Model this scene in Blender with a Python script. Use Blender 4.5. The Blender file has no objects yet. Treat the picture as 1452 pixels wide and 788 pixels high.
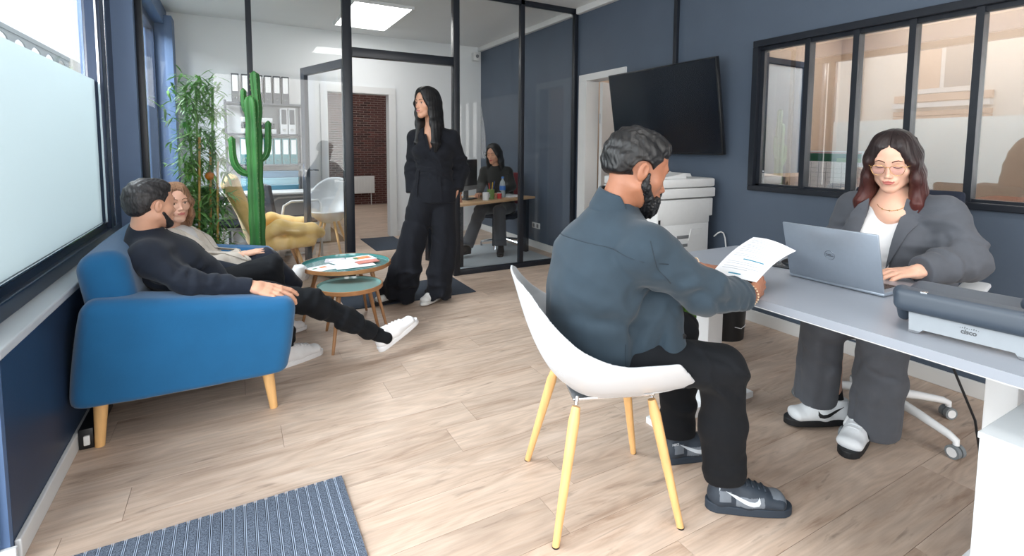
import bpy, bmesh, math, random
import numpy as np
from mathutils import Vector, Matrix
random.seed(7); RNG = np.random.RandomState(5)
SC = bpy.context.scene
# ---------------------------------------------------------------- camera (calibrated from the room's vanishing points)
cd = bpy.data.cameras.new('camera'); cam = bpy.data.objects.new('camera', cd); SC.collection.objects.link(cam)
cd.sensor_fit = 'HORIZONTAL'; cd.sensor_width = 36.; cd.lens = 36.*722./1452.
cd.shift_x = -24./1452.; cd.shift_y = -126.9/1452.; cd.clip_start = .02; cd.clip_end = 200
YAW, PITCH, ROLL = .524586, .0804244, -.00875854
fw = Vector((math.sin(YAW)*math.cos(PITCH), math.cos(YAW)*math.cos(PITCH), -math.sin(PITCH)))
rt = Vector((math.cos(YAW), -math.sin(YAW), 0)); dn = fw.cross(rt)
r2 = rt*math.cos(ROLL)+dn*math.sin(ROLL); d2 = dn*math.cos(ROLL)-rt*math.sin(ROLL)
cam.matrix_world = Matrix(((r2.x, -d2.x, -fw.x, 0), (r2.y, -d2.y, -fw.y, 0), (r2.z, -d2.z, -fw.z, 1.24), (0, 0, 0, 1)))
SC.camera = cam
# ---------------------------------------------------------------- sky and light
W = bpy.data.worlds.new('sky'); SC.world = W; W.use_nodes = True
bg = W.node_tree.nodes['Background']; bg.inputs[0].default_value = (.86, .93, 1., 1); bg.inputs[1].default_value = 1.5
def area(name, loc, target, sx, sy, power, col=(1, 1, 1)):
    l = bpy.data.lights.new(name, 'AREA'); l.shape = 'RECTANGLE'; l.size = sx; l.size_y = sy; l.energy = power; l.color = col
    o = bpy.data.objects.new(name, l); SC.collection.objects.link(o); o.location = loc
    o.rotation_euler = (Vector(target)-Vector(loc)).to_track_quat('-Z', 'Y').to_euler(); return o
area('daylight_entrance', (-1.5, .3, 1.45), (1.6, 1.4, .9), 2.6, 2.2, 105, (.95, .98, 1.))
area('daylight_front_glazing', (1.3, -2.6, 1.5), (1.4, 2.5, 1.0), 3.2, 2.2, 100, (1., .98, .95))  # added fill lamp inside the room behind the camera; the wall there is solid
area('daylight_left_window', (-1.9, 3.1, 3.3), (.6, 3.2, .7), 2.4, 1.2, 240, (.9, .96, 1.))
area('daylight_back_window', (-1.9, 5.9, 3.3), (.7, 5.9, .8), 1.7, 1.2, 200, (.9, .96, 1.))
vs_ = SC.view_settings; vs_.view_transform = 'Standard'; vs_.look = 'None'; vs_.exposure = 0.35; vs_.gamma = 1; vs_.use_curve_mapping = False
SC.cycles.max_bounces = 8; SC.cycles.transparent_max_bounces = 16; SC.cycles.sample_clamp_indirect = 6; SC.cycles.caustics_refractive = False
SC.cycles.caustics_reflective = False
# ---------------------------------------------------------------- helpers
def lin(c):
    return tuple((v/12.92 if v <= .04045 else ((v+.055)/1.055)**2.4) for v in c)
def rgb(r, g, b):
    return lin((r/255., g/255., b/255.)) + (1.,)
def V(*a):
    return np.array(a, dtype=np.float64)

_mats = {}
def mat(name, col, rough=.5, metal=0., var=0., vscale=30., bump=0., bscale=60., stretch=(1, 1, 1), spec=.5,
        sheen=0., trans=0., emit=None, estr=0., coat=0., var2=None, sub=0.):
    """principled material with procedural colour variation and bump in object space"""
    if name in _mats: return _mats[name]
    m = bpy.data.materials.new(name); m.use_nodes = True
    nt = m.node_tree; b = nt.nodes['Principled BSDF']
    b.inputs['Roughness'].default_value = rough; b.inputs['Metallic'].default_value = metal
    b.inputs['Specular IOR Level'].default_value = spec
    b.inputs['Sheen Weight'].default_value = sheen; b.inputs['Coat Weight'].default_value = coat
    b.inputs['Transmission Weight'].default_value = trans
    if sub:
        b.inputs['Subsurface Weight'].default_value = sub; b.inputs['Subsurface Radius'].default_value = (1, .35, .2); b.inputs['Subsurface Scale'].default_value = .006
    tc = nt.nodes.new('ShaderNodeTexCoord'); mp = nt.nodes.new('ShaderNodeMapping')
    mp.inputs['Scale'].default_value = stretch; nt.links.new(tc.outputs['Object'], mp.inputs['Vector'])
    n = nt.nodes.new('ShaderNodeTexNoise'); n.inputs['Scale'].default_value = vscale; n.inputs['Detail'].default_value = 4
    nt.links.new(mp.outputs[0], n.inputs['Vector'])
    mx = nt.nodes.new('ShaderNodeMix'); mx.data_type = 'RGBA'
    c2 = var2 if var2 else tuple(max(0., v*(1-var)) for v in col[:3]) + (1,)
    c1 = tuple(min(1., v*(1+var*.6)) for v in col[:3]) + (1,)
    mx.inputs['A'].default_value = c2; mx.inputs['B'].default_value = c1 if not var2 else col
    mr = nt.nodes.new('ShaderNodeMapRange'); mr.inputs[1].default_value = .3; mr.inputs[2].default_value = .7
    nt.links.new(n.outputs['Fac'], mr.inputs[0]); nt.links.new(mr.outputs[0], mx.inputs['Factor'])
    nt.links.new(mx.outputs['Result'], b.inputs['Base Color'])
    if bump:
        n2 = nt.nodes.new('ShaderNodeTexNoise'); n2.inputs['Scale'].default_value = bscale; n2.inputs['Detail'].default_value = 3
        nt.links.new(mp.outputs[0], n2.inputs['Vector'])
        bp = nt.nodes.new('ShaderNodeBump'); bp.inputs['Strength'].default_value = bump; bp.inputs['Distance'].default_value = .002
        nt.links.new(n2.outputs['Fac'], bp.inputs['Height']); nt.links.new(bp.outputs[0], b.inputs['Normal'])
    if emit:
        b.inputs['Emission Color'].default_value = emit; b.inputs['Emission Strength'].default_value = estr
    _mats[name] = m
    return m

COL = bpy.context.scene.collection
def link(name, me, m=None, parent=None, smooth=False):
    o = bpy.data.objects.new(name, me); COL.objects.link(o)
    if m is not None:
        for mm in (m if isinstance(m, (list, tuple)) else [m]): me.materials.append(mm)
    if parent is not None: o.parent = parent
    if smooth:
        me.polygons.foreach_set('use_smooth', [True]*len(me.polygons))
    return o
def pydata(name, vs, fs, m=None, parent=None, smooth=False):
    me = bpy.data.meshes.new(name); me.from_pydata([tuple(float(c) for c in v) for v in vs], [], [tuple(int(i) for i in f) for f in fs]); me.update()
    return link(name, me, m, parent, smooth)
def tag(o, label=None, cat=None, group=None, kind=None):
    if label: o['label'] = label
    if cat: o['category'] = cat
    if group: o['group'] = group
    if kind: o['kind'] = kind
    return o
def empty(name, loc=(0, 0, 0), rz=0., label=None, cat=None, group=None, kind=None):
    o = bpy.data.objects.new(name, None); COL.objects.link(o); o.empty_display_size = .05
    o.location = loc; o.rotation_euler = (0, 0, rz)
    return tag(o, label, cat, group, kind)

class MB:
    """collects simple solids, builds one mesh"""
    def __init__(s): s.bm = bmesh.new()
    def box(s, x0, x1, y0, y1, z0, z1, bev=0., seg=2, M=None, taper=None):
        r = bmesh.ops.create_cube(s.bm, size=1.)
        vs = r['verts']
        for v in vs:
            tx = taper if (taper and v.co.z < 0) else 1.
            v.co = Vector(((x0+x1)/2+v.co.x*(x1-x0)*tx, (y0+y1)/2+v.co.y*(y1-y0)*tx, (z0+z1)/2+v.co.z*(z1-z0)))
        if bev:
            es = list({e for v in vs for e in v.link_edges})
            rr = bmesh.ops.bevel(s.bm, geom=es, offset=bev, segments=seg, affect='EDGES', profile=.5)
            vs = list({v for v in rr['verts']} | {v for f in rr['faces'] for v in f.verts} | {v for v in vs if v.is_valid})
        if M is not None: bmesh.ops.transform(s.bm, matrix=M, verts=vs)
        return s
    def tube(s, pts, r, n=8, cap=True):
        """tube through points, r number or list"""
        pts = [Vector(p) for p in pts]; k = len(pts); rs = r if isinstance(r, (list, tuple)) else [r]*k
        rings = []; up = None
        for i, p in enumerate(pts):
            t = (pts[min(i+1, k-1)]-pts[max(i-1, 0)]).normalized()
            if up is None:
                up = Vector((0, 0, 1)) if abs(t.z) < .9 else Vector((1, 0, 0))
            a = (up - t*up.dot(t)).normalized(); b = t.cross(a); up = a
            rings.append([s.bm.verts.new(p+(a*math.cos(2*math.pi*j/n)+b*math.sin(2*math.pi*j/n))*rs[i]) for j in range(n)])
        for i in range(k-1):
            for j in range(n):
                s.bm.faces.new((rings[i][j], rings[i][(j+1) % n], rings[i+1][(j+1) % n], rings[i+1][j]))
        if cap:
            s.bm.faces.new(list(reversed(rings[0]))); s.bm.faces.new(rings[-1])
        return s
    def lathe(s, prof, c=(0, 0, 0), n=24, M=None):
        """prof list of (r,z)"""
        rings = []; allv = []
        for r, z in prof:
            ring = [s.bm.verts.new((c[0]+r*math.cos(2*math.pi*j/n), c[1]+r*math.sin(2*math.pi*j/n), c[2]+z)) for j in range(n)] if r > 1e-6 else [s.bm.verts.new((c[0], c[1], c[2]+z))]
            rings.append(ring); allv += ring
        for i in range(len(rings)-1):
            A, B = rings[i], rings[i+1]
            for j in range(n):
                j2 = (j+1) % n
                if len(A) == 1 and len(B) == 1: continue
                if len(A) == 1: s.bm.faces.new((A[0], B[j2], B[j]))
                elif len(B) == 1: s.bm.faces.new((A[j], A[j2], B[0]))
                else: s.bm.faces.new((A[j], A[j2], B[j2], B[j]))
        if M is not None: bmesh.ops.transform(s.bm, matrix=M, verts=allv)
        return s
    def prism(s, poly, h0, h1, M=None):
        """poly in xy, extruded h0..h1 in z, then M"""
        a = [s.bm.verts.new((x, y, h0)) for x, y in poly]; b = [s.bm.verts.new((x, y, h1)) for x, y in poly]
        s.bm.faces.new(list(reversed(a))); s.bm.faces.new(b); n = len(poly)
        for i in range(n): s.bm.faces.new((a[i], a[(i+1) % n], b[(i+1) % n], b[i]))
        if M is not None: bmesh.ops.transform(s.bm, matrix=M, verts=a+b)
        return s
    def build(s, name, m=None, parent=None, smooth=False, sharp=None):
        bmesh.ops.recalc_face_normals(s.bm, faces=s.bm.faces)
        me = bpy.data.meshes.new(name); s.bm.to_mesh(me); s.bm.free()
        o = link(name, me, m, parent, smooth)
        if smooth and sharp is not None: me.set_sharp_from_angle(angle=math.radians(sharp))
        return o
def box(name, x0, x1, y0, y1, z0, z1, m, parent=None, bev=0., seg=2, M=None):
    return MB().box(x0, x1, y0, y1, z0, z1, bev, seg, M).build(name, m, parent, smooth=bev > 0, sharp=40 if bev > 0 else None)

# ---------------------------------------------------------------- implicit surfaces
def smin(a, b, k):
    if k <= 0: return np.minimum(a, b)
    h = np.maximum(k-np.abs(a-b), 0)/k
    return np.minimum(a, b)-h*h*k*.25
def smax(a, b, k): return -smin(-a, -b, k)
def nrm(v):
    v = np.asarray(v, float); return v/np.linalg.norm(v)
class SD:
    """implicit solid made of blended tapered limbs and ellipsoids"""
    def __init__(s): s.ops = []; s.w = []; s.cuts = []; s.post = []; s.lo = V(9, 9, 9); s.hi = V(-9, -9, -9)
    def _b(s, p, r):
        s.lo = np.minimum(s.lo, np.asarray(p)-r); s.hi = np.maximum(s.hi, np.asarray(p)+r)
    def cone(s, a, b, r1, r2, k=.02, sub=False):
        a = np.asarray(a, float); b = np.asarray(b, float); ba = b-a; L = max(ba@ba, 1e-12)
        def f(p):
            pa = p-a; h = np.clip(pa@ba/L, 0, 1)
            return np.linalg.norm(pa-h[:, None]*ba, axis=1)-(r1+(r2-r1)*h)
        s.ops.append((f, k, sub))
        if not sub: s._b(a, r1+k*.3); s._b(b, r2+k*.3)
        return s
    def chain(s, pts, rs, k=.02):
        for i in range(len(pts)-1): s.cone(pts[i], pts[i+1], rs[i], rs[i+1], k)
        return s
    def ell(s, c, r, R=None, k=.02, sub=False):
        c = np.asarray(c, float); r = np.asarray(r, float)
        def f(p):
            q = p-c
            if R is not None: q = q@R       # R columns = local axes
            q0 = q/r; k0 = np.linalg.norm(q0, axis=1); k1 = np.linalg.norm(q0/r, axis=1)+1e-9
            return k0*(k0-1)/k1
        s.ops.append((f, k, sub))
        if not sub: s._b(c, max(r)+k*.3)
        return s
    def ec(s, a, b, ra, rb, side, k=.03, sub=False, flat=(0, 0)):
        """tapered limb with an elliptical section: ra, rb = (radius along side, radius across); flat = cut-off ends"""
        a = np.asarray(a, float); b = np.asarray(b, float); ba = b-a; L = max(ba@ba, 1e-12); LL = math.sqrt(L)
        ax = nrm(ba); sd = nrm(np.asarray(side, float)-ax*(np.asarray(side, float)@ax)); td = np.cross(ax, sd)
        def f(p):
            pa = p-a; t = pa@ax; h = np.clip(t/LL, 0, 1); q = pa-h[:, None]*ba
            ru = ra[0]+(rb[0]-ra[0])*h; rv = ra[1]+(rb[1]-ra[1])*h; rw = np.minimum(ru, rv)
            w = q@ax
            if flat[1]: w = np.where(w > 0, 0, w)
            if flat[0]: w = np.where(w < 0, 0, w)
            u = (q@sd)/ru; v = (q@td)/rv; w = w/rw
            k0 = np.sqrt(u*u+v*v+w*w); k1 = np.sqrt((u/ru)**2+(v/rv)**2+(w/rw)**2)+1e-9
            d = np.where(k0 < .3, (k0-1)*rw, k0*(k0-1)/k1)
            if flat[1]: d = smax(d, t-LL, .006)
            if flat[0]: d = smax(d, -t, .006)
            return d
        s.ops.append((f, k, sub))
        if not sub: s._b(a, max(ra)+k*.3); s._b(b, max(rb)+k*.3)
        return s
    def loft(s, pts, rs, side, k=.03, flat=(0, 0)):
        n = len(pts)-1
        for i in range(n): s.ec(pts[i], pts[i+1], rs[i], rs[i+1], side[i] if isinstance(side, list) else side, k, flat=(flat[0] if i == 0 else 0, flat[1] if i == n-1 else 0))
        return s
    def rbox(s, c, half, r=.01, R=None, k=0., sub=False):
        c = np.asarray(c, float); half = np.asarray(half, float)
        def f(p):
            q = p-c
            if R is not None: q = q@R
            q = np.abs(q)-(half-r)
            return np.linalg.norm(np.maximum(q, 0), axis=1)+np.minimum(q.max(axis=1), 0)-r
        s.ops.append((f, k, sub))
        if not sub: s._b(c, np.linalg.norm(half))
        return s
    def cut(s, pt, n, k=.0):
        """remove everything on the side the normal points to"""
        pt = np.asarray(pt, float); n = nrm(n); s.cuts.append((lambda p: (p-pt)@n, k)); return s
    def cutf(s, f, k=0.): s.cuts.append((f, k)); return s
    def wr(s, c, axis, amp, wl, rad, warp=.6, ph=0., n=None):
        """irregular soft folds running across axis around c: each a short curved ridge with its own size"""
        R_ = np.random.RandomState(int(abs(float(np.sum(np.asarray(c)*977.1)))*10+ph*100) % 100000)
        c = np.asarray(c, float); axis = nrm(axis); o = nrm(np.cross(axis, [.31, .52, .79])); o2 = np.cross(axis, o)
        n = n or int(max(4, min(9, rad*2.2/wl*2))); L = []
        for i in range(n):
            q = c+axis*(i/(n-1)-.5)*2*rad*.8+o*R_.randn()*rad*.45+o2*R_.randn()*rad*.45
            d = nrm(np.cross(axis+R_.randn(3)*.35, R_.randn(3))); x = nrm(axis-d*(axis@d)); y = np.cross(d, x)
            L.append((q, d, x, y, wl*(.22+.22*R_.rand()), rad*(.5+.5*R_.rand()), amp*(.6+.8*R_.rand())*(1 if i % 3 else -.8), R_.randn()*2.5))
        def f(p):
            out = np.zeros(len(p)); near = ((p-c)**2).sum(axis=1) < (2.2*rad)**2
            if not near.any(): return out
            P = p[near]; t = np.zeros(len(P))
            for q, d, x, y, w, ln, a, cv in L:
                r = P-q; u = r@d; v = r@x+cv*u*u; z = r@y
                t -= a*1.5*np.exp(-(v/w)**2-(u/ln)**2-(z/rad)**2)
            out[near] = t; return out
        s.w.append(f); return s
    def fold(s, pts, w, amp):
        """one long cloth fold (amp > 0 raised, < 0 creased) along a polyline"""
        P = [np.asarray(q, float) for q in pts]
        lo = np.min(P, 0)-3*w; hi = np.max(P, 0)+3*w
        def f(p):
            out = np.zeros(len(p)); near = ((p > lo) & (p < hi)).all(1)
            if not near.any(): return out
            Q = p[near]; d = np.full(len(Q), 9.); T = np.zeros(len(Q)); n = len(P)-1
            for i in range(n):
                ba = P[i+1]-P[i]; L = ba@ba; h = np.clip((Q-P[i])@ba/L, 0, 1); e = np.linalg.norm(Q-P[i]-h[:, None]*ba, axis=1)
                T = np.where(e < d, (i+h)/n, T); d = np.minimum(d, e)
            out[near] = -amp*np.exp(-(d/w)**2)*np.clip(np.minimum(T, 1-T)*5+.15, 0, 1); return out
        s.w.append(f); return s
    def clone(s):
        c = SD(); c.ops = list(s.ops); c.w = list(s.w); c.cuts = list(s.cuts); c.lo = s.lo.copy(); c.hi = s.hi.copy(); return c
    def disp(s, f): s.w.append(f); return s
    def __call__(s, p):
        d = None
        for f, k, sub in s.ops:
            v = f(p)
            if d is None: d = v
            elif sub: d = smax(d, -v, k)
            else: d = smin(d, v, k)
        for f in s.w: d = d+f(p)
        for f, k in s.cuts: d = smax(d, f(p), k)
        return d

_CE = [(0, 1), (2, 3), (4, 5), (6, 7), (0, 2), (1, 3), (4, 6), (5, 7), (0, 4), (1, 5), (2, 6), (3, 7)]
def nets(f, h, lo=None, hi=None, pad=.012, name=''):
    """surface nets on a sparse grid; returns verts, quads"""
    lo = np.asarray(f.lo if lo is None else lo, float)-pad; hi = np.asarray(f.hi if hi is None else hi, float)+pad
    B = 6; n = (np.ceil((hi-lo)/(h*B)).astype(int)+1)
    cg = [lo[i]+(np.arange(n[i])+.5)*h*B for i in range(3)]
    X, Y, Z = np.meshgrid(*cg, indexing='ij'); P = np.stack([X.ravel(), Y.ravel(), Z.ravel()], 1)
    d = f(P).reshape(n); act = np.abs(d) < h*B*1.35+.004
    N = n*B+1
    D = np.full(N, 1., np.float32)
    D[:-1, :-1, :-1] = np.repeat(np.repeat(np.repeat(np.where(d < 0, -1., 1.), B, 0), B, 1), B, 2)
    idx = np.argwhere(act)
    if len(idx) == 0: return np.zeros((0, 3)), np.zeros((0, 4), int)
    off = np.stack(np.meshgrid(*[np.arange(B+1)]*3, indexing='ij'), -1).reshape(-1, 3)
    mask = np.zeros(N, bool)
    for s0 in range(0, len(idx), 20000):
        g = (idx[s0:s0+20000, None, :]*B+off[None]).reshape(-1, 3); mask[g[:, 0], g[:, 1], g[:, 2]] = True
    G = np.argwhere(mask)
    vals = np.empty(len(G), np.float32)
    for s0 in range(0, len(G), 120000):
        vals[s0:s0+120000] = f(lo+G[s0:s0+120000]*h)
    D[mask] = vals
    neg = D < 0
    c = [neg[(i & 1):N[0]-1+(i & 1), ((i >> 1) & 1):N[1]-1+((i >> 1) & 1), ((i >> 2) & 1):N[2]-1+((i >> 2) & 1)] for i in range(8)]
    cnt = sum(a.astype(np.int8) for a in c); cell = (cnt > 0) & (cnt < 8)
    ci = np.argwhere(cell); vid = np.full(cell.shape, -1, np.int32); vid[cell] = np.arange(len(ci))
    corner = np.array([[(i & 1), (i >> 1) & 1, (i >> 2) & 1] for i in range(8)])
    dv = np.stack([D[ci[:, 0]+k[0], ci[:, 1]+k[1], ci[:, 2]+k[2]] for k in corner], 1)
    acc = np.zeros((len(ci), 3)); m = np.zeros(len(ci))
    for a, b in _CE:
        da, db = dv[:, a], dv[:, b]; x = (da < 0) != (db < 0); t = np.where(x, da/np.where(x, da-db, 1), 0)
        acc += (corner[a]+(corner[b]-corner[a])*t[:, None])*x[:, None]; m += x
    vs = lo+(ci+acc/m[:, None])*h
    quads = []
    for ax in range(3):
        sl0 = [slice(None)]*3; sl1 = [slice(None)]*3; sl0[ax] = slice(0, -1); sl1[ax] = slice(1, None)
        a = neg[tuple(sl0)]; b = neg[tuple(sl1)]; e = np.argwhere(a != b)
        u, w = (ax+1) % 3, (ax+2) % 3
        ok = (e[:, u] > 0) & (e[:, w] > 0) & (e[:, u] < N[u]-1) & (e[:, w] < N[w]-1); e = e[ok]
        if len(e) == 0: continue
        flip = a[e[:, 0], e[:, 1], e[:, 2]]
        def vv(du, dw):
            q = e.copy(); q[:, u] -= du; q[:, w] -= dw; return vid[q[:, 0], q[:, 1], q[:, 2]]
        q = np.stack([vv(1, 1), vv(0, 1), vv(0, 0), vv(1, 0)], 1)
        q[~flip] = q[~flip][:, ::-1]; quads.append(q)
    q = np.concatenate(quads); q = q[(q >= 0).all(1)]
    return vs, q
def mesh_np(name, vs, qs, m=None, parent=None, matidx=None):
    me = bpy.data.meshes.new(name); nv, nq = len(vs), len(qs)
    me.vertices.add(nv); me.vertices.foreach_set('co', np.ascontiguousarray(vs, np.float32).ravel())
    me.loops.add(nq*4); me.loops.foreach_set('vertex_index', np.ascontiguousarray(qs, np.int32).ravel())
    me.polygons.add(nq); me.polygons.foreach_set('loop_start', np.arange(nq, dtype=np.int32)*4)
    me.polygons.foreach_set('use_smooth', np.ones(nq, bool))
    o = link(name, me, m, parent)
    if matidx is not None: me.polygons.foreach_set('material_index', matidx.astype(np.int32))
    me.update(calc_edges=True); return o
def sdobj(name, f, h, m=None, parent=None, lo=None, hi=None, pick=None, T=None):
    vs, qs = nets(f, h, lo, hi)
    mi = pick(vs[qs].mean(1)) if pick is not None else None
    if T is not None: vs = T(vs)
    return mesh_np(name, vs, qs, m, parent, mi)
def multi(name, parts, m, parent=None):
    """several pieces of one continuous skin: parts = (vs, qs, matidx)"""
    VS, QS, MI = [], [], []; o = 0
    for vs, qs, mi in parts:
        VS.append(vs); QS.append(qs+o); MI.append(np.zeros(len(qs), int) if mi is None else mi); o += len(vs)
    return mesh_np(name, np.concatenate(VS), np.concatenate(QS), m, parent, np.concatenate(MI))
def frame(fwd, up=(0, 0, 1)):
    """3x3, columns = right, forward, up"""
    f = nrm(fwd); r = nrm(np.cross(f, up)); u = np.cross(r, f)
    return np.stack([r, f, u], 1)
def rotm(axis, ang):
    return np.array(Matrix.Rotation(ang, 3, Vector([float(v) for v in axis])))
# ---------------------------------------------------------------- shared materials
M_wall = mat('slate_paint', rgb(78, 90, 106), .55, var=.05, vscale=4, bump=.15, bscale=250)
M_navy = mat('navy_paint', rgb(38, 56, 82), .42, var=.06, vscale=4, bump=.15, bscale=200)
M_bluecol = mat('blue_paint', rgb(88, 112, 148), .5, var=.05, vscale=4)
M_white = mat('white_paint', rgb(218, 219, 219), .45, var=.02, vscale=5)
M_backwhite = mat('white_wall_paint', rgb(226, 229, 231), .7, var=.02, vscale=3)
M_ceil = mat('ceiling_paint', rgb(226, 228, 228), .8, var=.02, vscale=3)
M_frame = mat('black_aluminium', rgb(24, 29, 38), .4, metal=.1)
M_steelblue = mat('dark_blue_aluminium', rgb(26, 42, 66), .3, metal=.3)
M_pillar = mat('pillar_blue_grey', rgb(112, 136, 172), .5, var=.04, vscale=4)
M_sill = mat('pale_sill', rgb(200, 206, 212), .45, var=.03, vscale=6)
M_beige = mat('beige_paint', rgb(206, 184, 164), .7, var=.03, vscale=3)
M_led = mat('led_diffuser', rgb(255, 255, 255), .5, emit=(1, .985, .96, 1), estr=8.)
M_chrome = mat('chrome', rgb(215, 218, 222), .18, metal=1.)
M_alu = mat('brushed_aluminium', rgb(176, 182, 188), .32, metal=.85, var=.05, vscale=60, stretch=(1, 30, 1))
M_blackp = mat('black_plastic', rgb(18, 19, 22), .4)
M_oak = mat('light_beech', rgb(226, 178, 118), .42, var=.14, vscale=14, stretch=(3, 3, .35), bump=.05)
M_walnut = mat('warm_walnut', rgb(168, 122, 82), .42, var=.2, vscale=14, stretch=(3, 3, .4))
M_paper = mat('paper_white', rgb(240, 241, 244), .6)
M_shell = mat('white_polypropylene', rgb(204, 207, 211), .4)

def glass_mat(name, tint=(.985, .992, .992), boost=1., lo=.0):
    m = bpy.data.materials.new(name); m.use_nodes = True; nt = m.node_tree; nt.nodes.clear()
    out = nt.nodes.new('ShaderNodeOutputMaterial'); tr = nt.nodes.new('ShaderNodeBsdfTransparent'); gl = nt.nodes.new('ShaderNodeBsdfGlossy')
    tr.inputs[0].default_value = (*tint, 1); gl.inputs['Roughness'].default_value = .0
    fr = nt.nodes.new('ShaderNodeFresnel'); fr.inputs[0].default_value = 1.5
    mu = nt.nodes.new('ShaderNodeMath'); mu.operation = 'MULTIPLY_ADD'; mu.inputs[1].default_value = boost; mu.inputs[2].default_value = lo; mu.use_clamp = True
    mx = nt.nodes.new('ShaderNodeMixShader'); geo = nt.nodes.new('ShaderNodeNewGeometry')
    # both faces of a pane see the outside index of refraction
    fr2 = nt.nodes.new('ShaderNodeMix'); fr2.data_type = 'FLOAT'; fr2.inputs['A'].default_value = 1.5; fr2.inputs['B'].default_value = 1/1.5
    nt.links.new(geo.outputs['Backfacing'], fr2.inputs['Factor']); nt.links.new(fr2.outputs[0], fr.inputs[0])
    nt.links.new(fr.outputs[0], mu.inputs[0]); nt.links.new(mu.outputs[0], mx.inputs[0]); nt.links.new(tr.outputs[0], mx.inputs[1]); nt.links.new(gl.outputs[0], mx.inputs[2])
    nt.links.new(mx.outputs[0], out.inputs[0]); return m
M_glass = glass_mat('clear_glass', boost=.65)
M_glass2 = glass_mat('street_reflecting_glass', boost=3.4, lo=.22)
def film_mat():
    m = bpy.data.materials.new('frosted_film'); m.use_nodes = True; nt = m.node_tree; nt.nodes.clear()
    out = nt.nodes.new('ShaderNodeOutputMaterial'); t = nt.nodes.new('ShaderNodeBsdfTranslucent'); d = nt.nodes.new('ShaderNodeBsdfDiffuse')
    t.inputs[0].default_value = (.60, .655, .67, 1); d.inputs[0].default_value = (.55, .60, .61, 1)
    mx = nt.nodes.new('ShaderNodeMixShader'); mx.inputs[0].default_value = .35; nt.links.new(t.outputs[0], mx.inputs[1]); nt.links.new(d.outputs[0], mx.inputs[2]); nt.links.new(mx.outputs[0], out.inputs[0]); return m
M_film = film_mat()

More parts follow.
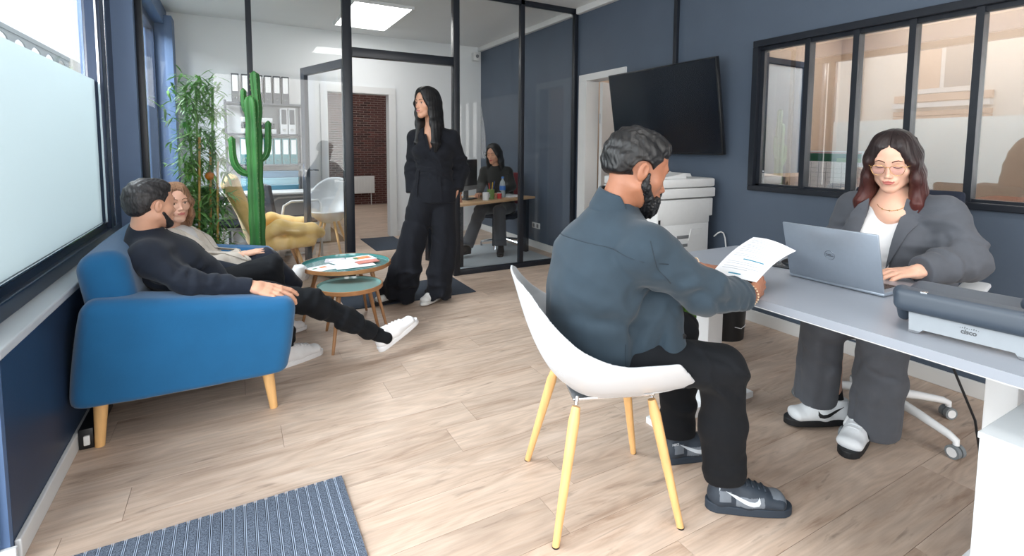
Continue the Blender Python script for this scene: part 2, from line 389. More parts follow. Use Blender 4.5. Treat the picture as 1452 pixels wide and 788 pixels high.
def wood_mat():
    m = bpy.data.materials.new('oak_laminate'); m.use_nodes = True; nt = m.node_tree; b = nt.nodes['Principled BSDF']; N = nt.nodes.new; L = nt.links.new
    g = N('ShaderNodeNewGeometry'); oi = N('ShaderNodeObjectInfo')
    ad = N('ShaderNodeVectorMath'); ad.operation = 'MULTIPLY_ADD'; ad.inputs[1].default_value = (1, 1, 1)
    sc = N('ShaderNodeVectorMath'); sc.operation = 'SCALE'; cv = N('ShaderNodeCombineXYZ'); L(oi.outputs['Random'], cv.inputs[0]); L(oi.outputs['Random'], cv.inputs[2]); L(oi.outputs['Random'], cv.inputs[1])
    L(cv.outputs[0], sc.inputs[0]); sc.inputs['Scale'].default_value = 37.; L(g.outputs['Position'], ad.inputs[0]); L(sc.outputs[0], ad.inputs[2])
    mp = N('ShaderNodeMapping'); mp.inputs['Scale'].default_value = (1.1, 6.5, 1); L(ad.outputs[0], mp.inputs['Vector'])
    n1 = N('ShaderNodeTexNoise'); n1.inputs['Scale'].default_value = 1.6; n1.inputs['Detail'].default_value = 8; n1.inputs['Roughness'].default_value = .62; n1.inputs['Distortion'].default_value = 1.2; L(mp.outputs[0], n1.inputs['Vector'])
    mp2 = N('ShaderNodeMapping'); mp2.inputs['Scale'].default_value = (3, 90, 1); L(ad.outputs[0], mp2.inputs['Vector'])
    n2 = N('ShaderNodeTexNoise'); n2.inputs['Scale'].default_value = 1.5; n2.inputs['Detail'].default_value = 5; L(mp2.outputs[0], n2.inputs['Vector'])
    # cathedral figure: contour rings of a slow noise
    mp3 = N('ShaderNodeMapping'); mp3.inputs['Scale'].default_value = (1.1, 5.5, 1); L(ad.outputs[0], mp3.inputs['Vector'])
    n3 = N('ShaderNodeTexNoise'); n3.inputs['Scale'].default_value = 1.1; n3.inputs['Detail'].default_value = 2; L(mp3.outputs[0], n3.inputs['Vector'])
    ms = N('ShaderNodeMath'); ms.operation = 'MULTIPLY'; ms.inputs[1].default_value = 75.; L(n3.outputs['Fac'], ms.inputs[0])
    sn = N('ShaderNodeMath'); sn.operation = 'SINE'; L(ms.outputs[0], sn.inputs[0])
    rp = N('ShaderNodeValToRGB'); e = rp.color_ramp.elements; e[0].position = .28; e[0].color = rgb(164, 138, 119); e[1].position = .62; e[1].color = rgb(205, 184, 167)
    x = rp.color_ramp.elements.new(.42); x.color = rgb(192, 169, 151); x = rp.color_ramp.elements.new(.8); x.color = rgb(211, 192, 177)
    L(n1.outputs['Fac'], rp.inputs[0])
    mx = N('ShaderNodeMix'); mx.data_type = 'RGBA'; mx.blend_type = 'MULTIPLY'; mr = N('ShaderNodeMapRange'); mr.inputs[1].default_value = .35; mr.inputs[2].default_value = .65; mr.inputs[3].default_value = .92; mr.inputs[4].default_value = 1.03; L(n2.outputs['Fac'], mr.inputs[0])
    mx.inputs['Factor'].default_value = 1.; L(rp.outputs[0], mx.inputs['A']); L(mr.outputs[0], mx.inputs['B'])
    mr2 = N('ShaderNodeMapRange'); mr2.inputs[1].default_value = -1; mr2.inputs[2].default_value = 1; mr2.inputs[3].default_value = .91; mr2.inputs[4].default_value = 1.03; L(sn.outputs[0], mr2.inputs[0])
    my = N('ShaderNodeMix'); my.data_type = 'RGBA'; my.blend_type = 'MULTIPLY'; my.inputs['Factor'].default_value = 1.; L(mx.outputs['Result'], my.inputs['A']); L(mr2.outputs[0], my.inputs['B'])
    mr3 = N('ShaderNodeMapRange'); mr3.inputs[3].default_value = .9; mr3.inputs[4].default_value = 1.06; L(oi.outputs['Random'], mr3.inputs[0])
    mz = N('ShaderNodeMix'); mz.data_type = 'RGBA'; mz.blend_type = 'MULTIPLY'; mz.inputs['Factor'].default_value = 1.; L(my.outputs['Result'], mz.inputs['A']); L(mr3.outputs[0], mz.inputs['B'])
    mp4 = N('ShaderNodeMapping'); mp4.inputs['Scale'].default_value = (4.5, 26, 1); L(ad.outputs[0], mp4.inputs['Vector']); n4 = N('ShaderNodeTexNoise'); n4.inputs['Scale'].default_value = 1.3; n4.inputs['Detail'].default_value = 4; n4.inputs['Distortion'].default_value = .8; L(mp4.outputs[0], n4.inputs['Vector'])
    mr4 = N('ShaderNodeMapRange'); mr4.inputs[1].default_value = .62; mr4.inputs[2].default_value = .76; mr4.inputs[3].default_value = 1.; mr4.inputs[4].default_value = .60; L(n4.outputs['Fac'], mr4.inputs[0])
    mw = N('ShaderNodeMix'); mw.data_type = 'RGBA'; mw.blend_type = 'MULTIPLY'; mw.inputs['Factor'].default_value = 1.; L(mz.outputs['Result'], mw.inputs['A']); L(mr4.outputs[0], mw.inputs['B'])
    L(mw.outputs['Result'], b.inputs['Base Color']); b.inputs['Roughness'].default_value = .42; b.inputs['Specular IOR Level'].default_value = .4
    bp = N('ShaderNodeBump'); bp.inputs['Strength'].default_value = .12; bp.inputs['Distance'].default_value = .001; L(n2.outputs['Fac'], bp.inputs['Height']); L(bp.outputs[0], b.inputs['Normal'])
    return m
M_wood = wood_mat()

# ---------------------------------------------------------------- floor of planks (joints every .193 m, running across the room)
fl = box('floor', -.9, 6.2, -3.2, 12.2, -.08, -.0022, mat('joint_dark', rgb(110, 84, 66), .8)); tag(fl, kind='structure')
PW = .1932; y = -3.0+.0068; row = 0
y0 = 1.2697-PW*20
npl = 0
for r in range(0, 74):
    ya = y0+r*PW; yb = ya+PW
    if ya > 11.2: break
    xlo, xhi = (-.6, 3.21) if yb < 7.05 else (1.25, 3.6)
    if yb < .25: continue
    x = xlo-((r*.47+.31*(r % 3)) % 1.28)
    while x < xhi:
        a, b = max(x, xlo), min(x+1.28, xhi)
        if b-a > .02 and npl < 300:
            mb = MB(); g = .0007
            mb.prism([(a+g, ya+g), (b-g, ya+g), (b-g, yb-g), (a+g, yb-g)], -.008, 0)
            mb.build('plank', M_wood, fl); npl += 1
        x += 1.28
box('floor_rear', -.6, 3.21, -3.0, .2, -.0022, 0, M_wood, None)
tag(bpy.data.objects['floor_rear'], kind='structure'); bpy.data.objects['floor_rear'].name = 'floor'

# ---------------------------------------------------------------- walls
def S(o): return tag(o, kind='structure')
CE = 2.70
S(box('ceiling', -.9, 6.2, -3.2, 7.12, CE, CE+.1, M_ceil))
# right wall with a door opening and the interior window opening
mb = MB(); X0, X1 = 3.21, 3.33
mb.box(X0, X1, -3.1, .52, 0, CE); mb.box(X0, X1, .52, 2.365, 0, .955); mb.box(X0, X1, .52, 2.365, 1.985, CE)
mb.box(X0, X1, 2.365, 3.80, 0, CE); mb.box(X0, X1, 3.80, 4.42, 1.955, CE); mb.box(X0, X1, 4.42, 7.0, 0, CE)
S(mb.build('wall_right', M_wall))
# crown trim and baseboard along it
mb = MB(); mb.box(3.155, X0, 4.60, 7.0, 2.635, CE, .008); mb.box(3.155, X0, -3.0, 4.50, 2.635, CE, .008); S(mb.build('trim_1', M_white, smooth=False))
mb = MB(); mb.box(X0-.016, X0, 4.62, 7.0, 0, .085, .004); mb.box(X0-.016, X0, -3.0, 3.71, 0, .085, .004); S(mb.build('baseboard_right', M_white))
# left wall: low wall, sill, window band up to 2.52
mb = MB(); mb.box(-.80, -.60, 1.98, 4.45, 0, .64); S(mb.build('wall_left', M_navy))
mb = MB(); mb.box(-.86, -.57, 4.45, 4.60, 0, CE); mb.box(-.86, -.60, 1.98, 4.45, 2.52, CE); mb.box(-.86, -.6, -3.1, 1.98, 2.52, CE)
mb.box(-.86, -.62, 1.94, 1.98, 0, .66)
S(mb.build('wall_left_pillar', M_pillar))
S(box('wall_left_return', -.86, -.6005, 1.955, 1.98, .0, .655, M_bluecol))
bpy.data.objects['wall_left_return'].name = 'wall_left.001'; bpy.data.objects['wall_left_pillar'].name = 'wall_left.002'
mb = MB(); mb.box(-.80, -.592, 1.955, 4.45, .622, .652, .006); S(mb.build('trim_2', M_sill, smooth=False))
mb = MB(); mb.box(-.60, -.584, 1.98, 4.5, 0, .07, .004); mb.box(-.86, -.584, 1.938, 1.955, 0, .07, .003); S(mb.build('baseboard_left', M_white))
# window 1 on the left: frame, glazing, film
wn = S(empty('window_1', (-.72, 3.2, .65)))
def inw(o, w): 
    o.parent = w; o.matrix_parent_inverse = Matrix.Translation(-Vector(w.location)); return o
mb = MB()
mb.box(-.76, -.675, 1.955, 4.30, .652, .715, .006); mb.box(-.755, -.70, 1.955, 4.20, .71, .755, .004)
mb.box(-.76, -.675, 1.955, 4.45, 2.44, 2.52, .004); mb.box(-.76, -.675, 4.03, 4.11, .70, 2.45, .004); mb.box(-.755, -.69, 4.20, 4.45, .652, 2.45, .004); mb.box(-.74, -.70, 1.955, 2.0, .7, 2.45, .004)
inw(mb.build('window_frame', M_steelblue), wn)
mb = MB(); mb.box(-.706, -.70, 1.99, 4.035, .748, .758); mb.box(-.7, -.690, 4.012, 4.03, .755, 2.44); mb.box(-.7, -.672, 4.135, 4.165, .715, 2.44, .003); inw(mb.build('glazing_bead', M_chrome), wn)
inw(box('pane', -.728, -.722, 1.99, 4.035, .755, 2.445, M_glass), wn)
inw(box('frosted_film', -.7205, -.7195, 1.995, 4.03, .755, 1.625, M_film), wn)
# entrance glazing nearer than the frame: slim posts only, beside and behind the camera
wn2 = S(empty('window_2', (-.72, 0, 0)))
mb = MB()
for yy in (-3.0, -1.4, .25, 1.90): mb.box(-.76, -.69, yy, yy+.055, 0, 2.52)
mb.box(-.76, -.69, -3., 1.95, 2.45, 2.52); mb.box(-.76, -.69, -3., 1.95, 0, .06); inw(mb.build('window_frame', M_steelblue), wn2)
inw(box('pane', -.728, -.722, -3., 1.93, .05, 2.46, M_glass), wn2)
# back office left wall with its window and reveal
mb = MB(); mb.box(-.86, -.60, 4.60, 5.05, 0, CE); mb.box(-.86, -.6, 5.05, 6.75, 0, .64); mb.box(-.86, -.6, 5.05, 6.75, 2.52, CE); mb.box(-.86, -.6, 6.75, 7.0, 0, CE); S(mb.build('wall_left', M_bluecol))
S(box('trim_3', -.6, -.53, 6.70, 6.985, 0, 2.60, M_bluecol))
wn3 = S(empty('window_3', (-.72, 5.9, .64)))
mb = MB(); mb.box(-.76, -.69, 5.05, 6.75, .64, .71); mb.box(-.76, -.69, 5.05, 6.75, 2.44, 2.52); mb.box(-.76, -.69, 5.05, 5.12, .7, 2.45); mb.box(-.76, -.69, 6.68, 6.75, .7, 2.45); mb.box(-.76, -.69, 5.9, 5.96, .7, 2.45)
inw(mb.build('window_frame', M_steelblue), wn3); inw(box('pane', -.728, -.722, 5.06, 6.74, .7, 2.46, M_glass), wn3)
# back wall of the office with the door opening, and the room's rear wall behind the camera
DX0, DX1 = 1.02, 1.90
mb = MB(); mb.box(-.86, DX0+.02, 7.0, 7.12, 0, CE); mb.box(DX0+.02, DX1-.06, 7.0, 7.12, 1.93, CE); mb.box(DX1-.06, X1, 7.0, 7.12, 0, CE); S(mb.build('wall_back', M_backwhite))
S(box('wall_front', -.86, X1, -3.2, -3.1, 0, CE, M_backwhite))
mb = MB(); mb.box(-.4, DX0, 6.985, 7.0, 0, .07); mb.box(DX1+.03, X0, 6.985, 7.0, 0, .07); S(mb.build('baseboard_back', M_white))
mb = MB(); mb.box(DX1-.065, DX1+.03, 6.97, 7.13, 0, 1.932); mb.box(DX0-.05, DX0+.035, 6.97, 7.13, 0, 1.932); mb.box(DX0-.05, DX1+.03, 6.97, 7.13, 1.933, 2.02)
S(mb.build('door_1', M_white))
# corridor with the brick wall
mb = MB(); mb.box(.9, 1.0, 7.12, 11.3, 0, 2.72); mb.box(3.5, 3.6, 7.12, 11.3, 0, 2.72); mb.box(.9, 3.6, 7.12, 11.3, 2.72, 2.8); mb.box(1.0, 3.5, 11.01, 11.2, 2.6, 2.72); S(mb.build('wall_corridor', M_backwhite))
M_brick = bpy.data.materials.new('dark_red_brick'); M_brick.use_nodes = True
nt = M_brick.node_tree; oi = nt.nodes.new('ShaderNodeObjectInfo'); rp = nt.nodes.new('ShaderNodeValToRGB'); rp.color_ramp.elements[0].color = rgb(60, 38, 36); rp.color_ramp.elements[1].color = rgb(104, 62, 56)
nt.links.new(oi.outputs['Random'], rp.inputs[0]); nt.links.new(rp.outputs[0], nt.nodes['Principled BSDF'].inputs['Base Color']); nt.nodes['Principled BSDF'].inputs['Roughness'].default_value = .85
bw = S(box('wall_brick', 1.0, 3.5, 11.0, 11.2, 0, 2.6, mat('mortar', rgb(158, 140, 134), .95)))
mb = MB(); mb.box(-.066, .066, -.010, .012, -.0165, .0165, .003, 1); b0 = mb.build('brick', M_brick, bw)
spots = []
for r in range(55):
    for c in range(17):
        xx, zz = 1.06+c*.145+(r % 2)*.0725, .04+r*.0465
        if zz < 2.55 and xx < 3.42: spots.append((0 if (1.78 < xx < 2.62 and .15 < zz < 2.17) else 1, abs(xx-2.2)+abs(zz-1.2), xx, zz))
spots.sort()
for i, (k_, d_, xx, zz) in enumerate(spots[:295]):
    o = b0 if i == 0 else b0.copy()
    if i: COL.objects.link(o); o.parent = bw
    o.location = (xx, 10.996-random.random()*.003, zz)
mb = MB()
for k_, d_, xx, zz in spots[295:]: mb.box(xx-.066, xx+.066, 10.986, 11.002, zz-.0165, zz+.0165)
tag(mb.build('brick_courses', M_brick, bw), kind='stuff')
# radiator on the brick wall
rd = empty('radiator', (2.28, 10.93, .25), label='low white panel radiator on the dark brick wall through the doorway', cat='radiator')
mb = MB(); mb.box(-.30, .27, -.03, .03, .0, .36, .012)
for i in range(9): mb.box(-.27+i*.06, -.235+i*.06, -.036, -.03, .03, .33)
mb.build('radiator_panel', M_white, rd); mb = MB(); mb.tube([(-.2, 0, 0), (-.2, 0, -.25)], .01); mb.build('pipe', M_white, rd); mb = MB(); mb.tube([(.2, 0, 0), (.2, 0, -.25)], .01); mb.build('pipe', M_white, rd)
# ---------------------------------------------------------------- door 3 in the right wall (white frame, beige room behind)
mb = MB(); mb.box(X0-.02, X1+.02, 4.34, 4.475, 0, 1.932); mb.box(X0-.02, X1+.02, 3.735, 3.80, 0, 1.932); mb.box(X0-.02, X1+.02, 3.735, 4.475, 1.933, 2.0); S(mb.build('door_2', M_white))
dl = box('door_leaf', 0, .035, 0, .62, .01, 1.93, M_white); dl.location = (3.36, 4.33, 0); dl.rotation_euler = (0, 0, math.radians(-72)); dl.parent = bpy.data.objects['door_2']
mb = MB(); mb.box(.0, .012, -.01, .0, .3, .4); mb.box(.0, .012, -.01, .0, 1.5, 1.6); mb.build('hinge', M_chrome, dl)
mb = MB(); mb.box(3.33, 5.3, 3.2, 3.3, 0, CE); mb.box(3.33, 5.3, 5.0, 5.1, 0, CE); mb.box(5.2, 5.3, 3.3, 5.0, 0, CE); S(mb.build('wall_side_room', M_beige))
# ---------------------------------------------------------------- room behind the interior window
mb = MB(); mb.box(5.6, 5.7, -1.2, 3.2, 0, CE); mb.box(X1, 5.7, -1.3, -1.2, 0, CE); mb.box(X1+.001, 5.6, 3.1, 3.2, 0, CE); S(mb.build('wall_meeting_room', M_beige))
wn4 = S(empty('window_4', (X0, 1.4, .955)))
mb = MB(); ZB, ZT = .955, 1.985
mb.box(X0-.03, X1-.02, .50, 2.372, ZB-.005, ZB+.03, .004); mb.box(X0-.03, X1-.02, .50, 2.372, ZT-.035, ZT+.01, .004); mb.box(X0-.0285, X1-.02, 2.33, 2.3715, ZB+.0305, ZT-.0355); mb.box(X0-.0285, X1-.02, .501, .54, ZB+.0305, ZT-.0355)
mb.box(X0+.005, X0+.05, .52, 2.34, ZB+.02, ZB+.045); mb.box(X0+.005, X0+.05, .52, 2.34, ZT-.06, ZT-.03); mb.box(X0+.005, X0+.05, 2.30, 2.34, ZB+.03, ZT-.05)
inw(mb.build('window_frame', M_frame), wn4)
MU = [1.985, 1.69, 1.40, 1.112, .822]
for yy in MU:
    inw(box('mullion', X0-.012, X0+.05, yy-.0165, yy+.0165, ZB+.02, ZT-.03, M_frame), wn4)
ed = [2.32]+MU+[.53]
for i in range(6):
    inw(box('pane', X0+.018, X0+.024, ed[i+1]+.01, ed[i]-.01, ZB+.03, ZT-.04, M_glass2), wn4)
# ---------------------------------------------------------------- glass partition at y = 4.55
gp = S(empty('wall_glass_partition', (0, 4.55, 0)))
PY = 4.55
def gpart(name, x0, x1, z0, z1, m=M_frame, d=.025, bev=.003):
    return inw(box(name, x0, x1, PY-d, PY+d, z0, z1, m, bev=bev), gp)
gpart('post', -.575, -.53, 0, CE); gpart('post', .108, .148, 0, CE); gpart('post', .815, .885, 0, CE, d=.035); gpart('post', 1.795, 1.855, 0, CE, d=.035); gpart('post', 2.512, 2.558, 0, CE); gpart('post', 3.165, 3.209, 0, CE)
gpart('rail', -.53, 3.165, 2.652, CE); gpart('rail', -.53, .815, 0, .05, d=.028); gpart('rail', 1.855, 3.165, 0, .05, d=.028); gpart('rail', .885, 1.795, 1.992, 2.068, d=.035)
for a, b, z0, z1 in ((-.53, .108, .05, 2.652), (.148, .815, .05, 2.652), (.885, 1.795, 2.068, 2.652), (1.855, 2.512, .05, 2.652), (2.558, 3.165, .05, 2.652)):
    gpart('pane', a, b, z0, z1, M_glass, d=.004, bev=0)
# its door leaf, swung into the back office
a = Vector((.862, 4.60)); b = Vector((.60, 5.46)); dd = (b-a); ang = math.atan2(dd.y, dd.x); L_ = dd.length
dr = S(empty('door_3', (a.x, a.y, 0), ang))
M_dgrey = mat('grey_aluminium', rgb(66, 74, 84), .35, metal=.3)
mb = MB(); mb.box(0, .075, -.022, .022, .01, 1.985, .004); mb.box(L_-.075, L_, -.022, .022, .01, 1.985, .004); mb.box(.075, L_-.075, -.022, .022, .01, .11, .004); mb.box(.075, L_-.075, -.022, .022, 1.91, 1.985, .004); mb.build('door_frame', M_dgrey, dr)
box('pane', .075, L_-.075, -.004, .004, .11, 1.91, M_glass, dr)
mb = MB()
for sgn in (-1, 1):
    mb.tube([(L_-.037, sgn*.022, 1.0), (L_-.037, sgn*.055, 1.0), (L_-.16, sgn*.06, 1.0)], .009, 8); mb.box(L_-.055, L_-.02, sgn*.022-.004, sgn*.022+.004, .90, 1.06)
mb.build('door_handle', M_chrome, dr)
for z in (.25, 1.0, 1.80): mb = MB(); mb.tube([(0, 0, z), (0, 0, z+.09)], .012, 8); mb.build('hinge', M_chrome, dr)
# ---------------------------------------------------------------- ceiling lamps (LED panels), plus added ones that brighten the beige room and corridor
def led(x, y, sx, sy, label, e=None):
    r = empty('ceiling_light', (x, y, CE), label=label, cat='ceiling light', group=None)
    mb = MB(); w = .02
    mb.box(-sx/2-w, sx/2+w, -sy/2-w, -sy/2, -.03, 0); mb.box(-sx/2-w, sx/2+w, sy/2, sy/2+w, -.03, 0); mb.box(-sx/2-w, -sx/2, -sy/2, sy/2, -.03, 0); mb.box(sx/2, sx/2+w, -sy/2, sy/2, -.03, 0)
    mb.build('frame', M_white, r); box('diffuser', -sx/2, sx/2, -sy/2, sy/2, -.024, -.01, M_led, r)
led(1.38, 5.95, .58, 1.15, 'bright square LED panel on the ceiling above the glass doorway')
led(1.38, .76, .58, .58, 'square LED panel on the front room ceiling, mirrored in the glass partition')
led(4.9, 1.9, 1.0, 1.6, 'LED panel on the ceiling of the beige room behind the inner window, towards the calendar')  # added out of view to brighten the beige room
led(4.9, -.1, 1.0, 1.2, 'LED panel on the ceiling of the beige room behind the inner window, towards the tablet')  # second added panel, also only there to lift the beige room
led(4.2, 4.1, .6, .6, 'LED panel on the ceiling of the small beige room behind the white door')
led(2.1, 9.4, .6, 1.2, 'LED panel on the corridor ceiling before the brick wall')  # added so that the bricks don't stay dark
# ---------------------------------------------------------------- the street outside (seen over the film and mirrored in the inner window)
S(box('pavement', -30, -.9, -25, 60, -.3, -.12, mat('pale_paving', rgb(176, 176, 174), .9, var=.06)))
bld = empty('apartment_building', (-9, 10, 0), label='pale rendered building across the street with white framed windows', cat='building')
M_rend = mat('render_cream', rgb(226, 222, 214), .9, var=.04, vscale=1)
MF = Matrix.Translation((9, -10, 0))
def bpart(name, x0, x1, y0, y1, z0, z1, m, bev=0.):
    return box(name, x0+9, x1+9, y0-10, y1-10, z0, z1, m, bld, bev)
bpart('wall', -12, -9, -12, 31.5, -.1, 6.4, M_rend)
M_band = mat('sand_band', rgb(198, 172, 154), .9); M_shut = mat('grey_blind', rgb(150, 152, 152), .7)
for yy in (5.35, 9.3, 1.2, 14.4, 19, 24, -3.2, -7.5):
    f = bpart('window', -9.02, -8.93, yy, yy+1.35, 2.7, 4.0, M_white)
    for k in range(2):
        p = box('pane', -8.94+9, -8.92+9, yy+.09+k*.62-10, yy+.62+k*.62-10, 2.82, 3.9, M_shut if (k+int(yy)) % 2 else M_band, f)
bpart('cornice', -9, -8.78, 5.0, 7.05, 2.34, 2.46, M_white)
for z_ in (1.72, 1.86, 2.0, 2.14): bpart('band', -9, -8.86-.03*(z_ > 1.9), 5.0, 7.05, z_, z_+.12, M_band)
bpart('cornice', -9, -8.9, 5.0, 7.05, 2.50, 2.68, M_band)
bpart('downpipe', -9, -8.88, 7.9, 8.0, 0, 6.3, M_shut)
# balustrade of arches on the far terrace roof
bal = empty('balustrade', (-9, 38, 0), label='grey stone balustrade with round arches along the far rooftop', cat='balustrade')
M_stone = mat('grey_stone', rgb(150, 156, 158), .9)
mb = MB(); mb.box(-.3, .0, -6.5, 6, -.1, 5.45); mb.build('base_wall', M_stone, bal); mb = MB(); mb.box(-.6, -.0, 6.01, 22, -.1, 6.75); mb.build('rooftop_wall', M_rend, bal)
mb = MB(); mb.box(-.25, -.02, -6.5, 6, 6.52, 6.75); mb.build('handrail', M_stone, bal)
for i in range(6):
    mb = MB(); yy = -6.3+i*2.4; n = 10
    pts = [(-1.2, 0), (-.9, 0), (-.9, .45)]+[(-.9*math.cos(t), .45+.5*math.sin(t)) for t in np.linspace(0, math.pi, 9)[1:-1]]+[(.9, .45), (.9, 0), (1.2, 0), (1.2, 1.1), (-1.2, 1.1)]
    mb.prism(pts, -.03, .03, Matrix.Translation((-.12, yy+1.2, 5.43)) @ Matrix(((0, 0, 1, 0), (1, 0, 0, 0), (0, 1, 0, 0), (0, 0, 0, 1)))); mb.build('arch', M_stone, bal)
# ---------------------------------------------------------------- front room things
M_blue = mat('blue_felt', rgb(27, 92, 138), .85, var=.06, vscale=9, bump=.25, bscale=500, sheen=.25, spec=.2)
def rb(name, c, half, r, m, parent, h=.012, extra=None, k=0):
    s = SD(); s.rbox(c, half, r)
    if extra: extra(s)
    return sdobj(name, s, h, m, parent)
# sofa ---------------------------------------------------------------
so = empty('sofa', (-.2, 3.2, 0), label='blue felt two-seat sofa on light beech legs under the frosted window', cat='sofa')
def sofa_arm(y0, y1):
    s = SD(); yc = (y0+y1)/2; hy = (y1-y0)/2
    R = rotm((0, 1, 0), math.radians(7.2))
    s.rbox((-.185-(-.2), yc-3.2, .358), (.385, hy, .225), .055, R=R)
    # fabric bulges slightly
    s.disp(lambda p: -.010*np.sin(np.clip((p[:, 2]-.2)/.4, 0, 1)*math.pi)-.004*np.sin(np.clip((p[:, 0]+.36)/.75, 0, 1)*math.pi)+.0012*np.sin(p[:, 0]*31+p[:, 2]*17))
    s.cut((0, 0, .198), (0, 0, -1), .02)
    return sdobj('arm', s, .012, M_blue, so)
sofa_arm(2.52, 2.73); sofa_arm(3.80, 3.99)
s = SD(); s.rbox((-.245, .06, .50), (.085, .66, .30), .07, R=rotm((0, 1, 0), math.radians(-9)))
s.disp(lambda p: -.008*np.cos(p[:, 1]*2.2)); s.cut((0, 0, .2), (0, 0, -1), .02); s.cut((-.385, 0, 0), (-1, 0, 0), .03); sdobj('backrest', s, .013, M_blue, so)
s = SD(); s.rbox((.03, .065, .29), (.33, .55, .095), .03); s.cut((0, 0, .2), (0, 0, -1), .01); sdobj('seat_frame', s, .013, M_blue, so)
s = SD(); s.rbox((.035, .065, .385), (.33, .53, .065), .045); s.disp(lambda p: -.012*np.cos(np.clip(p[:, 1]-.065, -.5, .5)*3)); sdobj('seat_cushion', s, .013, M_blue, so)
for x, y, dx, dy in ((-.505, 2.62, -.012, -.005), (.10, 2.62, .025, -.005), (-.505, 3.90, -.012, .01), (.10, 3.90, .025, .01)):
    mb = MB(); mb.tube([(x+.2, y-3.2, .215), (x+.2+dx, y-3.2+dy, .0)], [.027, .017], 16); mb.build('leg', M_oak, so, smooth=True, sharp=50)
# nesting tables ------------------------------------------------------
M_teal = mat('teal_lacquer', rgb(78, 136, 134), .16, coat=.8); M_teal2 = mat('teal_lacquer_side', rgb(40, 96, 100), .3, coat=.3)  # tray-top teal is lightened to carry some of the window's reflection
M_gold = mat('bronze_rim', rgb(176, 126, 84), .35, metal=.35, var=.1)
def tray_table(x, y, z, r, feet, label, inner):
    t = empty('side_table', (x, y, 0), label=label, cat='table', group=None)
    mb = MB(); mb.lathe([(0, z-.014), (r-.004, z-.014), (r, z-.010), (r, z+.012), (r-.004, z+.014), (r-.008, z+.012), (r-.010, z-.004), (0, z-.004)], n=64); o = mb.build('tray_rim', M_gold, t, smooth=True, sharp=35)
    mb = MB(); mb.lathe([(0, z-.0035), (r-.0105, z-.0035), (r-.0085, z+.0125), (r-.0105, z+.0125), (r-.014, z-.0015), (0, z-.0015)], n=64); mb.build('tray_top', inner, t, smooth=True, sharp=30)
    for fx, fy in feet:
        d = Vector((fx-x, fy-y)); top = d*.62
        mb = MB(); mb.tube([(top.x, top.y, z-.012), (d.x, d.y, 0)], [.0155, .0085], 12); mb.build('leg', M_walnut, t, smooth=True, sharp=60)
    return t
tray_table(.655, 3.67, .42, .30, [(.868, 3.42), (.83, 3.87), (.36, 3.71)], 'larger and higher round teal tray table with magazines on it', M_teal)
tray_table(.612, 3.335, .35, .205, [(.47, 3.12), (.81, 3.41), (.50, 3.56)], 'smaller empty round teal tray table in front of the larger one', mat('pale_teal_lacquer', rgb(132, 168, 164), .14, coat=.9))  # paler copy of the teal: window reflection put into the colour
def sheet(name, x, y, z, w, h, ang, m, label, cat, th=.003, prints=(), group=None, bend=0.):
    o = empty(name, (x, y, z), math.radians(ang), label, cat, group)
    n = 6; vs = []; fs = []
    for k in (0, 1):
        for i in range(n+1):
            for j in (0, 1):
                u = -w/2+w*i/n; vs.append((u, (-h/2, h/2)[j], k*th+bend*(abs(u)/w*2)**2))
    def I(k, i, j): return k*(n+1)*2+i*2+j
    for i in range(n):
        fs.append((I(1, i, 0), I(1, i+1, 0), I(1, i+1, 1), I(1, i, 1))); fs.append((I(0, i, 1), I(0, i+1, 1), I(0, i+1, 0), I(0, i, 0)))
        fs.append((I(0, i, 0), I(0, i+1, 0), I(1, i+1, 0), I(1, i, 0))); fs.append((I(0, i+1, 1), I(0, i, 1), I(1, i, 1), I(1, i+1, 1)))
    fs.append((I(0, 0, 1), I(0, 0, 0), I(1, 0, 0), I(1, 0, 1))); fs.append((I(0, n, 0), I(0, n, 1), I(1, n, 1), I(1, n, 0)))
    pydata('paper', vs, fs, m, o)
    for i, (px, py, pw, ph, pm) in enumerate(prints):
        box('print', px-pw/2, px+pw/2, py-ph/2, py+ph/2, th+.0002, th+.0006+i*.0004, pm, o)
    return o
M_orange = mat('print_orange', rgb(232, 140, 70), .5); M_green = mat('print_green', rgb(70, 130, 90), .5); M_grey = mat('print_grey', rgb(150, 158, 165), .5); M_pink = mat('print_pink', rgb(206, 130, 118), .6); M_red = mat('print_red', rgb(200, 60, 50), .5)
TZ = .4195
sheet('magazine', .485, 3.60, TZ, .20, .15, 25, M_paper, 'white leaflet with small orange pictures at the left edge of the teal table', 'magazine', .002, [(.02, .02, .05, .035, M_orange), (-.04, .02, .03, .02, M_green)])
sheet('magazine', .60, 3.80, TZ, .13, .10, -12, mat('lilac_cover', rgb(214, 206, 212), .5), 'small pale lilac booklet at the far side of the teal table', 'magazine', .007, [(0, 0, .08, .05, M_paper)])
sheet('magazine', .69, 3.58, TZ+.0026, .26, .15, 4, M_paper, 'blank white sheet lying nearest on the teal table', 'magazine', .002)
sheet('magazine', .68, 3.70, TZ+.0052, .22, .15, 20, M_paper, 'white sheets fanned under the orange magazine', 'magazine', .004)
sheet('magazine', .785, 3.64, TZ+.0098, .15, .11, 8, M_pink, 'salmon pink booklet under the orange pictured magazine', 'magazine', .006)
sheet('magazine', .765, 3.71, TZ+.0164, .17, .14, 12, M_paper, 'white magazine with a large orange picture on top of the pile', 'magazine', .005, [(.01, .005, .11, .08, M_orange), (-.04, .005, .03, .05, M_green), (.04, -.02, .03, .02, M_red)])
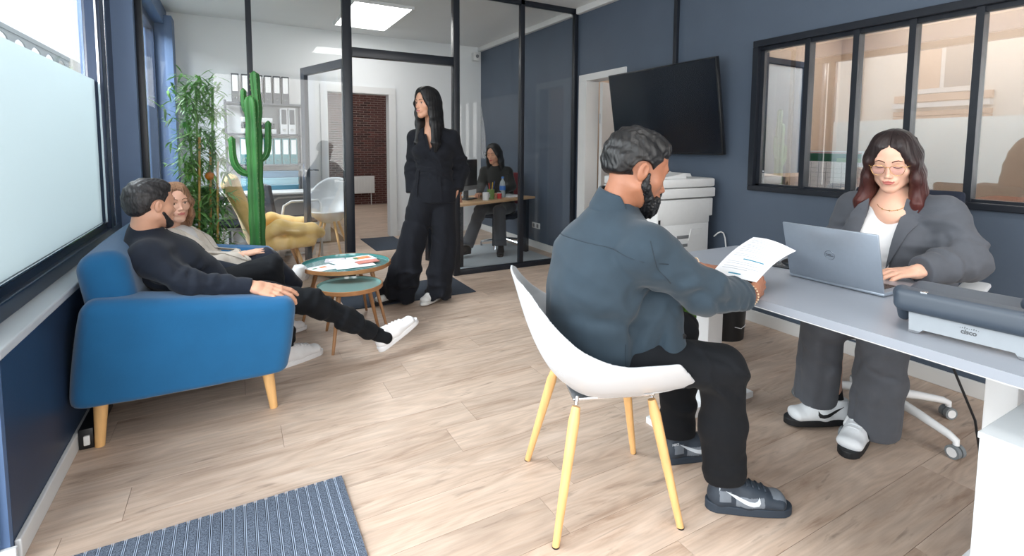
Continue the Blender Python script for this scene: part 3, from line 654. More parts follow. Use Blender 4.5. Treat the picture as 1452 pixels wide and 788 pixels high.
# entrance mat in the foreground --------------------------------------
M_carp = mat('flecked_carpet', rgb(112, 124, 142), .95, var2=rgb(30, 38, 52), vscale=240, bump=.6, bscale=330)
M_rail = mat('mat_rail', rgb(158, 172, 192), .6); M_rub = mat('dark_rubber', rgb(26, 30, 38), .7)
em = empty('entrance_mat', (.31, 1.914, 0), label='grey striped entrance mat with pale rails in the near left of the floor', cat='mat')
box('backing', -1.06, 0, -1.35, 0, .0, .006, M_rub, em)
N_ = 33; p_ = .0322
for i in range(N_):
    x1 = -i*p_
    box('carpet_strip', x1-.0225, x1-.001, -1.348, -.001, .006, .013, M_carp, em)
    if i < N_-1:
        mb = MB(); mb.box(x1-.0262, x1-.0240, -1.348, -.001, .006, .014); mb.box(x1-.0312, x1-.0292, -1.348, -.001, .006, .014)
        o = mb.build('rail', M_rail, em)
# door mats
M_mat = mat('charcoal_mat', rgb(52, 60, 72), .95, var=.12, vscale=200, bump=.5, bscale=400)
for nm, a in (('charcoal door mat under the standing woman in the glass doorway', (.70, 1.76, 3.93, 4.49)), ('dark door mat on the back office floor before the brick corridor', (1.42, 1.86, 6.05, 6.93))):
    e = box('door_mat', a[0], a[1], a[2], a[3], 0, .008, M_mat, None, .003); tag(e, nm, 'mat')
# desk -------------------------------------------------------------------
M_desk = mat('grey_laminate', rgb(150, 156, 166), .35, var=.01, vscale=5)
M_wmetal = mat('white_powder_coat', rgb(232, 234, 236), .35)
dk = empty('desk', (1.88, 1.0, 0), label='long light grey desk on white T-shaped legs along the right wall', cat='desk')
mb = MB(); c = [(1.50, -.3), (2.26, -.3), (2.26, 1.70), (2.24, 1.72), (1.53, 1.72), (1.50, 1.69)]
mb.prism([(x-1.88, y-1.) for x, y in c], .716, .742); mb.build('desktop', M_desk, dk)
mb = MB(); mb.box(-.375, .375, -.9, .71, .7155, .7165) if False else mb.box(-.36, .36, -1.2, .68, .706, .7155); mb.build('underframe', M_wmetal, dk)
for yy in (.50, 1.57):
    mb = MB(); mb.box(-.005, .095, yy-1., yy-1.+.075, .03, .71, .006); mb.build('leg', M_wmetal, dk, smooth=True, sharp=40)
    mb = MB(); mb.prism([(-.30, 0), (.34, 0), (.34, .028), (.12, .045), (-.09, .045), (-.30, .028)], yy-1.-.002, yy-1.+.08, Matrix(((1, 0, 0, 0), (0, 0, 1, 0), (0, 1, 0, 0), (0, 0, 0, 1)))); mb.build('foot', M_wmetal, dk)
# cable hanging behind the desk (right)
mb = MB(); mb.tube([(2.02, .76, .70), (2.04, .72, .55), (2.10, .66, .35), (2.13, .64, .18), (2.12, .62, .05), (2.10, .55, .006)], .004, 6); tag(mb.build('power_cable', M_blackp, smooth=True), 'thin black cable hanging from the desk beside the office chair caster', 'cable')
# white cabinet bottom right
cb = empty('cabinet', (1.46, .449, 0), label='white box cabinet in the near right corner below the desk', cat='cabinet')
mb = MB(); mb.box(0, .42, -.8, 0, .0, .585, .002); M_cab = mat('cabinet_white', rgb(196, 202, 206), .5); mb.build('body', M_cab, cb); mb = MB(); mb.box(-.003, .425, -.803, .003, .585, .600, .002); mb.build('top_panel', M_cab, cb)
# laptop ------------------------------------------------------------------
lp = empty('laptop', (1.893, 1.03, .742), 0, 'open silver laptop facing the woman on the grey desk', 'laptop')
mb = MB(); M_lap2 = mat('laptop_silver', rgb(160, 170, 182), .35, metal=.6, var=.02, vscale=60)
mb.box(.0, .235, -.17, .17, .002, .016, .004); mb.build('base', M_lap2, lp, smooth=True, sharp=40)
mb = MB()
for i in range(5):
    for j in range(13): mb.box(.045+i*.0185, .061+i*.0185, -.145+j*.0222, -.1255+j*.0222, .016, .0175)
kb = mb.build('keyboard', M_blackp, lp); tag(kb, kind='stuff')
MT = Matrix.Translation((.002, 0, .012)) @ Matrix.Rotation(math.radians(-17), 4, 'Y')
mb = MB(); mb.box(-.004, .004, -.17, .17, 0, .218, .0035, 2, MT); ld = mb.build('lid', M_lap2, lp, smooth=True, sharp=40)
mb = MB(); mb.box(.0042, .0048, -.162, .162, .012, .208, M=MT); mb.build('screen', mat('screen', rgb(20, 22, 26), .15), ld)
def text(name, body, size, M, m, parent, depth=.0004, bold=0.):
    cu = bpy.data.curves.new(name, 'FONT'); cu.body = body; cu.size = size; cu.extrude = depth; cu.align_x = 'CENTER'; cu.align_y = 'CENTER'; cu.offset = bold
    t = bpy.data.objects.new(name+'_tmp', cu); COL.objects.link(t); dg = bpy.context.evaluated_depsgraph_get(); me = bpy.data.meshes.new_from_object(t.evaluated_get(dg)); bpy.data.objects.remove(t)
    me.transform(M); me.name = name; return link(name, me, m, parent)
# logo: lettering in a ring, on the back of the lid (faces -x); text +x -> -y when seen from -x
BX = Matrix(((0, 0, -1, 0), (-1, 0, 0, 0), (0, 1, 0, 0), (0, 0, 0, 1)))
LM = MT @ Matrix.Translation((-.0044, 0, .112)) @ BX
M_logo = mat('logo_grey', rgb(96, 102, 110), .3, metal=.5)
text('lettering', 'DELL', .0125, LM, M_logo, ld, bold=.0004)
mb = MB(); mb.tube([(.0175*math.cos(t), .0175*math.sin(t), 0) for t in np.linspace(0, 2*math.pi, 33)], .0008, 6); bmesh.ops.transform(mb.bm, matrix=LM, verts=mb.bm.verts[:]); mb.build('logo_ring', M_logo, ld)
# dock cable + small phone behind the laptop
ph = empty('smartphone', (2.02, 1.335, .742), math.radians(12), 'black smartphone lying behind the laptop next to the paper', 'phone')
mb = MB(); mb.box(-.045, .045, -.085, .085, 0, .009, .004); mb.build('body', M_blackp, ph); mb = MB(); mb.box(-.041, .041, -.080, .080, .0091, .0096); mb.build('screen', mat('phone_glass', rgb(30, 42, 52), .1), ph)
sm = SD(); sm.ell((2.07, 1.30, .742), (.032, .055, .030)); sm.cut((0, 0, .742), (0, 0, -1)); tag(sdobj('computer_mouse', sm, .004, M_blackp), 'rounded black computer mouse behind the laptop', 'mouse')
# conference phone with its metal stand --------------------------------------
M_cph = mat('phone_charcoal', rgb(60, 70, 82), .45); 
cp = empty('desk_phone', (1.60, .66, .742), math.radians(5.5), 'charcoal desk phone on a silver metal stand at the right of the desk', 'phone')
# local frame: y runs along the desk (negative = nearer the camera's right), x away from the camera
pl = [(0.0, .006), (.012, .002), (.030, .108), (.022, .108)]
def side_prism(mb, poly, ya, yb):   # poly in x,z
    return mb.prism(poly, ya, yb, Matrix(((1, 0, 0, 0), (0, 0, 1, 0), (0, 1, 0, 0), (0, 0, 0, 1))))
mb = MB(); vs = [(-.004, -.05, .0), (-.004, -.012, .0), (-.004, -.05, .012)]
# stand: plate leaning back, with two feet and a raised lower edge
P2 = [(-.0, .0), (-.020, .0), (-.030, .012), (-.215, .012), (-.225, .0), (-.245, .0), (-.262, .078), (.012, .078)]
MS = Matrix(((0, math.sin(.32), .95, 0), (1, 0, 0, 0), (0, math.cos(.32), -.32, 0), (0, 0, 0, 1)))
M_std = mat('stand_silver', rgb(138, 144, 150), .5, metal=.1, var=.03)
mb = MB(); mb.prism(P2, -.002, .002, MS); mb.build('stand', M_std, cp)
mb = MB(); mb.prism([(.0, .0), (-.020, .0), (-.024, .006), (.001, .006)], -.0035, .003, MS); mb.build('foot_pad', mat('pad_grey', rgb(96, 100, 106), .6), cp)
mb = MB(); mb.prism([(-.225, .0), (-.245, .0), (-.246, .006), (-.221, .006)], -.0035, .003, MS); mb.build('foot_pad', _mats['pad_grey'], cp)
s = SD(); s.rbox((.085, -.125, .085), (.085, .165, .022), .018, R=rotm((0, 1, 0), math.radians(-8))); s.rbox((.02, -.125, .088), (.03, .165, .028), .015, k=.02)
s.cone((.03, .035, .10), (.10, .045, .018), .016, .016, k=.02); s.cut((0, 0, .003), (0, 0, -1)); sdobj('housing', s, .005, M_cph, cp)
s = SD(); s.cone((.10, -.235, .118), (.22, -.245, .125), .020, .020, k=0); s.ell((.09, -.235, .118), (.04, .032, .024), k=.02); s.ell((.22, -.245, .122), (.04, .032, .024), k=.02); sdobj('handset', s, .005, M_cph, cp)
mb = MB(); mb.box(-.002, .014, -.035, -.020, .112, .117); mb.build('key_light', M_chrome, cp); 
mb = MB(); mb.box(.0, .11, -.26, -.03, .1165, .118, M=None); mb.build('edge_strip', M_alu, cp) if False else mb.bm.free()
LM = MS @ Matrix.Translation((-.125, .034, -.0023)) @ Matrix.Rotation(math.pi, 4, 'Z') @ Matrix.Rotation(math.pi, 4, 'X')
LM = MS @ Matrix(((-1, 0, 0, -.125), (0, 1, 0, .034), (0, 0, -1, -.0023), (0, 0, 0, 1)))
M_ink = mat('ink_dark', rgb(50, 54, 60), .4)
text('lettering', 'cisco', .016, LM, M_ink, cp, bold=.0006)
for i, hh in enumerate([.3, .5, .9, .5, .3, .5, .9, .5, .3]):
    mb = MB(); mb.box(-.0185+i*.0046-.0008, -.0185+i*.0046+.0008, .008, .008+.0055*hh, -.0004, .0004, M=LM); mb.build('logo_bar', M_ink, cp)
# white tub chair ------------------------------------------------------------
CF = 0.3703
wc = empty('tub_chair', (1.105, 1.375, 0), -CF, 'white plastic tub chair with four round beech legs in the foreground', 'chair')
# local frame: +x forward, +y left (away from the camera)
def shell_fn(p):
    x, y, z = p[:, 0], p[:, 1], p[:, 2]
    zz = np.clip(z-.46, 0, 1)
    xs = x+.30*zz*np.clip((.12-x)/.3, 0, 1)
    a = np.where(xs < 0, .215, .50); b = .250+.075*np.clip(zz/.2, 0, 1)**.8-.16*np.clip(z-.66, 0, 1)
    zl = .72; c = zl-.412
    zq = np.minimum(z-zl, 0)
    q = np.maximum(np.abs(xs/a)**2.7+np.abs(y/b)**2.7+np.abs(zq/c)**3.2, 1e-6)
    return (q**(1/2.8)-1)*.21
def shell_sd():
    s = SD()
    s.ops.append((lambda p: np.abs(shell_fn(p))-.0045, 0, False)); s._b((-.05, 0, .6), .46)
    def rim(p):
        x = p[:, 0]; ay = np.abs(p[:, 1])
        t = np.clip((.02-x)/.31, 0, 1); z = .600+.215*t**1.5-.35*np.clip(ay-.13, 0, 1)*t
        return (p[:, 2]-z)*.8
    s.cutf(rim, .006)
    s.cutf(lambda p: (p[:, 0]-(.285-.95*np.clip(p[:, 2]-.455, 0, 1)))*.75, .008)
    s.cutf(lambda p: np.minimum(np.minimum(.17-np.abs(p[:, 1]), p[:, 0]-.10), p[:, 2]-.455), .03)
    s.cutf(lambda p: .022-np.sqrt((p[:, 0]+.172)**2+((np.abs(p[:, 1])-.11)*.55)**2+((p[:, 2]-.455)*.8)**2), .003)
    return s
sdobj('shell', shell_sd(), .0065, M_shell, wc)
for i, (fx, fy) in enumerate([(.972, 1.672), (.828, 1.245), (1.372, 1.501), (1.229, 1.111)]):
    dx, dy = fx-1.105, fy-1.375; lx = dx*math.cos(CF)-dy*math.sin(CF); ly = dx*math.sin(CF)+dy*math.cos(CF)
    tx, ty = lx*.62, ly*.62
    mb = MB(); mb.tube([(tx, ty, .405), (tx+(lx-tx)*.12, ty+(ly-ty)*.12, .36), (lx, ly, .0)], [.0135, .0185, .0115], 16); lg = mb.build('leg', M_oak, wc, smooth=True, sharp=60)
    mb = MB(); mb.tube([(tx-(lx-tx)*.06, ty-(ly-ty)*.06, .438), (tx, ty, .412)], .0065, 10); mb.build('bolt', M_chrome, lg)
    mb = MB(); mb.tube([(lx, ly, .004), (lx, ly, .0)], .0122, 12); mb.build('glide', M_blackp, lg)
mb = MB(); mb.box(-.14, .14, -.13, .13, .418, .428, .003); mb.build('seat_plate', M_chrome, wc)
# office chair under the woman ------------------------------------------------
oc = empty('office_chair', (2.56, 1.16, 0), math.radians(180+12), 'white framed swivel office chair on casters behind the desk', 'chair')
s = SD(); s.rbox((0, 0, .455), (.24, .24, .035), .03); sdobj('seat', s, .012, mat('dark_seat', rgb(36, 42, 54), .9), oc)
s = SD(); s.rbox((-.25, 0, .80), (.022, .22, .26), .02, R=rotm((0, 1, 0), math.radians(-10))); sdobj('backrest', s, .012, mat('navy_mesh', rgb(24, 32, 48), .9), oc)
mb = MB(); mb.tube([(0, 0, .42), (0, 0, .10)], [.028, .028], 16); mb.build('gas_lift', M_wmetal, oc, smooth=True, sharp=40)
mb = MB(); mb.box(-.16, .16, -.10, .10, .385, .42, .01); mb.build('mechanism', M_wmetal, oc)
for sgn in (-1, 1):
    mb = MB(); mb.tube([(.0, sgn*.23, .42), (.0, sgn*.30, .45), (0, sgn*.30, .66)], .014, 8); mb.box(-.13, .14, sgn*.30-.045, sgn*.30+.045, .66, .685, .01); mb.build('armrest', M_wmetal, oc, smooth=True, sharp=40)
ca0 = math.radians(-86+45)
for i in range(5):
    aa = 2*math.pi*i/5 + math.atan2(.832-1.16, 2.491-2.56) - math.radians(192)
    ux, uy = math.cos(aa), math.sin(aa); R_ = .33
    mb = MB(); mb.tube([(ux*.02, uy*.02, .13), (ux*.18, uy*.18, .108), (ux*(R_-.03), uy*(R_-.03), .085), (ux*R_, uy*R_, .072), (ux*R_, uy*R_, .055)], [.024, .019, .016, .014, .012], 10); sp = mb.build('base_spoke', M_wmetal, oc, smooth=True, sharp=50)
    for sgn in (-1, 1):
        c = Vector((ux*R_, uy*R_, .0275)); nrm_ = Vector((-uy, ux, 0))
        mb = MB(); mb.tube([c+nrm_*sgn*.004, c+nrm_*sgn*.022], .0275, 20); mb.build('caster_wheel', mat('caster_grey', rgb(120, 126, 130), .5), sp, smooth=True, sharp=40)
        mb = MB(); mb.tube([c+nrm_*sgn*.0222, c+nrm_*sgn*.024], .019, 20); mb.build('caster_cap', M_wmetal, sp, smooth=True, sharp=40)
# television ----------------------------------------------------------------
tv = empty('television', (3.13, 3.14, 1.56), label='large black flat television tilted down on the slate wall', cat='television')
MT = Matrix.Rotation(math.radians(-9.5), 4, 'Y')
mb = MB(); mb.box(-.075, -.04, -.605, .605, -.358, .358, .004, 2, MT); mb.build('casing', mat('tv_casing', rgb(16, 18, 22), .35), tv, smooth=True, sharp=40)
mb = MB(); mb.box(-.0765, -.0755, -.595, .595, -.345, .348, M=MT); mb.build('screen', mat('tv_screen', rgb(13, 19, 29), .26, spec=.5), tv)
mb = MB(); mb.box(-.04, .07, -.15, .15, -.12, .12); mb.build('wall_bracket', M_blackp, tv)
mb = MB(); mb.box(3.175, 3.209, 3.095, 3.13, 1.9, 2.634, .003); tag(mb.build('cable_trunking', M_frame), 'vertical black cable trunking on the wall above the television', 'trunking')
# copier ----------------------------------------------------------------------
M_cop = mat('copier_plastic', rgb(216, 217, 217), .5, var=.02); M_cop2 = mat('copier_grey', rgb(120, 122, 124), .5)
co = empty('copier', (2.83, 2.9, 0), label='tall white office photocopier in the corner under the television', cat='copier')
def cbx(n, x0, x1, y0, y1, z0, z1, m=M_cop, bev=.008, par=None): return box(n, x0, x1, y0, y1, z0, z1, m, par or co, bev)
b = cbx('body', -.295, .235, -.30, .28, .03, .875)
cbx('rear_housing', .235, .262, -.27, .25, .30, .73); cbx('rear_housing', .235, .285, -.29, .27, .74, .875)
cbx('base', -.29, .23, -.29, .27, 0, .03, M_cop2)
cbx('side_door', -.20, .225, -.306, -.299, .10, .69, bev=.003); cbx('side_cover', -.29, .23, -.305, -.299, .70, .865, bev=.003)
sc_ = cbx('scanner', -.30, .29, -.305, .29, .885, .955); cbx('scanner_lid', -.30, .285, -.305, .29, .96, 1.025, bev=.014)
mb = MB(); side_prism(mb, [(-.24, 1.02), (.26, 1.02), (.24, 1.05), (.05, 1.06), (-.02, 1.085), (-.22, 1.035)], -.10, .25); mb.build('document_feeder', M_cop, co)
mb = MB(); side_prism(mb, [(-.30, 1.022), (.02, 1.022), (.0, 1.062)], -.27, -.12); mb.build('feeder_hood', M_cop, co)
mb = MB(); mb.box(-.28, .0, -.08, .2, 1.075, 1.083, M=Matrix.Rotation(math.radians(-5), 4, 'Y')); mb.build('paper_tray', M_alu, co)
cbx('display', -.36, -.30, -.25, .10, .93, .975, M_cop2, .004)
cbx('handle_recess', -.10, .02, -.3075, -.305, .590, .615, M_cop2, .001); cbx('handle_recess', -.11, .01, -.3075, -.305, .530, .552, M_cop2, .001); cbx('latch', .06, .12, -.310, -.305, .62, .645, M_cop2, .002)
mb = MB(); side_prism(mb, [(.04, .66), (.15, .66), (.13, .61), (.06, .61), (.03, .57), (.015, .57)], -.311, -.306); mb.build('release_lever', M_cop, co)
cbx('vent_slot', -.285, -.265, -.3075, -.305, .66, .74, M_blackp, .001)
for z in (.12, .27, .42): 
    d = cbx('paper_drawer', -.302, -.295, -.29, .27, z, z+.135, bev=.003); cbx('drawer_handle', -.304, -.3015, -.09, .07, z+.09, z+.115, M_cop2, .001, d)
mb = MB(); mb.tube([(3.125, 2.60, .58), (3.14, 2.575, .61), (3.155, 2.56, .62), (3.17, 2.55, .61), (3.18, 2.54, .57), (3.186, 2.535, .50), (3.188, 2.53, .40), (3.186, 2.53, .25), (3.18, 2.54, .1), (3.17, 2.58, .03), (3.16, 2.62, .008)], .005, 8); tag(mb.build('power_cable', M_white, smooth=True), 'white cable looping down beside the copier', 'cable')
# bin ---------------------------------------------------------------------
bn = empty('waste_bin', (2.80, 2.22, 0), label='black round waste bin on the floor behind the desk leg', cat='bin')
mb = MB(); mb.lathe([(0, 0), (.125, 0), (.14, .30), (.134, .30), (.12, .006), (0, .006)], n=40); mb.build('body', M_blackp, bn, smooth=True, sharp=40)
mb = MB(); mb.tube([(.143*math.cos(t), .143*math.sin(t), .30) for t in np.linspace(0, 2*math.pi, 41)], .006, 6); mb.build('rim', M_blackp, bn, smooth=True)
mb = MB(); mb.tube([(-.05, -.125, .10), (.0, -.1345, .085), (.03, -.133, .094), (.07, -.115, .095)], .002, 5); mb.build('sticker', M_paper, bn)
# planter with grass -----------------------------------------------------------
pt = empty('grass_planter', (2.13, 2.02, 0), label='artificial green grass tuft in a white planter beyond the desk end', cat='plant')
s = SD(); s.rbox((0, 0, .15), (.13, .13, .15), .012); s.rbox((0, 0, .26), (.118, .118, .06), .01, sub=True); sdobj('planter', s, .009, M_white, pt)
def blades(name, n, rad, z0, hmin, hmax, m, parent, lean=.12, w=.0035, seed=1, cx=0, cy=0):
    R_ = np.random.RandomState(seed); vs = []; fs = []
    for i in range(n):
        a = R_.rand()*6.28; r = rad*math.sqrt(R_.rand()); x, y = cx+r*math.cos(a), cy+r*math.sin(a); h_ = hmin+(hmax-hmin)*R_.rand(); ld_ = lean*(R_.rand()+.2)*(.4+r/rad); b_ = R_.rand()*6.28
        dx, dy = math.cos(a+.6*R_.randn())*ld_, math.sin(a+.6*R_.randn())*ld_; px, py = math.cos(b_)*w, math.sin(b_)*w
        o_ = len(vs)
        for k in range(4):
            t = k/3.; ww = 1-t*.9; vs += [(x+dx*t*t-px*ww, y+dy*t*t-py*ww, z0+h_*t*(1-.25*t*ld_/.1)), (x+dx*t*t+px*ww, y+dy*t*t+py*ww, z0+h_*t*(1-.25*t*ld_/.1))]
        for k in range(3): fs.append((o_+2*k, o_+2*k+1, o_+2*k+3, o_+2*k+2))
    o = pydata(name, vs, fs, m, parent); tag(o, kind='stuff'); return o
M_grass = mat('grass_green', rgb(120, 168, 66), .6, var2=rgb(70, 120, 44), vscale=18)
blades('grass_blades', 1400, .13, .24, .25, .42, M_grass, pt, .10)
box('soil', -.118, .118, -.118, .118, .2, .235, mat('soil', rgb(60, 46, 36), .95), pt)
# cactus -------------------------------------------------------------------------
M_cac = mat('cactus_green', rgb(64, 128, 62), .55, var2=rgb(34, 88, 44), vscale=10, stretch=(1, 1, .3), bump=.2, bscale=80)
ct = empty('cactus', (.128, 4.25, 0), label='tall green column cactus with side arms behind the far sofa arm', cat='plant')
def ribbed(name, pts, r, ribs=5, seed=0, depth=.46, parent=ct):
    R_ = random.Random(seed); n = ribs*6; mb = MB(); P = [Vector(p) for p in pts]
    # resample
    Q = []
    for i in range(len(P)-1):
        L2 = (P[i+1]-P[i]).length; k = max(2, int(L2/.018))
        for j in range(k): Q.append(P[i].lerp(P[i+1], j/k))
    Q.append(P[-1]); K = len(Q); 
    for _ in range(6): Q = [Q[0]]+[(Q[i-1]+Q[i]*2+Q[i+1])/4 for i in range(1, K-1)]+[Q[-1]]
    rings = []; up = Vector((1, 0, 0)); spv = []
    for i, p in enumerate(Q):
        t = (Q[min(i+1, K-1)]-Q[max(i-1, 0)]).normalized(); a = (up-t*up.dot(t)).normalized(); up = a; b = t.cross(a)
        end = (K-1-i)*.018/r; rr = r*(math.sqrt(max(0, 1-(1-min(end, 1))**2)) if end < 1 else 1)*(1+.04*math.sin(i*.55+seed)+.03*math.sin(i*.21+seed*2)); rr = max(rr, .004)
        if i < 3: rr *= .8+.07*i
        ring = []
        for j in range(n):
            th = 2*math.pi*j/n; f = 1-depth*(1-abs(math.cos(th*ribs/2)))**.8*1.0
            q = p+(a*math.cos(th)+b*math.sin(th))*rr*f; ring.append(mb.bm.verts.new(q))
            if j % 6 == 0 and i % 2 == 0: spv.append((q, (a*math.cos(th)+b*math.sin(th))))
        rings.append(ring)
    for i in range(K-1):
        for j in range(n): mb.bm.faces.new((rings[i][j], rings[i][(j+1) % n], rings[i+1][(j+1) % n], rings[i+1][j]))
    mb.bm.faces.new(rings[-1]); mb.bm.faces.new(list(reversed(rings[0])))
    o = mb.build(name, M_cac, parent, smooth=True)
    mb = MB()
    for q, d in spv: 
        for dz in (-.4, .4): mb.tube([q, q+(d+Vector((0, 0, dz))).normalized()*.009], [.0009, .0003], 3)
    tag(mb.build('spine', mat('spine_tan', rgb(200, 184, 140), .6), o), kind='stuff')
    return o
ribbed('stem', [(-.005, 0, .24), (.0, 0, .6), (-.002, 0, 1.0), (-.002, .0, 1.4), (-.012, 0, 1.60)], .058, 5, 1)
ribbed('arm', [(.01, 0, 1.30), (.03, .0, 1.48), (.022, .0, 1.62), (.016, 0, 1.775)], .034, 5, 2)
ribbed('arm', [(.03, 0, 1.12), (.072, 0, 1.135), (.092, 0, 1.20), (.098, 0, 1.42)], .022, 4, 3)
ribbed('arm', [(-.03, 0, 1.02), (-.10, 0, 1.045), (-.135, 0, 1.12), (-.14, 0, 1.30)], .024, 4, 4)
ribbed('arm', [(-.03, .02, 1.45), (-.055, .03, 1.52), (-.055, .03, 1.65)], .02, 4, 6)
mb = MB(); mb.lathe([(0, 0), (.12, 0), (.155, .28), (.143, .28), (.13, .24), (0, .24)], n=32); mb.build('pot', mat('anthracite_pot', rgb(60, 64, 70), .6), ct, smooth=True, sharp=40)
# power strip at the left wall ------------------------------------------------------
ps = empty('socket_box', (-.565, 2.74, 0), label='black socket box with a white plug by the sofa leg at the left wall', cat='socket')
box('body', -.018, .03, -.13, .25, .0, .085, M_blackp, ps, .004); mb = MB(); mb.lathe([(0, 0), (.022, 0), (.022, .012), (.018, .016), (0, .016)], n=20, M=Matrix.Translation((.03, -.075, .045)) @ Matrix.Rotation(math.radians(90), 4, 'Y')); mb.build('plug', M_white, ps, smooth=True, sharp=40)
box('plug_base', .0, .02, -.142, -.13, .02, .06, M_white, ps, .003)
# calendar on the inner window ---------------------------------------------------------
cl = empty('calendar', (3.266, 1.82, 1.09), label='yearly wall calendar with a green picture band stuck behind the inner window', cat='calendar')
M_cal = bpy.data.materials.new('thin_paper'); M_cal.use_nodes = True; nt = M_cal.node_tree; nt.nodes.clear(); o_ = nt.nodes.new('ShaderNodeOutputMaterial'); a_ = nt.nodes.new('ShaderNodeBsdfTranslucent'); b_ = nt.nodes.new('ShaderNodeBsdfDiffuse'); a_.inputs[0].default_value = b_.inputs[0].default_value = (.86, .87, .89, 1); m_ = nt.nodes.new('ShaderNodeMixShader'); nt.links.new(a_.outputs[0], m_.inputs[1]); nt.links.new(b_.outputs[0], m_.inputs[2]); nt.links.new(m_.outputs[0], o_.inputs[0])
pydata('sheet', [(0, -.25, -.115), (0, .20, -.115), (0, .20, .145), (0, -.25, .145)], [(0, 1, 2, 3)], M_cal, cl)
box('print', -.0006, 0, -.165, .17, .078, .128, M_green, cl); box('print', -.0008, -.0004, -.165, -.02, .075, .100, mat('print_lime', rgb(150, 190, 110), .6), cl); box('print', -.0006, 0, -.165, .19, .130, .134, M_red, cl)
box('print', -.0006, 0, -.24, -.18, .07, .135, mat('print_slate', rgb(110, 120, 128), .6), cl)
TM = Matrix.Translation((-.001, -.21, .118)) @ BX; text('lettering', '20', .026, TM, M_paper, cl, bold=.0008)
TM = Matrix.Translation((-.001, -.21, .093)) @ BX; text('lettering', '25', .026, TM, M_paper, cl, bold=.0008)
for k in range(8):
    yy = .185-k*.0485
    if yy < -.22: break
    pass
    for j in range(5): box('rule', -.0009, -.0005, yy-.0425, yy, -.078+j*.028, -.0768+j*.028, M_cop2, cl)
    box('rule', -.0009, -.0005, yy-.046, yy-.0435, -.09, .072, M_cop2, cl)
# ---------------------------------------------------------------- back office behind the glass
M_shelf = mat('grey_shelf_metal', rgb(88, 92, 100), .5)
sh = empty('shelving_unit', (.33, 6.80, 0), label='grey metal shelving unit with binders against the back office wall', cat='shelf')
for x in (-.40, .385):
    for y in (-.17, .15): box('upright', x-.012, x+.012, y-.012, y+.012, 0, 1.74, M_shelf, sh)
for z in (.36, .70, 1.02, 1.37, 1.72): box('shelf_board', -.41, .40, -.18, .17, z-.018, z, M_shelf, sh)
M_bdk = mat('binder_dark', rgb(78, 82, 88), .6); M_bwh = mat('binder_white', rgb(206, 210, 214), .5); M_bteal = mat('binder_teal', rgb(60, 128, 136), .5); M_lab = mat('label_white', rgb(232, 234, 236), .6)
def binder(m, labelm):
    e = empty('binder', (0, 0, 0))
    box('cover', -.038, .038, -.14, .14, 0, .315, m, e); box('spine_label', -.027, .027, -.1415, -.14, .12, .30, labelm, e)
    mb = MB(); mb.tube([(.014*math.cos(t), -.1415, .05+.014*math.sin(t)) for t in np.linspace(0, 2*math.pi, 13)], .003, 5); mb.build('finger_ring', M_chrome, e); return e
def copy_tree(o, parent=None):
    c = o.copy(); COL.objects.link(c); c.parent = parent
    for ch in list(o.children): copy_tree(ch, c)
    return c
protos = {}
def put_binder(kind, x, z, label, group, y=6.78, s=1.):
    m, l = {'dark': (M_bdk, M_lab), 'white': (M_bwh, M_bdk), 'teal': (M_bteal, M_lab)}[kind]
    if kind not in protos: protos[kind] = b = binder(m, l)
    else: b = copy_tree(protos[kind])
    b.location = (x, y, z); b.scale = (1, 1, s); tag(b, label, 'binder', group)
ords = ['leftmost', 'second from left', 'third from left', 'fourth from left', 'fifth from left', 'rightmost']
for i, x in enumerate((.035, .135, .27, .365, .455, .545)): put_binder('dark', x, 1.72, 'dark grey lever arch binder on top of the shelving unit, '+ords[i], 'dark binders on top of the shelving')
for i, x in enumerate((.52, .605)): put_binder('white', x, 1.37, 'pale binder standing on the second shelf, '+('left of the pair' if i == 0 else 'right of the pair'), 'pale binders on the second shelf', s=.95)
o5 = ['far left', 'second', 'third', 'fourth', 'fifth', 'sixth', 'far right']
for i in range(7): put_binder('teal', .10+i*.086, 1.02, 'teal binder in the row on the middle shelf, %s from the left' % o5[i] if 0 < i < 6 else 'teal binder in the row on the middle shelf, '+o5[i], 'teal binders on the middle shelf', s=.95)
for i, (z, w, m) in enumerate([(1.37, .36, M_bwh), (1.435, .34, M_bdk), (1.50, .32, M_bwh)]):
    e = box('paper_stack', .08, .08+w, 6.66, 6.9, z, z+.055, m, None, .004); tag(e, ['bottom', 'grey middle', 'top'][i]+' document tray of the pile on the second shelf', 'paper stack')
for i, (z, c) in enumerate([(.70, (70, 140, 168)), (.78, (110, 168, 186)), (.86, (52, 112, 146))]):
    e = empty('storage_box', (.36, 6.78, z), label=['lowest', 'middle', 'topmost'][i]+' blue storage box stacked on the lower shelf', cat='box')
    box('body', -.30, .30, -.13, .13, 0, .066, mat('box_blue_%d' % i, rgb(*c), .5), e, .004); box('lid', -.305, .305, -.135, .135, .066, .078, mat('box_lid_%d' % i, rgb(*[min(255, v+20) for v in c]), .5), e)
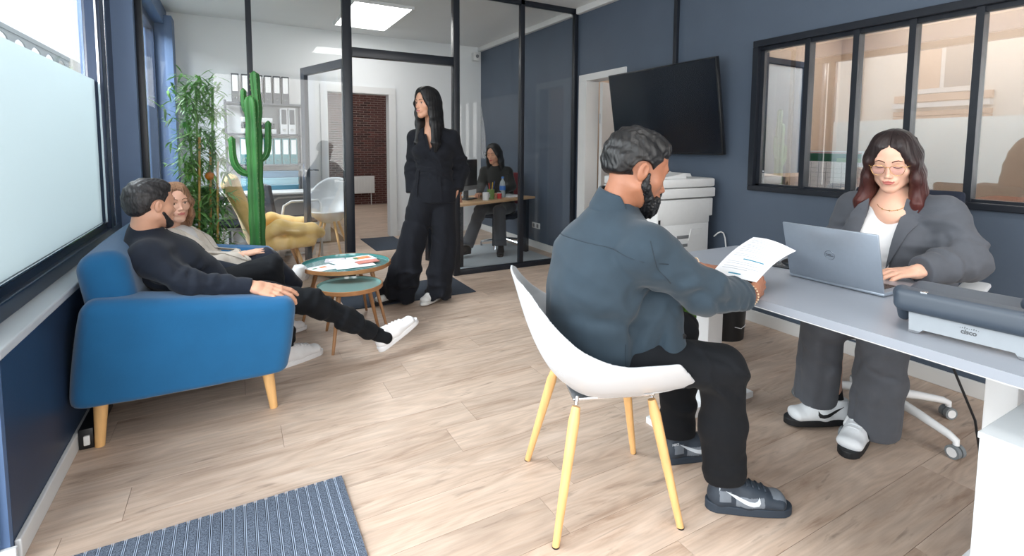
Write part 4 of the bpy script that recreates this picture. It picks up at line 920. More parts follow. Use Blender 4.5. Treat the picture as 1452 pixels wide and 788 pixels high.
# white desk with monitor-ish blank area and two cantilever chairs
bd = empty('office_table', (.45, 6.44, 0), label='pale office table in front of the shelving unit', cat='table')
box('tabletop', -.75, .35, -.30, .12, .70, .725, M_white, bd, .004)
box('modesty_panel', -.72, .32, -.02, .0, .30, .70, mat('grey_panel', rgb(168, 176, 184), .5), bd)
for x in (-.7, .3):
    for y in (-.26, .08): box('leg', x-.02, x+.02, y-.02, y+.02, 0, .70, M_white, bd)
def cantilever(x, y, rz, label):
    e = empty('visitor_chair', (x, y, 0), math.radians(rz), label, 'chair')
    for s_ in (-1, 1):
        mb = MB(); mb.tube([(.0, s_*.24, .012), (-.22, s_*.24, .012), (-.25, s_*.24, .05), (-.25, s_*.24, .45), (-.25, s_*.24, .62), (-.22, s_*.24, .66), (.05, s_*.24, .66), (.12, s_*.24, .62), (.15, s_*.24, .45), (.2, s_*.24, .012)], .013, 8); mb.build('side_tube', M_white, e, smooth=True)
    s = SD(); s.rbox((-.02, 0, .44), (.21, .22, .02), .018); sdobj('seat', s, .015, _mats['dark_seat'], e)
    s = SD(); s.rbox((.22, 0, .68), (.018, .22, .16), .016, R=rotm((0, 1, 0), math.radians(8))); sdobj('backrest', s, .015, _mats['dark_seat'], e)
cantilever(.0, 5.97, 170, 'white tubular visitor chair behind the cactus, left one of the pair')
cantilever(.50, 6.0, 190, 'white tubular visitor chair beside the glass door, right one of the pair')
# shell chair behind the door leaf
e = empty('shell_chair', (.85, 5.66, 0), math.radians(-115), 'white shell chair with wooden legs seen through the glass door leaf', 'chair')
s = SD(); s.ops.append((lambda p: np.abs((np.sqrt((p[:, 0]/.25)**2+(p[:, 1]/.25)**2+(np.minimum(p[:, 2]-.78, 0)/.34)**2)-1)*.24)-.010, 0, False)); s._b((0, 0, .65), .33)
s.cutf(lambda p: (p[:, 2]-(.62+.28*np.clip((-p[:, 0])/.25, -.2, 1)))*.8, .01); sdobj('shell', s, .008, M_shell, e)
for a in (45, 135, 225, 315):
    mb = MB(); mb.tube([(.09*math.cos(math.radians(a)), .09*math.sin(math.radians(a)), .455), (.26*math.cos(math.radians(a)), .26*math.sin(math.radians(a)), 0)], [.014, .010], 10); mb.build('leg', M_oak, e, smooth=True)
# yellow wing chair
M_yel = mat('yellow_velvet', rgb(240, 202, 128), .75, var=.1, vscale=5, sheen=.3)
yc = empty('wing_chair', (.30, 5.42, 0), math.radians(4), 'mustard yellow sculpted wing armchair with wooden legs behind the glass', 'armchair')
s = SD()
s.ec((-.33, -.02, .92), (-.16, -.02, .36), (.20, .055), (.25, .07), (0, 1, 0), k=0)
s.cone((-.36, -.20, .86), (-.14, -.27, .40), .05, .055, k=.06); s.cone((-.36, .18, .86), (-.14, .24, .40), .05, .055, k=.06)
sdobj('backrest', s, .012, M_yel, yc)
s = SD(); s.ec((-.12, 0, .34), (.30, 0, .36), (.25, .075), (.22, .065), (0, 1, 0), k=0); s.cut((0, 0, .26), (0, 0, -1), .03); sdobj('seat', s, .012, M_yel, yc)
for sy in (-1, 1):
    s = SD(); s.chain([(-.12, sy*.27, .42), (.02, sy*.29, .50), (.17, sy*.27, .46), (.30, sy*.24, .44), (.38, sy*.22, .40)], [.06, .062, .058, .062, .05], .04); s.ec((-.1, sy*.27, .34), (.30, sy*.24, .34), (.045, .07), (.045, .06), (0, 1, 0), k=.04); sdobj('armrest', s, .012, M_yel, yc)
for x, y in ((-.15, -.2), (-.15, .2), (.20, -.18), (.20, .18)):
    mb = MB(); mb.tube([(x*.8, y*.9, .29), (x*1.3, y*1.15, 0)], [.022, .012], 12); mb.build('leg', M_oak, yc, smooth=True)
# bamboo
bb = empty('bamboo_plant', (-.22, 5.02, 0), label='tall leafy bamboo plant in a pot behind the glass by the window', cat='plant')
mb = MB(); mb.lathe([(0, 0), (.13, 0), (.17, .32), (.155, .32), (.14, .28), (0, .28)], n=28); mb.build('pot', mat('terracotta', rgb(150, 112, 96), .8), bb, smooth=True, sharp=40)
M_cane = mat('bamboo_cane', rgb(216, 170, 92), .5, var=.15); M_leaf = mat('bamboo_leaf', rgb(150, 200, 110), .5, var2=rgb(78, 140, 76), vscale=6)
R_ = np.random.RandomState(11); canes = []
for i, (x, y, tx, ty, h_) in enumerate([(-.06, -.05, -.02, -.05, 1.30), (.02, .0, .05, .02, 1.20), (.07, -.04, .10, -.05, 1.1), (-.02, .06, -.12, .05, 1.65), (.03, .03, .08, .08, 1.7), (-.05, .02, -.04, .10, 1.75)]):
    pts = [(x+(tx-x)*t, y+(ty-y)*t, .25+(h_-.25)*t) for t in np.linspace(0, 1, 8)]
    mb = MB(); mb.tube(pts, [.010 if k % 2 else .0085 for k in range(8)], 8); mb.build('cane', M_cane if i < 3 else M_leaf, bb, smooth=True); canes.append(pts)
vs, fs = [], []
def leaf(c, d, L2, w):
    d = d.normalized(); sd_ = d.cross(Vector((0, 0, 1))).normalized()*w
    if c.x+d.x*L2 < -.30: return
    o_ = len(vs)
    vs.extend([c, c+d*L2*.35+sd_, c+d*L2*.35-sd_, c+d*L2*.7+sd_*.8-Vector((0, 0, L2*.08)), c+d*L2*.7-sd_*.8-Vector((0, 0, L2*.08)), c+d*L2-Vector((0, 0, L2*.25))])
    fs.extend([(o_, o_+1, o_+2), (o_+1, o_+3, o_+4, o_+2), (o_+3, o_+5, o_+4)])
for k in range(520):
    t = R_.rand(); pc = canes[3+R_.randint(3)]; q = Vector(pc[int(2+t*5.9)]) if t < 1 else Vector(pc[-1]); q = q+Vector((R_.randn()*.07, R_.randn()*.07, R_.randn()*.05))
    if R_.rand() < .3: q.z = .35+R_.rand()*.5
    for j in range(5):
        a = R_.rand()*6.28; leaf(q, Vector((math.cos(a), math.sin(a), .5*R_.randn())), .09+.06*R_.rand(), .007+.004*R_.rand())
tag(pydata('leaves', vs, fs, M_leaf, bb), kind='stuff')
s = SD(); s.ell((-.26+.08, 4.98, .98), (.035, .035, .035)); 
fr = sdobj('ornament', s, .008, mat('orange_bauble', rgb(236, 140, 50), .5)); tag(fr, 'small orange bauble hanging in the bamboo plant', 'ornament')
# right part: desk, monitor and small things
M_dw = mat('oak_desktop', rgb(196, 160, 122), .5, var=.1, vscale=8, stretch=(1, 8, 1))
ang = math.atan2(5.18-4.74, 3.12-1.95)
od = empty('oak_desk', (1.95, 4.76, 0), ang, 'oak topped desk seen through the glass partition', 'desk')
box('desktop', -.0, 1.22, 0, .62, .635, .66, M_dw, od, .003)
for x, y in ((.06, .06), (1.12, .06), (.06, .56), (1.12, .56)): box('leg', x-.025, x+.025, y-.025, y+.025, 0, .635, M_frame, od)
def W2(x, y): return (1.95+x*math.cos(ang)-y*math.sin(ang), 4.76+x*math.sin(ang)+y*math.cos(ang))
def deskthing(name, x, y, label, cat, rz=0): px, py = W2(x, y); return empty(name, (px, py, .66), ang+rz, label, cat)
mo = deskthing('monitor', .42, .33, 'dark computer monitor seen from behind on the oak desk', 'monitor', .30)
box('screen_housing', -.21, .21, -.015, .02, .14, .44, M_blackp, mo, .006); box('lower_bezel', -.21, .21, -.017, .02, .10, .15, M_cop2, mo, .004); box('stand_neck', -.03, .03, .0, .03, .01, .2, M_blackp, mo); box('stand_foot', -.11, .11, -.07, .09, 0, .012, M_blackp, mo, .004)
mug = deskthing('mug', .50, .12, 'white mug on the oak desk', 'mug'); mb = MB(); mb.lathe([(0, 0), (.035, 0), (.038, .085), (.034, .085), (.031, .008), (0, .008)], n=24); mb.build('body', M_shell, mug, smooth=True, sharp=40); mb = MB(); mb.tube([(.036, 0, .02), (.062, 0, .03), (.062, 0, .06), (.036, 0, .07)], .005, 6); mb.build('handle', M_shell, mug, smooth=True)
pp = deskthing('pen_pot', .62, .16, 'green pen pot with pens on the oak desk', 'pen pot'); mb = MB(); mb.lathe([(0, 0), (.042, 0), (.042, .11), (.038, .11), (.037, .006), (0, .006)], n=20); mb.build('pot', mat('pot_green', rgb(96, 124, 60), .5), pp, smooth=True, sharp=40)
for i, (dx, dy, c) in enumerate([(.01, .01, (30, 30, 34)), (-.015, .0, (200, 60, 50)), (.0, -.015, (230, 190, 60)), (.02, -.01, (40, 80, 160))]): mb = MB(); mb.tube([(dx*.4, dy*.4, .01), (dx*2, dy*2, .17+.01*i)], .004, 6); mb.build('pen', mat('pen_%d' % i, rgb(*c), .4), pp)
rc_ = deskthing('small_can', .73, .13, 'small red tin next to the pen pot', 'tin'); mb = MB(); mb.lathe([(0, 0), (.026, 0), (.026, .06), (0, .06)], n=20); mb.build('body', mat('tin_red', rgb(190, 40, 40), .4), rc_, smooth=True, sharp=40); mb = MB(); mb.lathe([(0, .06), (.027, .06), (.027, .066), (0, .066)], n=20); mb.build('lid', M_white, rc_)
bo = deskthing('water_bottle', .86, .2, 'clear water bottle with a blue label on the oak desk', 'bottle'); mb = MB(); mb.lathe([(0, 0), (.032, 0), (.034, .01), (.034, .06), (.031, .07), (.034, .08), (.034, .15), (.028, .18), (.013, .205), (.013, .22), (0, .22)], n=24); mb.build('body', mat('pet_plastic', rgb(214, 226, 232), .1, trans=.5), bo, smooth=True, sharp=50); mb = MB(); mb.lathe([(.0345, .085), (.0355, .085), (.0355, .135), (.0345, .135)], n=24); mb.build('label', mat('label_blue', rgb(50, 110, 190), .4), bo, smooth=True, sharp=40); mb = MB(); mb.lathe([(0, .22), (.015, .22), (.015, .24), (0, .24)], n=16); mb.build('cap', mat('cap_blue', rgb(60, 120, 200), .4), bo)
pk = deskthing('paper_pile', .98, .2, 'low pile of white papers at the right end of the oak desk', 'papers'); box('paper', -.10, .10, -.09, .09, 0, .012, M_paper, pk); box('paper', -.08, .11, -.08, .10, .0125, .02, M_paper, pk)
tl = deskthing('desk_lamp_toy', .14, .14, 'small wooden figure with an orange top at the left end of the oak desk', 'figurine'); s = SD(); s.cone((0, 0, .0), (0, 0, .07), .022, .013); s.ell((0, 0, .10), (.02, .02, .02), k=.01); sdobj('body', s, .005, mat('toy_wood', rgb(150, 92, 58), .5), tl); s = SD(); s.ell((0, 0, .122), (.014, .014, .010)); sdobj('hat', s, .004, M_orange, tl)
tl.name = 'figurine'
# second wooden chair behind, and wall outlet
rg = box('floor_mat', 1.93, 3.05, 4.63, 5.85, 0, .004, mat('pale_grey_mat', rgb(176, 184, 190), .5)); tag(rg, 'pale grey chair mat on the floor under the oak desk', 'mat')
sk = empty('wall_socket', (3.195, 5.35, .28), label='white double wall socket on the dark wall under the oak desk', cat='socket')
box('plate', 0, .014, -.09, .09, -.035, .035, M_white, sk, .003)
for yy in (-.045, .045): box('outlet', -.002, .0005, yy-.022, yy+.022, -.022, .022, M_cop2, sk, .001)
pr = empty('presence_sensor', (3.12, 6.93, 2.55), label='small white sensor box high in the corner of the back office', cat='sensor'); box('housing', -.07, .03, -.05, .05, -.06, .06, M_white, pr, .01); mb = MB(); mb.lathe([(0, 0), (.025, 0), (.018, .02), (0, .026)], n=16, M=Matrix.Translation((-.02, -.05, 0)) @ Matrix.Rotation(math.radians(90), 4, 'X')); mb.build('lens', M_cop2, pr)
# beige meeting room behind the inner window: whiteboard, low cupboard, dark frame, tablet
wb = empty('whiteboard', (5.58, .9, 1.45), label='white wall board in the beige room behind the inner window', cat='board'); box('board', -.02, 0, -.9, .55, -.5, .40, M_paper, wb); 
mb = MB(); mb.box(-.03, 0, -.93, .58, .40, .43); mb.box(-.03, 0, -.93, .58, -.53, -.50); mb.box(-.03, 0, -.93, -.9, -.5, .4); mb.box(-.03, 0, .55, .58, -.5, .4); mb.build('frame', M_alu, wb)
dd_ = empty('dark_door_frame', (4.6, 3.08, 0), label='slim black door frame on the beige wall behind the inner window', cat='door frame'); mb = MB(); mb.box(-.35, -.31, -.02, .02, 0, 2.05); mb.box(.31, .35, -.02, .02, 0, 2.05); mb.box(-.35, .35, -.02, .02, 2.05, 2.1); mb.build('frame', M_frame, dd_); box('leaf', -.30, .30, .0, .02, .02, 2.04, mat('milky_pane', rgb(206, 214, 220), .3), dd_)
cu_ = empty('low_cupboard', (4.4, 2.75, 0), label='pale low cupboard behind the left panes of the inner window', cat='cupboard'); box('body', -.5, .5, -.2, .2, 0, 1.02, M_beige, cu_, .006); 
for x in (-.25, .25): box('door', x-.235, x+.235, -.215, -.2, .05, .98, M_beige, cu_, .004)
tb = empty('tablet', (3.55, .80, .92), math.radians(-30), 'grey tablet standing behind the right pane of the inner window', 'tablet'); box('body', -.006, .006, -.07, .07, .02, .16, M_cop2, tb, .003); box('prop', .0, .05, -.02, .02, .0, .02, M_blackp, tb); 
tt = empty('meeting_table', (4.1, .7, 0), label='brown table in the beige room behind the inner window', cat='table'); box('tabletop', -.7, .7, -.8, .8, .90, .92, mat('table_brown', rgb(130, 84, 62), .5), tt, .004)
for x in (-.6, .6):
    for y in (-.7, .7): box('leg', x-.03, x+.03, y-.03, y+.03, 0, .90, M_frame, tt)
# ---------------------------------------------------------------- people
def head_sd(fem=False, lids='open', wide=1., jaw=1.):
    s = SD(); w = wide
    s.ell((0, -.014, .032), (.074*w, .095, .088), k=0)
    s.ell((0, .022, -.022), (.060*w, .066, .082), k=.03)
    s.ell((0, .028, .05), (.060*w, .052, .05), k=.03)
    for x in (-1, 1):
        s.cone((x*.050*w*jaw, -.004, -.055), (x*.012, .060, -.098), .021, .017, k=.03)
        s.ell((x*.041*w, .050, -.024), (.021, .021, .02), k=.025)
    s.ell((0, .068, -.098), (.019, .016, .015), k=.022)
    s.cone((-.034, .074, .022), (.034, .074, .022), .010 if fem else .0125, .010 if fem else .0125, k=.018)
    for x in (-1, 1):
        s.ell((x*.031, .096, .000), (.017, .013, .0125), k=.014, sub=True)
        s.ell((x*.031, .0680, .0), (.0180, .0158, .0145), k=.006)
    nr = .85 if fem else 1.
    s.cone((0, .080, .008), (0, .098*1.0, -.030), .0065*nr, .0085*nr, k=.014)
    s.ell((0, .102, -.036), (.0095*nr, .0105, .0085*nr), k=.008)
    for x in (-1, 1):
        s.ell((x*.0115*nr, .093, -.040), (.0072*nr, .0095, .0065), k=.006)
        s.ell((x*.0055*nr, .1, -.0465), (.0032, .0045, .0035), k=.003, sub=True)
    s.ell((0, .078, -.064), (.030, .018, .020), k=.014)
    s.ell((0, .0905, -.0605), (.021, .0070, .0048), k=.007)
    s.ell((0, .0895, -.0695), (.0175, .0078, .0056), k=.007)
    s.ell((0, .104, -.0650), (.0255, .012, .0011), k=.003, sub=True)
    for x in (-1, 1):
        s.ell((x*.0285, .092, -.064), (.003, .007, .003), k=.006, sub=True)
        s.ell((x*.077*w, -.012, -.008), (.0085, .018, .030), R=rotm((0, 1, 0), x*.18), k=.006)
        s.ell((x*.087*w, -.007, -.004), (.0065, .009, .017), k=.004, sub=True)
    if lids != 'closed':
        for x in (-1, 1):
            s.ell((x*.0315, .091, -.0005), (.0155, .0145, .0062), k=.0015, sub=True)
    return s
def lips(p):
    x, z = p[:, 0], p[:, 2]
    up = (np.abs(x) < .0215) & (z < -.0568+.0010*np.cos(x*260)-.16*np.abs(x)) & (z > -.0652)
    lo = ((x/.0195)**2+((z+.0650)/.0100)**2 < 1) & (z <= -.0648)
    return ((up | lo) & (p[:, 1] > .082)).astype(int)
def add_neck(s, H, R, base, r1=.053, r2=.062):
    """neck in world space from the skull down to base"""
    s.cone(H+R@V(0, -.028, -.05), base, r1, r2, k=.03)
class Head:
    def __init__(s, pos, fwd, up=(0, 0, 1), scale=1., **kw):
        s.c = np.asarray(pos, float); s.R = frame(fwd, up); s.k = scale; s.sd = head_sd(**kw); s.kw = kw
    def w(s, *q): return s.c+s.R@(V(*q)*s.k)
    def loc(s, p): return ((p-s.c)@s.R)/s.k
    def eyes(s, parent, iris, look=(0, 1, 0), lids='open'):
        out = []
        for x in (-1, 1):
            c = V(x*.031, .0700, 0); g = nrm(V(*look)+V(0, 0, 0))
            mb = MB(); r = .0125
            prof = [(math.sin(a)*r, -math.cos(a)*r) for a in np.linspace(0, math.pi, 13)]
            prof[0] = (0, -r); prof[-1] = (0, r)
            mb.lathe(prof, n=16)
            e = mb.build('eye', [M_eye, iris, M_black], parent, smooth=True)
            for p in e.data.polygons:
                z = p.center[2]/r
                p.material_index = 2 if z > .955 else (1 if z > .86 else 0)
            F = frame(g) ; A = np.stack([F[:, 0], F[:, 2], F[:, 1]], 1); A[:, 0] *= -1   # z axis looks along g
            W = s.R@A*s.k; t = s.w(*c)
            e.matrix_world = Matrix([[*W[0], t[0]], [*W[1], t[1]], [*W[2], t[2]], [0, 0, 0, 1]]) if False else _m4(W, t)
            out.append(e)
        return out
def _m4(W, t):
    m = Matrix.Identity(4)
    for i in range(3):
        for j in range(3): m[i][j] = float(W[i][j])
        m[i][3] = float(t[i])
    return m
class Merge:
    """world-space union of several implicit parts: (sd, transform or None, k)"""
    def __init__(s): s.f = []; s.lo = V(9, 9, 9); s.hi = V(-9, -9, -9)
    def add(s, f, k=.01, H=None):
        s.f.append((f, k, H))
        if H is None: s.lo = np.minimum(s.lo, f.lo); s.hi = np.maximum(s.hi, f.hi)
        else:
            r = .15*H.k
            s.lo = np.minimum(s.lo, H.c-r); s.hi = np.maximum(s.hi, H.c+r)
        return s
    def __call__(s, p):
        d = None
        for f, k, H in s.f:
            v = f(p) if H is None else f(H.loc(p))*H.k
            d = v if d is None else smin(d, v, k)
        return d
def march(f, o, d, steps=40, far=.6):
    """sphere tracing from o along d for arrays; returns points"""
    p = o.copy(); t = np.zeros(len(p))
    for _ in range(steps):
        v = f(p); t = t+np.clip(v*.8, -.02, .04); t = np.minimum(t, far); p = o+d*t[:, None]
    return p
def grad(f, p, e=.0015):
    g = np.stack([f(p+V(*q)*e)-f(p-V(*q)*e) for q in ((1, 0, 0), (0, 1, 0), (0, 0, 1))], 1)
    return g/(np.linalg.norm(g, axis=1)[:, None]+1e-9)
def patch(name, f, poly, org, U, W, D, m, parent, th=.002, res=.004, lift=.0, T=None, far=.4):
    """cloth-like piece cut to a polygon (u,w coordinates) and laid onto the implicit surface along direction D"""
    poly = [Vector((a, b)) for a, b in poly]; bm = bmesh.new()
    vs = [bm.verts.new((p.x, p.y, 0)) for p in poly]; bm.faces.new(vs)
    bmesh.ops.triangulate(bm, faces=bm.faces)
    xs = [p.x for p in poly]; ys = [p.y for p in poly]
    for axis, a0, a1 in ((0, min(xs), max(xs)), (1, min(ys), max(ys))):
        t = a0+res
        while t < a1:
            co = (t, 0, 0) if axis == 0 else (0, t, 0); no = (1, 0, 0) if axis == 0 else (0, 1, 0)
            bmesh.ops.bisect_plane(bm, geom=bm.verts[:]+bm.edges[:]+bm.faces[:], plane_co=co, plane_no=no); t += res
    bmesh.ops.remove_doubles(bm, verts=bm.verts, dist=res*.05)
    P = np.array([v.co[:] for v in bm.verts]); bm.verts.index_update()
    org = np.asarray(org, float); U = np.asarray(U, float); W = np.asarray(W, float); D = nrm(D)
    O = org+P[:, :1]*U+P[:, 1:2]*W
    S = march(f, O, np.tile(D, (len(O), 1)), far=far); N = grad(f, S)
    N = np.where((N@D)[:, None] > 0, -N, N)
    top = S+N*(lift+th); bot = S+N*(lift-th*.6)
    n = len(P); fs = [[v.index for v in fc.verts] for fc in bm.faces]; be = [(e.verts[0].index, e.verts[1].index, e.link_faces[0]) for e in bm.edges if e.is_boundary]
    F = [tuple(q) for q in fs]+[tuple(i+n for i in reversed(q)) for q in fs]
    for a, b, fc in be: F.append((b, a, a+n, b+n))
    bm.free()
    A = np.concatenate([top, bot])
    if T is not None: A = T(A)
    o = pydata(name, A, F, m, parent, smooth=True)
    b2 = bmesh.new(); b2.from_mesh(o.data); bmesh.ops.recalc_face_normals(b2, faces=b2.faces); b2.to_mesh(o.data); b2.free()
    o.data.set_sharp_from_angle(angle=math.radians(60))
    return o
def hand_sd(wrist, fdir, palm_n, side, curl=(.3, .3, .35, .4), spread=.06, thumb=(.5, .25), s=1., fist=0., thin=1.):
    """one hand: wrist point, direction of the fingers, normal of the BACK of the hand, side=+1 when the thumb is on +x
    of the frame (x = fdir x back), curl per finger in radians per joint, index first"""
    y = nrm(fdir); z = nrm(np.asarray(palm_n)-y*(np.asarray(palm_n)@y)); x = np.cross(y, z)*side
    w = np.asarray(wrist, float)
    def L(a, b, c): return w+(x*a+y*b+z*c)*s
    h = SD(); t = thin
    h.ec(L(0, -.03, 0), L(0, .01, 0), (.028*s*t, .020*s*t), (.030*s*t, .019*s*t), x, k=0)
    h.ec(L(.0, .01, 0), L(.0, .055, .001), (.030*s*t, .016*s), (.036*s*t, .0135*s), x, k=.015)
    h.ell(L(.024*t, .028, -.006), (.014*s, .024*s, .014*s), R=np.stack([x, y, z], 1), k=.015)
    K = [(.030*t, .088, .0, .042, .026, .020, .0096), (.010*t, .094, .002, .046, .029, .022, .0099), (-.010*t, .089, .001, .043, .027, .021, .0095), (-.029*t, .078, -.002, .034, .021, .018, .0086)]
    tips = []
    for i, (kx, ky, kz, l1, l2, l3, r) in enumerate(K):
        a = curl[i]; sp = (kx/.03)*spread
        p = L(kx, ky-.0, kz); base = L(kx*.85, ky-.045, kz)
        h.cone(base, p, r*s*1.15, r*s*1.12, k=.008)
        d = y*math.cos(sp)+x*math.sin(sp)
        ang = a*.9; dd = d*math.cos(ang)-z*math.sin(ang); q = p+dd*l1*s; h.cone(p, q, r*s*1.08*t, r*s*.98*t, k=.003)
        ang += a*1.1; dd = d*math.cos(ang)-z*math.sin(ang); q2 = q+dd*l2*s; h.cone(q, q2, r*s*.98*t, r*s*.88*t, k=.002)
        ang += a*.7; dd2 = d*math.cos(ang)-z*math.sin(ang); q3 = q2+dd2*l3*s*.8; h.cone(q2, q3, r*s*.88*t, r*s*.72*t, k=.002)
        tips.append((q3, dd2, z*math.cos(ang)+d*math.sin(ang), r*s))
    ta, tb = thumb   # splay from palm, bend across
    d0 = nrm(x*math.sin(ta+.35)+y*math.cos(ta+.35)-z*.35)
    b0 = L(.020, .012, -.006); b1 = b0+d0*.042*s; h.cone(b0, b1, .0145*s, .0115*s, k=.012)
    d1 = nrm(d0*math.cos(tb)+(y*.8-x*.5-z*.3)*math.sin(tb)); b2 = b1+d1*.030*s; h.cone(b1, b2, .0108*s*t, .0098*s*t, k=.004)
    d2 = nrm(d1*math.cos(tb)+(y*.6-x*.8-z*.3)*math.sin(tb)); b3 = b2+d2*.020*s; h.cone(b2, b3, .0098*s*t, .0078*s*t, k=.003)
    tips.append((b3, d2, nrm(z*.3+x*.8), .0098*s))
    h.tips = tips; h.xyz = (x, y, z)
    return h
def shoe_sd(heel, toe, up=(0, 0, 1), L=.29, w=.05, h=.085):
    """returns upper, sole implicit solids in world space. heel = point on the floor under the heel end"""
    heel = np.asarray(heel, float); f = nrm(np.asarray(toe, float)-heel); up = nrm(np.asarray(up, float)-f*(np.asarray(up, float)@f)); r = np.cross(f, up)
    R = np.stack([r, f, up], 1); k = L/.29
    def Q(a, b, c): return heel+r*a*k+f*b*k+up*c*k
    u = SD()
    u.ec(Q(0, .045, .050), Q(0, .13, .050), (.0385*k, .040*k), (.0445*k, .042*k), r, k=0)
    u.ec(Q(0, .13, .046), Q(.0, .238, .042), (.0455*k, .036*k), (.0475*k, .0275*k), r, k=.02)
    u.ec(Q(0, .037, .05), Q(0, .052, .10), (.036*k, .035*k), (.036*k, .042*k), r, k=.02)
    u.ec(Q(0, .075, .092), Q(0, .18, .066), (.028*k, .022*k), (.030*k, .016*k), r, k=.03)
    u.cut(Q(0, 0, .016), -up, .004)
    u.cut(Q(0, .02, .108), up+f*-.10, .006)
    so = SD()
    def outline(p):
        q = (p-heel)@R/k; y = q[:, 1]; c = np.clip((y-.04)/.21, 0, 1)
        hw = .0325+.0110*np.sin(np.clip((y-.02)/.27, 0, 1)*math.pi)**1.0*c**.4+.002
        yy = np.clip(y, .038, .243); rr = np.where(y < .04, .0345, hw)
        dx = q[:, 0]/(rr/.045); dy = (y-yy)
        ends = np.where(y > .25, 1.0, 1.0)
        d = np.sqrt(dx*dx+(dy*ends)**2)-.045
        return np.maximum(d*k*.9, np.maximum(-(q[:, 2]+.0)*k, (q[:, 2]-.029-.005*np.clip((.08-y)/.08, 0, 1))*k))
    so.ops.append((outline, 0, False)); so._b(Q(0, -.02, .0), .05); so._b(Q(0, .31, .03), .06)
    return u, so, Q, R

class Person:
    def __init__(s, loc, label): s.root = empty('person', loc, 0, label, 'person'); s.o = V(*loc)
    def add(s, name, f, h, m, pick=None, lo=None, hi=None, parent=None, T=None):
        vs, qs = nets(f, h, lo, hi)
        mi = pick(vs[qs].mean(1)) if pick is not None else None
        if T is not None: vs = T(vs)
        return mesh_np(name, vs-s.o, qs, m, parent or s.root, mi)
    def body(s, H, neck_to, upper, coarse, hands, skin, lip, h=.003, beard=None, nr=(.053, .062)):
        m = Merge().add(H.sd, H=H); n = SD(); add_neck(n, H.c, H.R, neck_to, *nr); m.add(n, .02)
        if upper is not None: m.add(upper, .02)
        vs, qs = nets(m, h); c = H.loc(vs[qs].mean(1)); mi = lips(c); parts = [(vs, qs, mi)]
        s.faces = m
        if coarse is not None: v2, q2 = nets(coarse, .013); parts.append((v2, q2, None))
        for hd in hands: v2, q2 = nets(hd, .0024); parts.append((v2, q2, None))
        parts = [(v-s.o, q, i) for v, q, i in parts]
        return multi('body', parts, [skin, lip], s.root)
    def local(s, H): return lambda v: (H.c+(v*H.k)@H.R.T)
    def hpatch(s, name, H, poly, m, th=.001, res=.003, lift=0.):
        """patch laid onto the face from the front, poly in head (x, z)"""
        return patch(name, H.sd, poly, (0, .16, 0), (1, 0, 0), (0, 0, 1), (0, -1, 0), m, s.root, th, res, lift, T=lambda v: s.local(H)(v)-s.o)
    def wpatch(s, name, f, poly, org, U, W, D, m, th=.002, res=.006, lift=0., parent=None):
        return patch(name, f, poly, org, U, W, D, m, parent or s.root, th, res, lift, T=lambda v: v-s.o)
    def brows(s, H, m, w=1., up=.0, thick=1.):
        for x in (-1, 1):
            top = [(.012, .0195), (.022, .0245), (.034, .0262), (.045, .0215), (.049, .016)]; bot = [(.045, .0185), (.034, .0225), (.022, .0205), (.012, .0150)]
            P = [(x*a, .004+up+b*1.0+(.0 if j < 5 else 0)) for j, (a, b) in enumerate(top+bot)]
            if x < 0: P = P[::-1]
            s.hpatch('eyebrow', H, P, m, .0012*thick, .004)
    def lash(s, H, m, z=.0045, drop=.0, lower=False):
        for x in (-1, 1):
            n = 9; xs = np.linspace(-.0158, .0160, n)
            arc = lambda u: z-(.0062 if z > 0 else -.0040)*(u/.0158)**2-drop
            P = [(x*(.031+u), arc(u)+.0018) for u in xs]+[(x*(.031+u), arc(u)-.0002) for u in xs[::-1]]
            if x < 0: P = P[::-1]
            s.hpatch('eyelashes', H, P, m, .0012, .004)
    def shoe(s, heel, toe, up, m_up, m_sole, L=.29, laces=None, swoosh=None, side=1, h=.004, tip=None):
        u, so, Q, R = shoe_sd(heel, toe, up, L); 
        o = s.add('shoe', u, h, m_up if isinstance(m_up, list) else [m_up], pick=tip and (lambda c: tip((c-np.asarray(heel))@R*(.29/L))))
        s.add('sole', so, h, m_sole, parent=o)
        if laces is not None:
            for i in range(5):
                y = .105+i*.021; z = .093-i*.0072
                pts = [Q(-.024, y, z-.018), Q(-.016, y+.002, z+.001), Q(0, y+.004, z+.006), Q(.016, y+.002, z+.001), Q(.024, y, z-.018)]
                S_ = march(u, np.array([Q(t, y, .14) for t in (-.024, -.012, 0, .012, .024)]), np.tile(-R[:, 2], (5, 1)), far=.12); S_ = S_+R[:, 2]*.002
                mb = MB(); mb.tube([tuple(q-s.o) for q in S_], .0032, 6); mb.build('lace', laces, o, smooth=True)
        if swoosh is not None:
            sw = [(.045, .052), (.075, .044), (.105, .048), (.165, .068), (.115, .058), (.098, .060), (.088, .070), (.094, .085), (.075, .072), (.068, .060)]
            sw = [(.155, .040), (.10, .062), (.055, .083), (.09, .060), (.105, .050), (.118, .040), (.14, .030), (.16, .027), (.166, .036), (.155, .052), (.150, .060), (.153, .045)]
            sw = [(.050, .088), (.085, .063), (.115, .050), (.142, .043), (.160, .045), (.166, .055), (.163, .072), (.156, .062), (.146, .058), (.128, .060), (.10, .068)]
            k = L/.29
            for sg in ((side,) if side else (-1, 1)):
                P = sw if sg > 0 else sw[::-1]
                patch('swoosh', u, [(a*k, b*k) for a, b in P], np.asarray(heel)+R[:, 0]*sg*.10, R[:, 1], R[:, 2], -R[:, 0]*sg, swoosh, o, .0012, .006, T=lambda v: v-s.o)
        return o
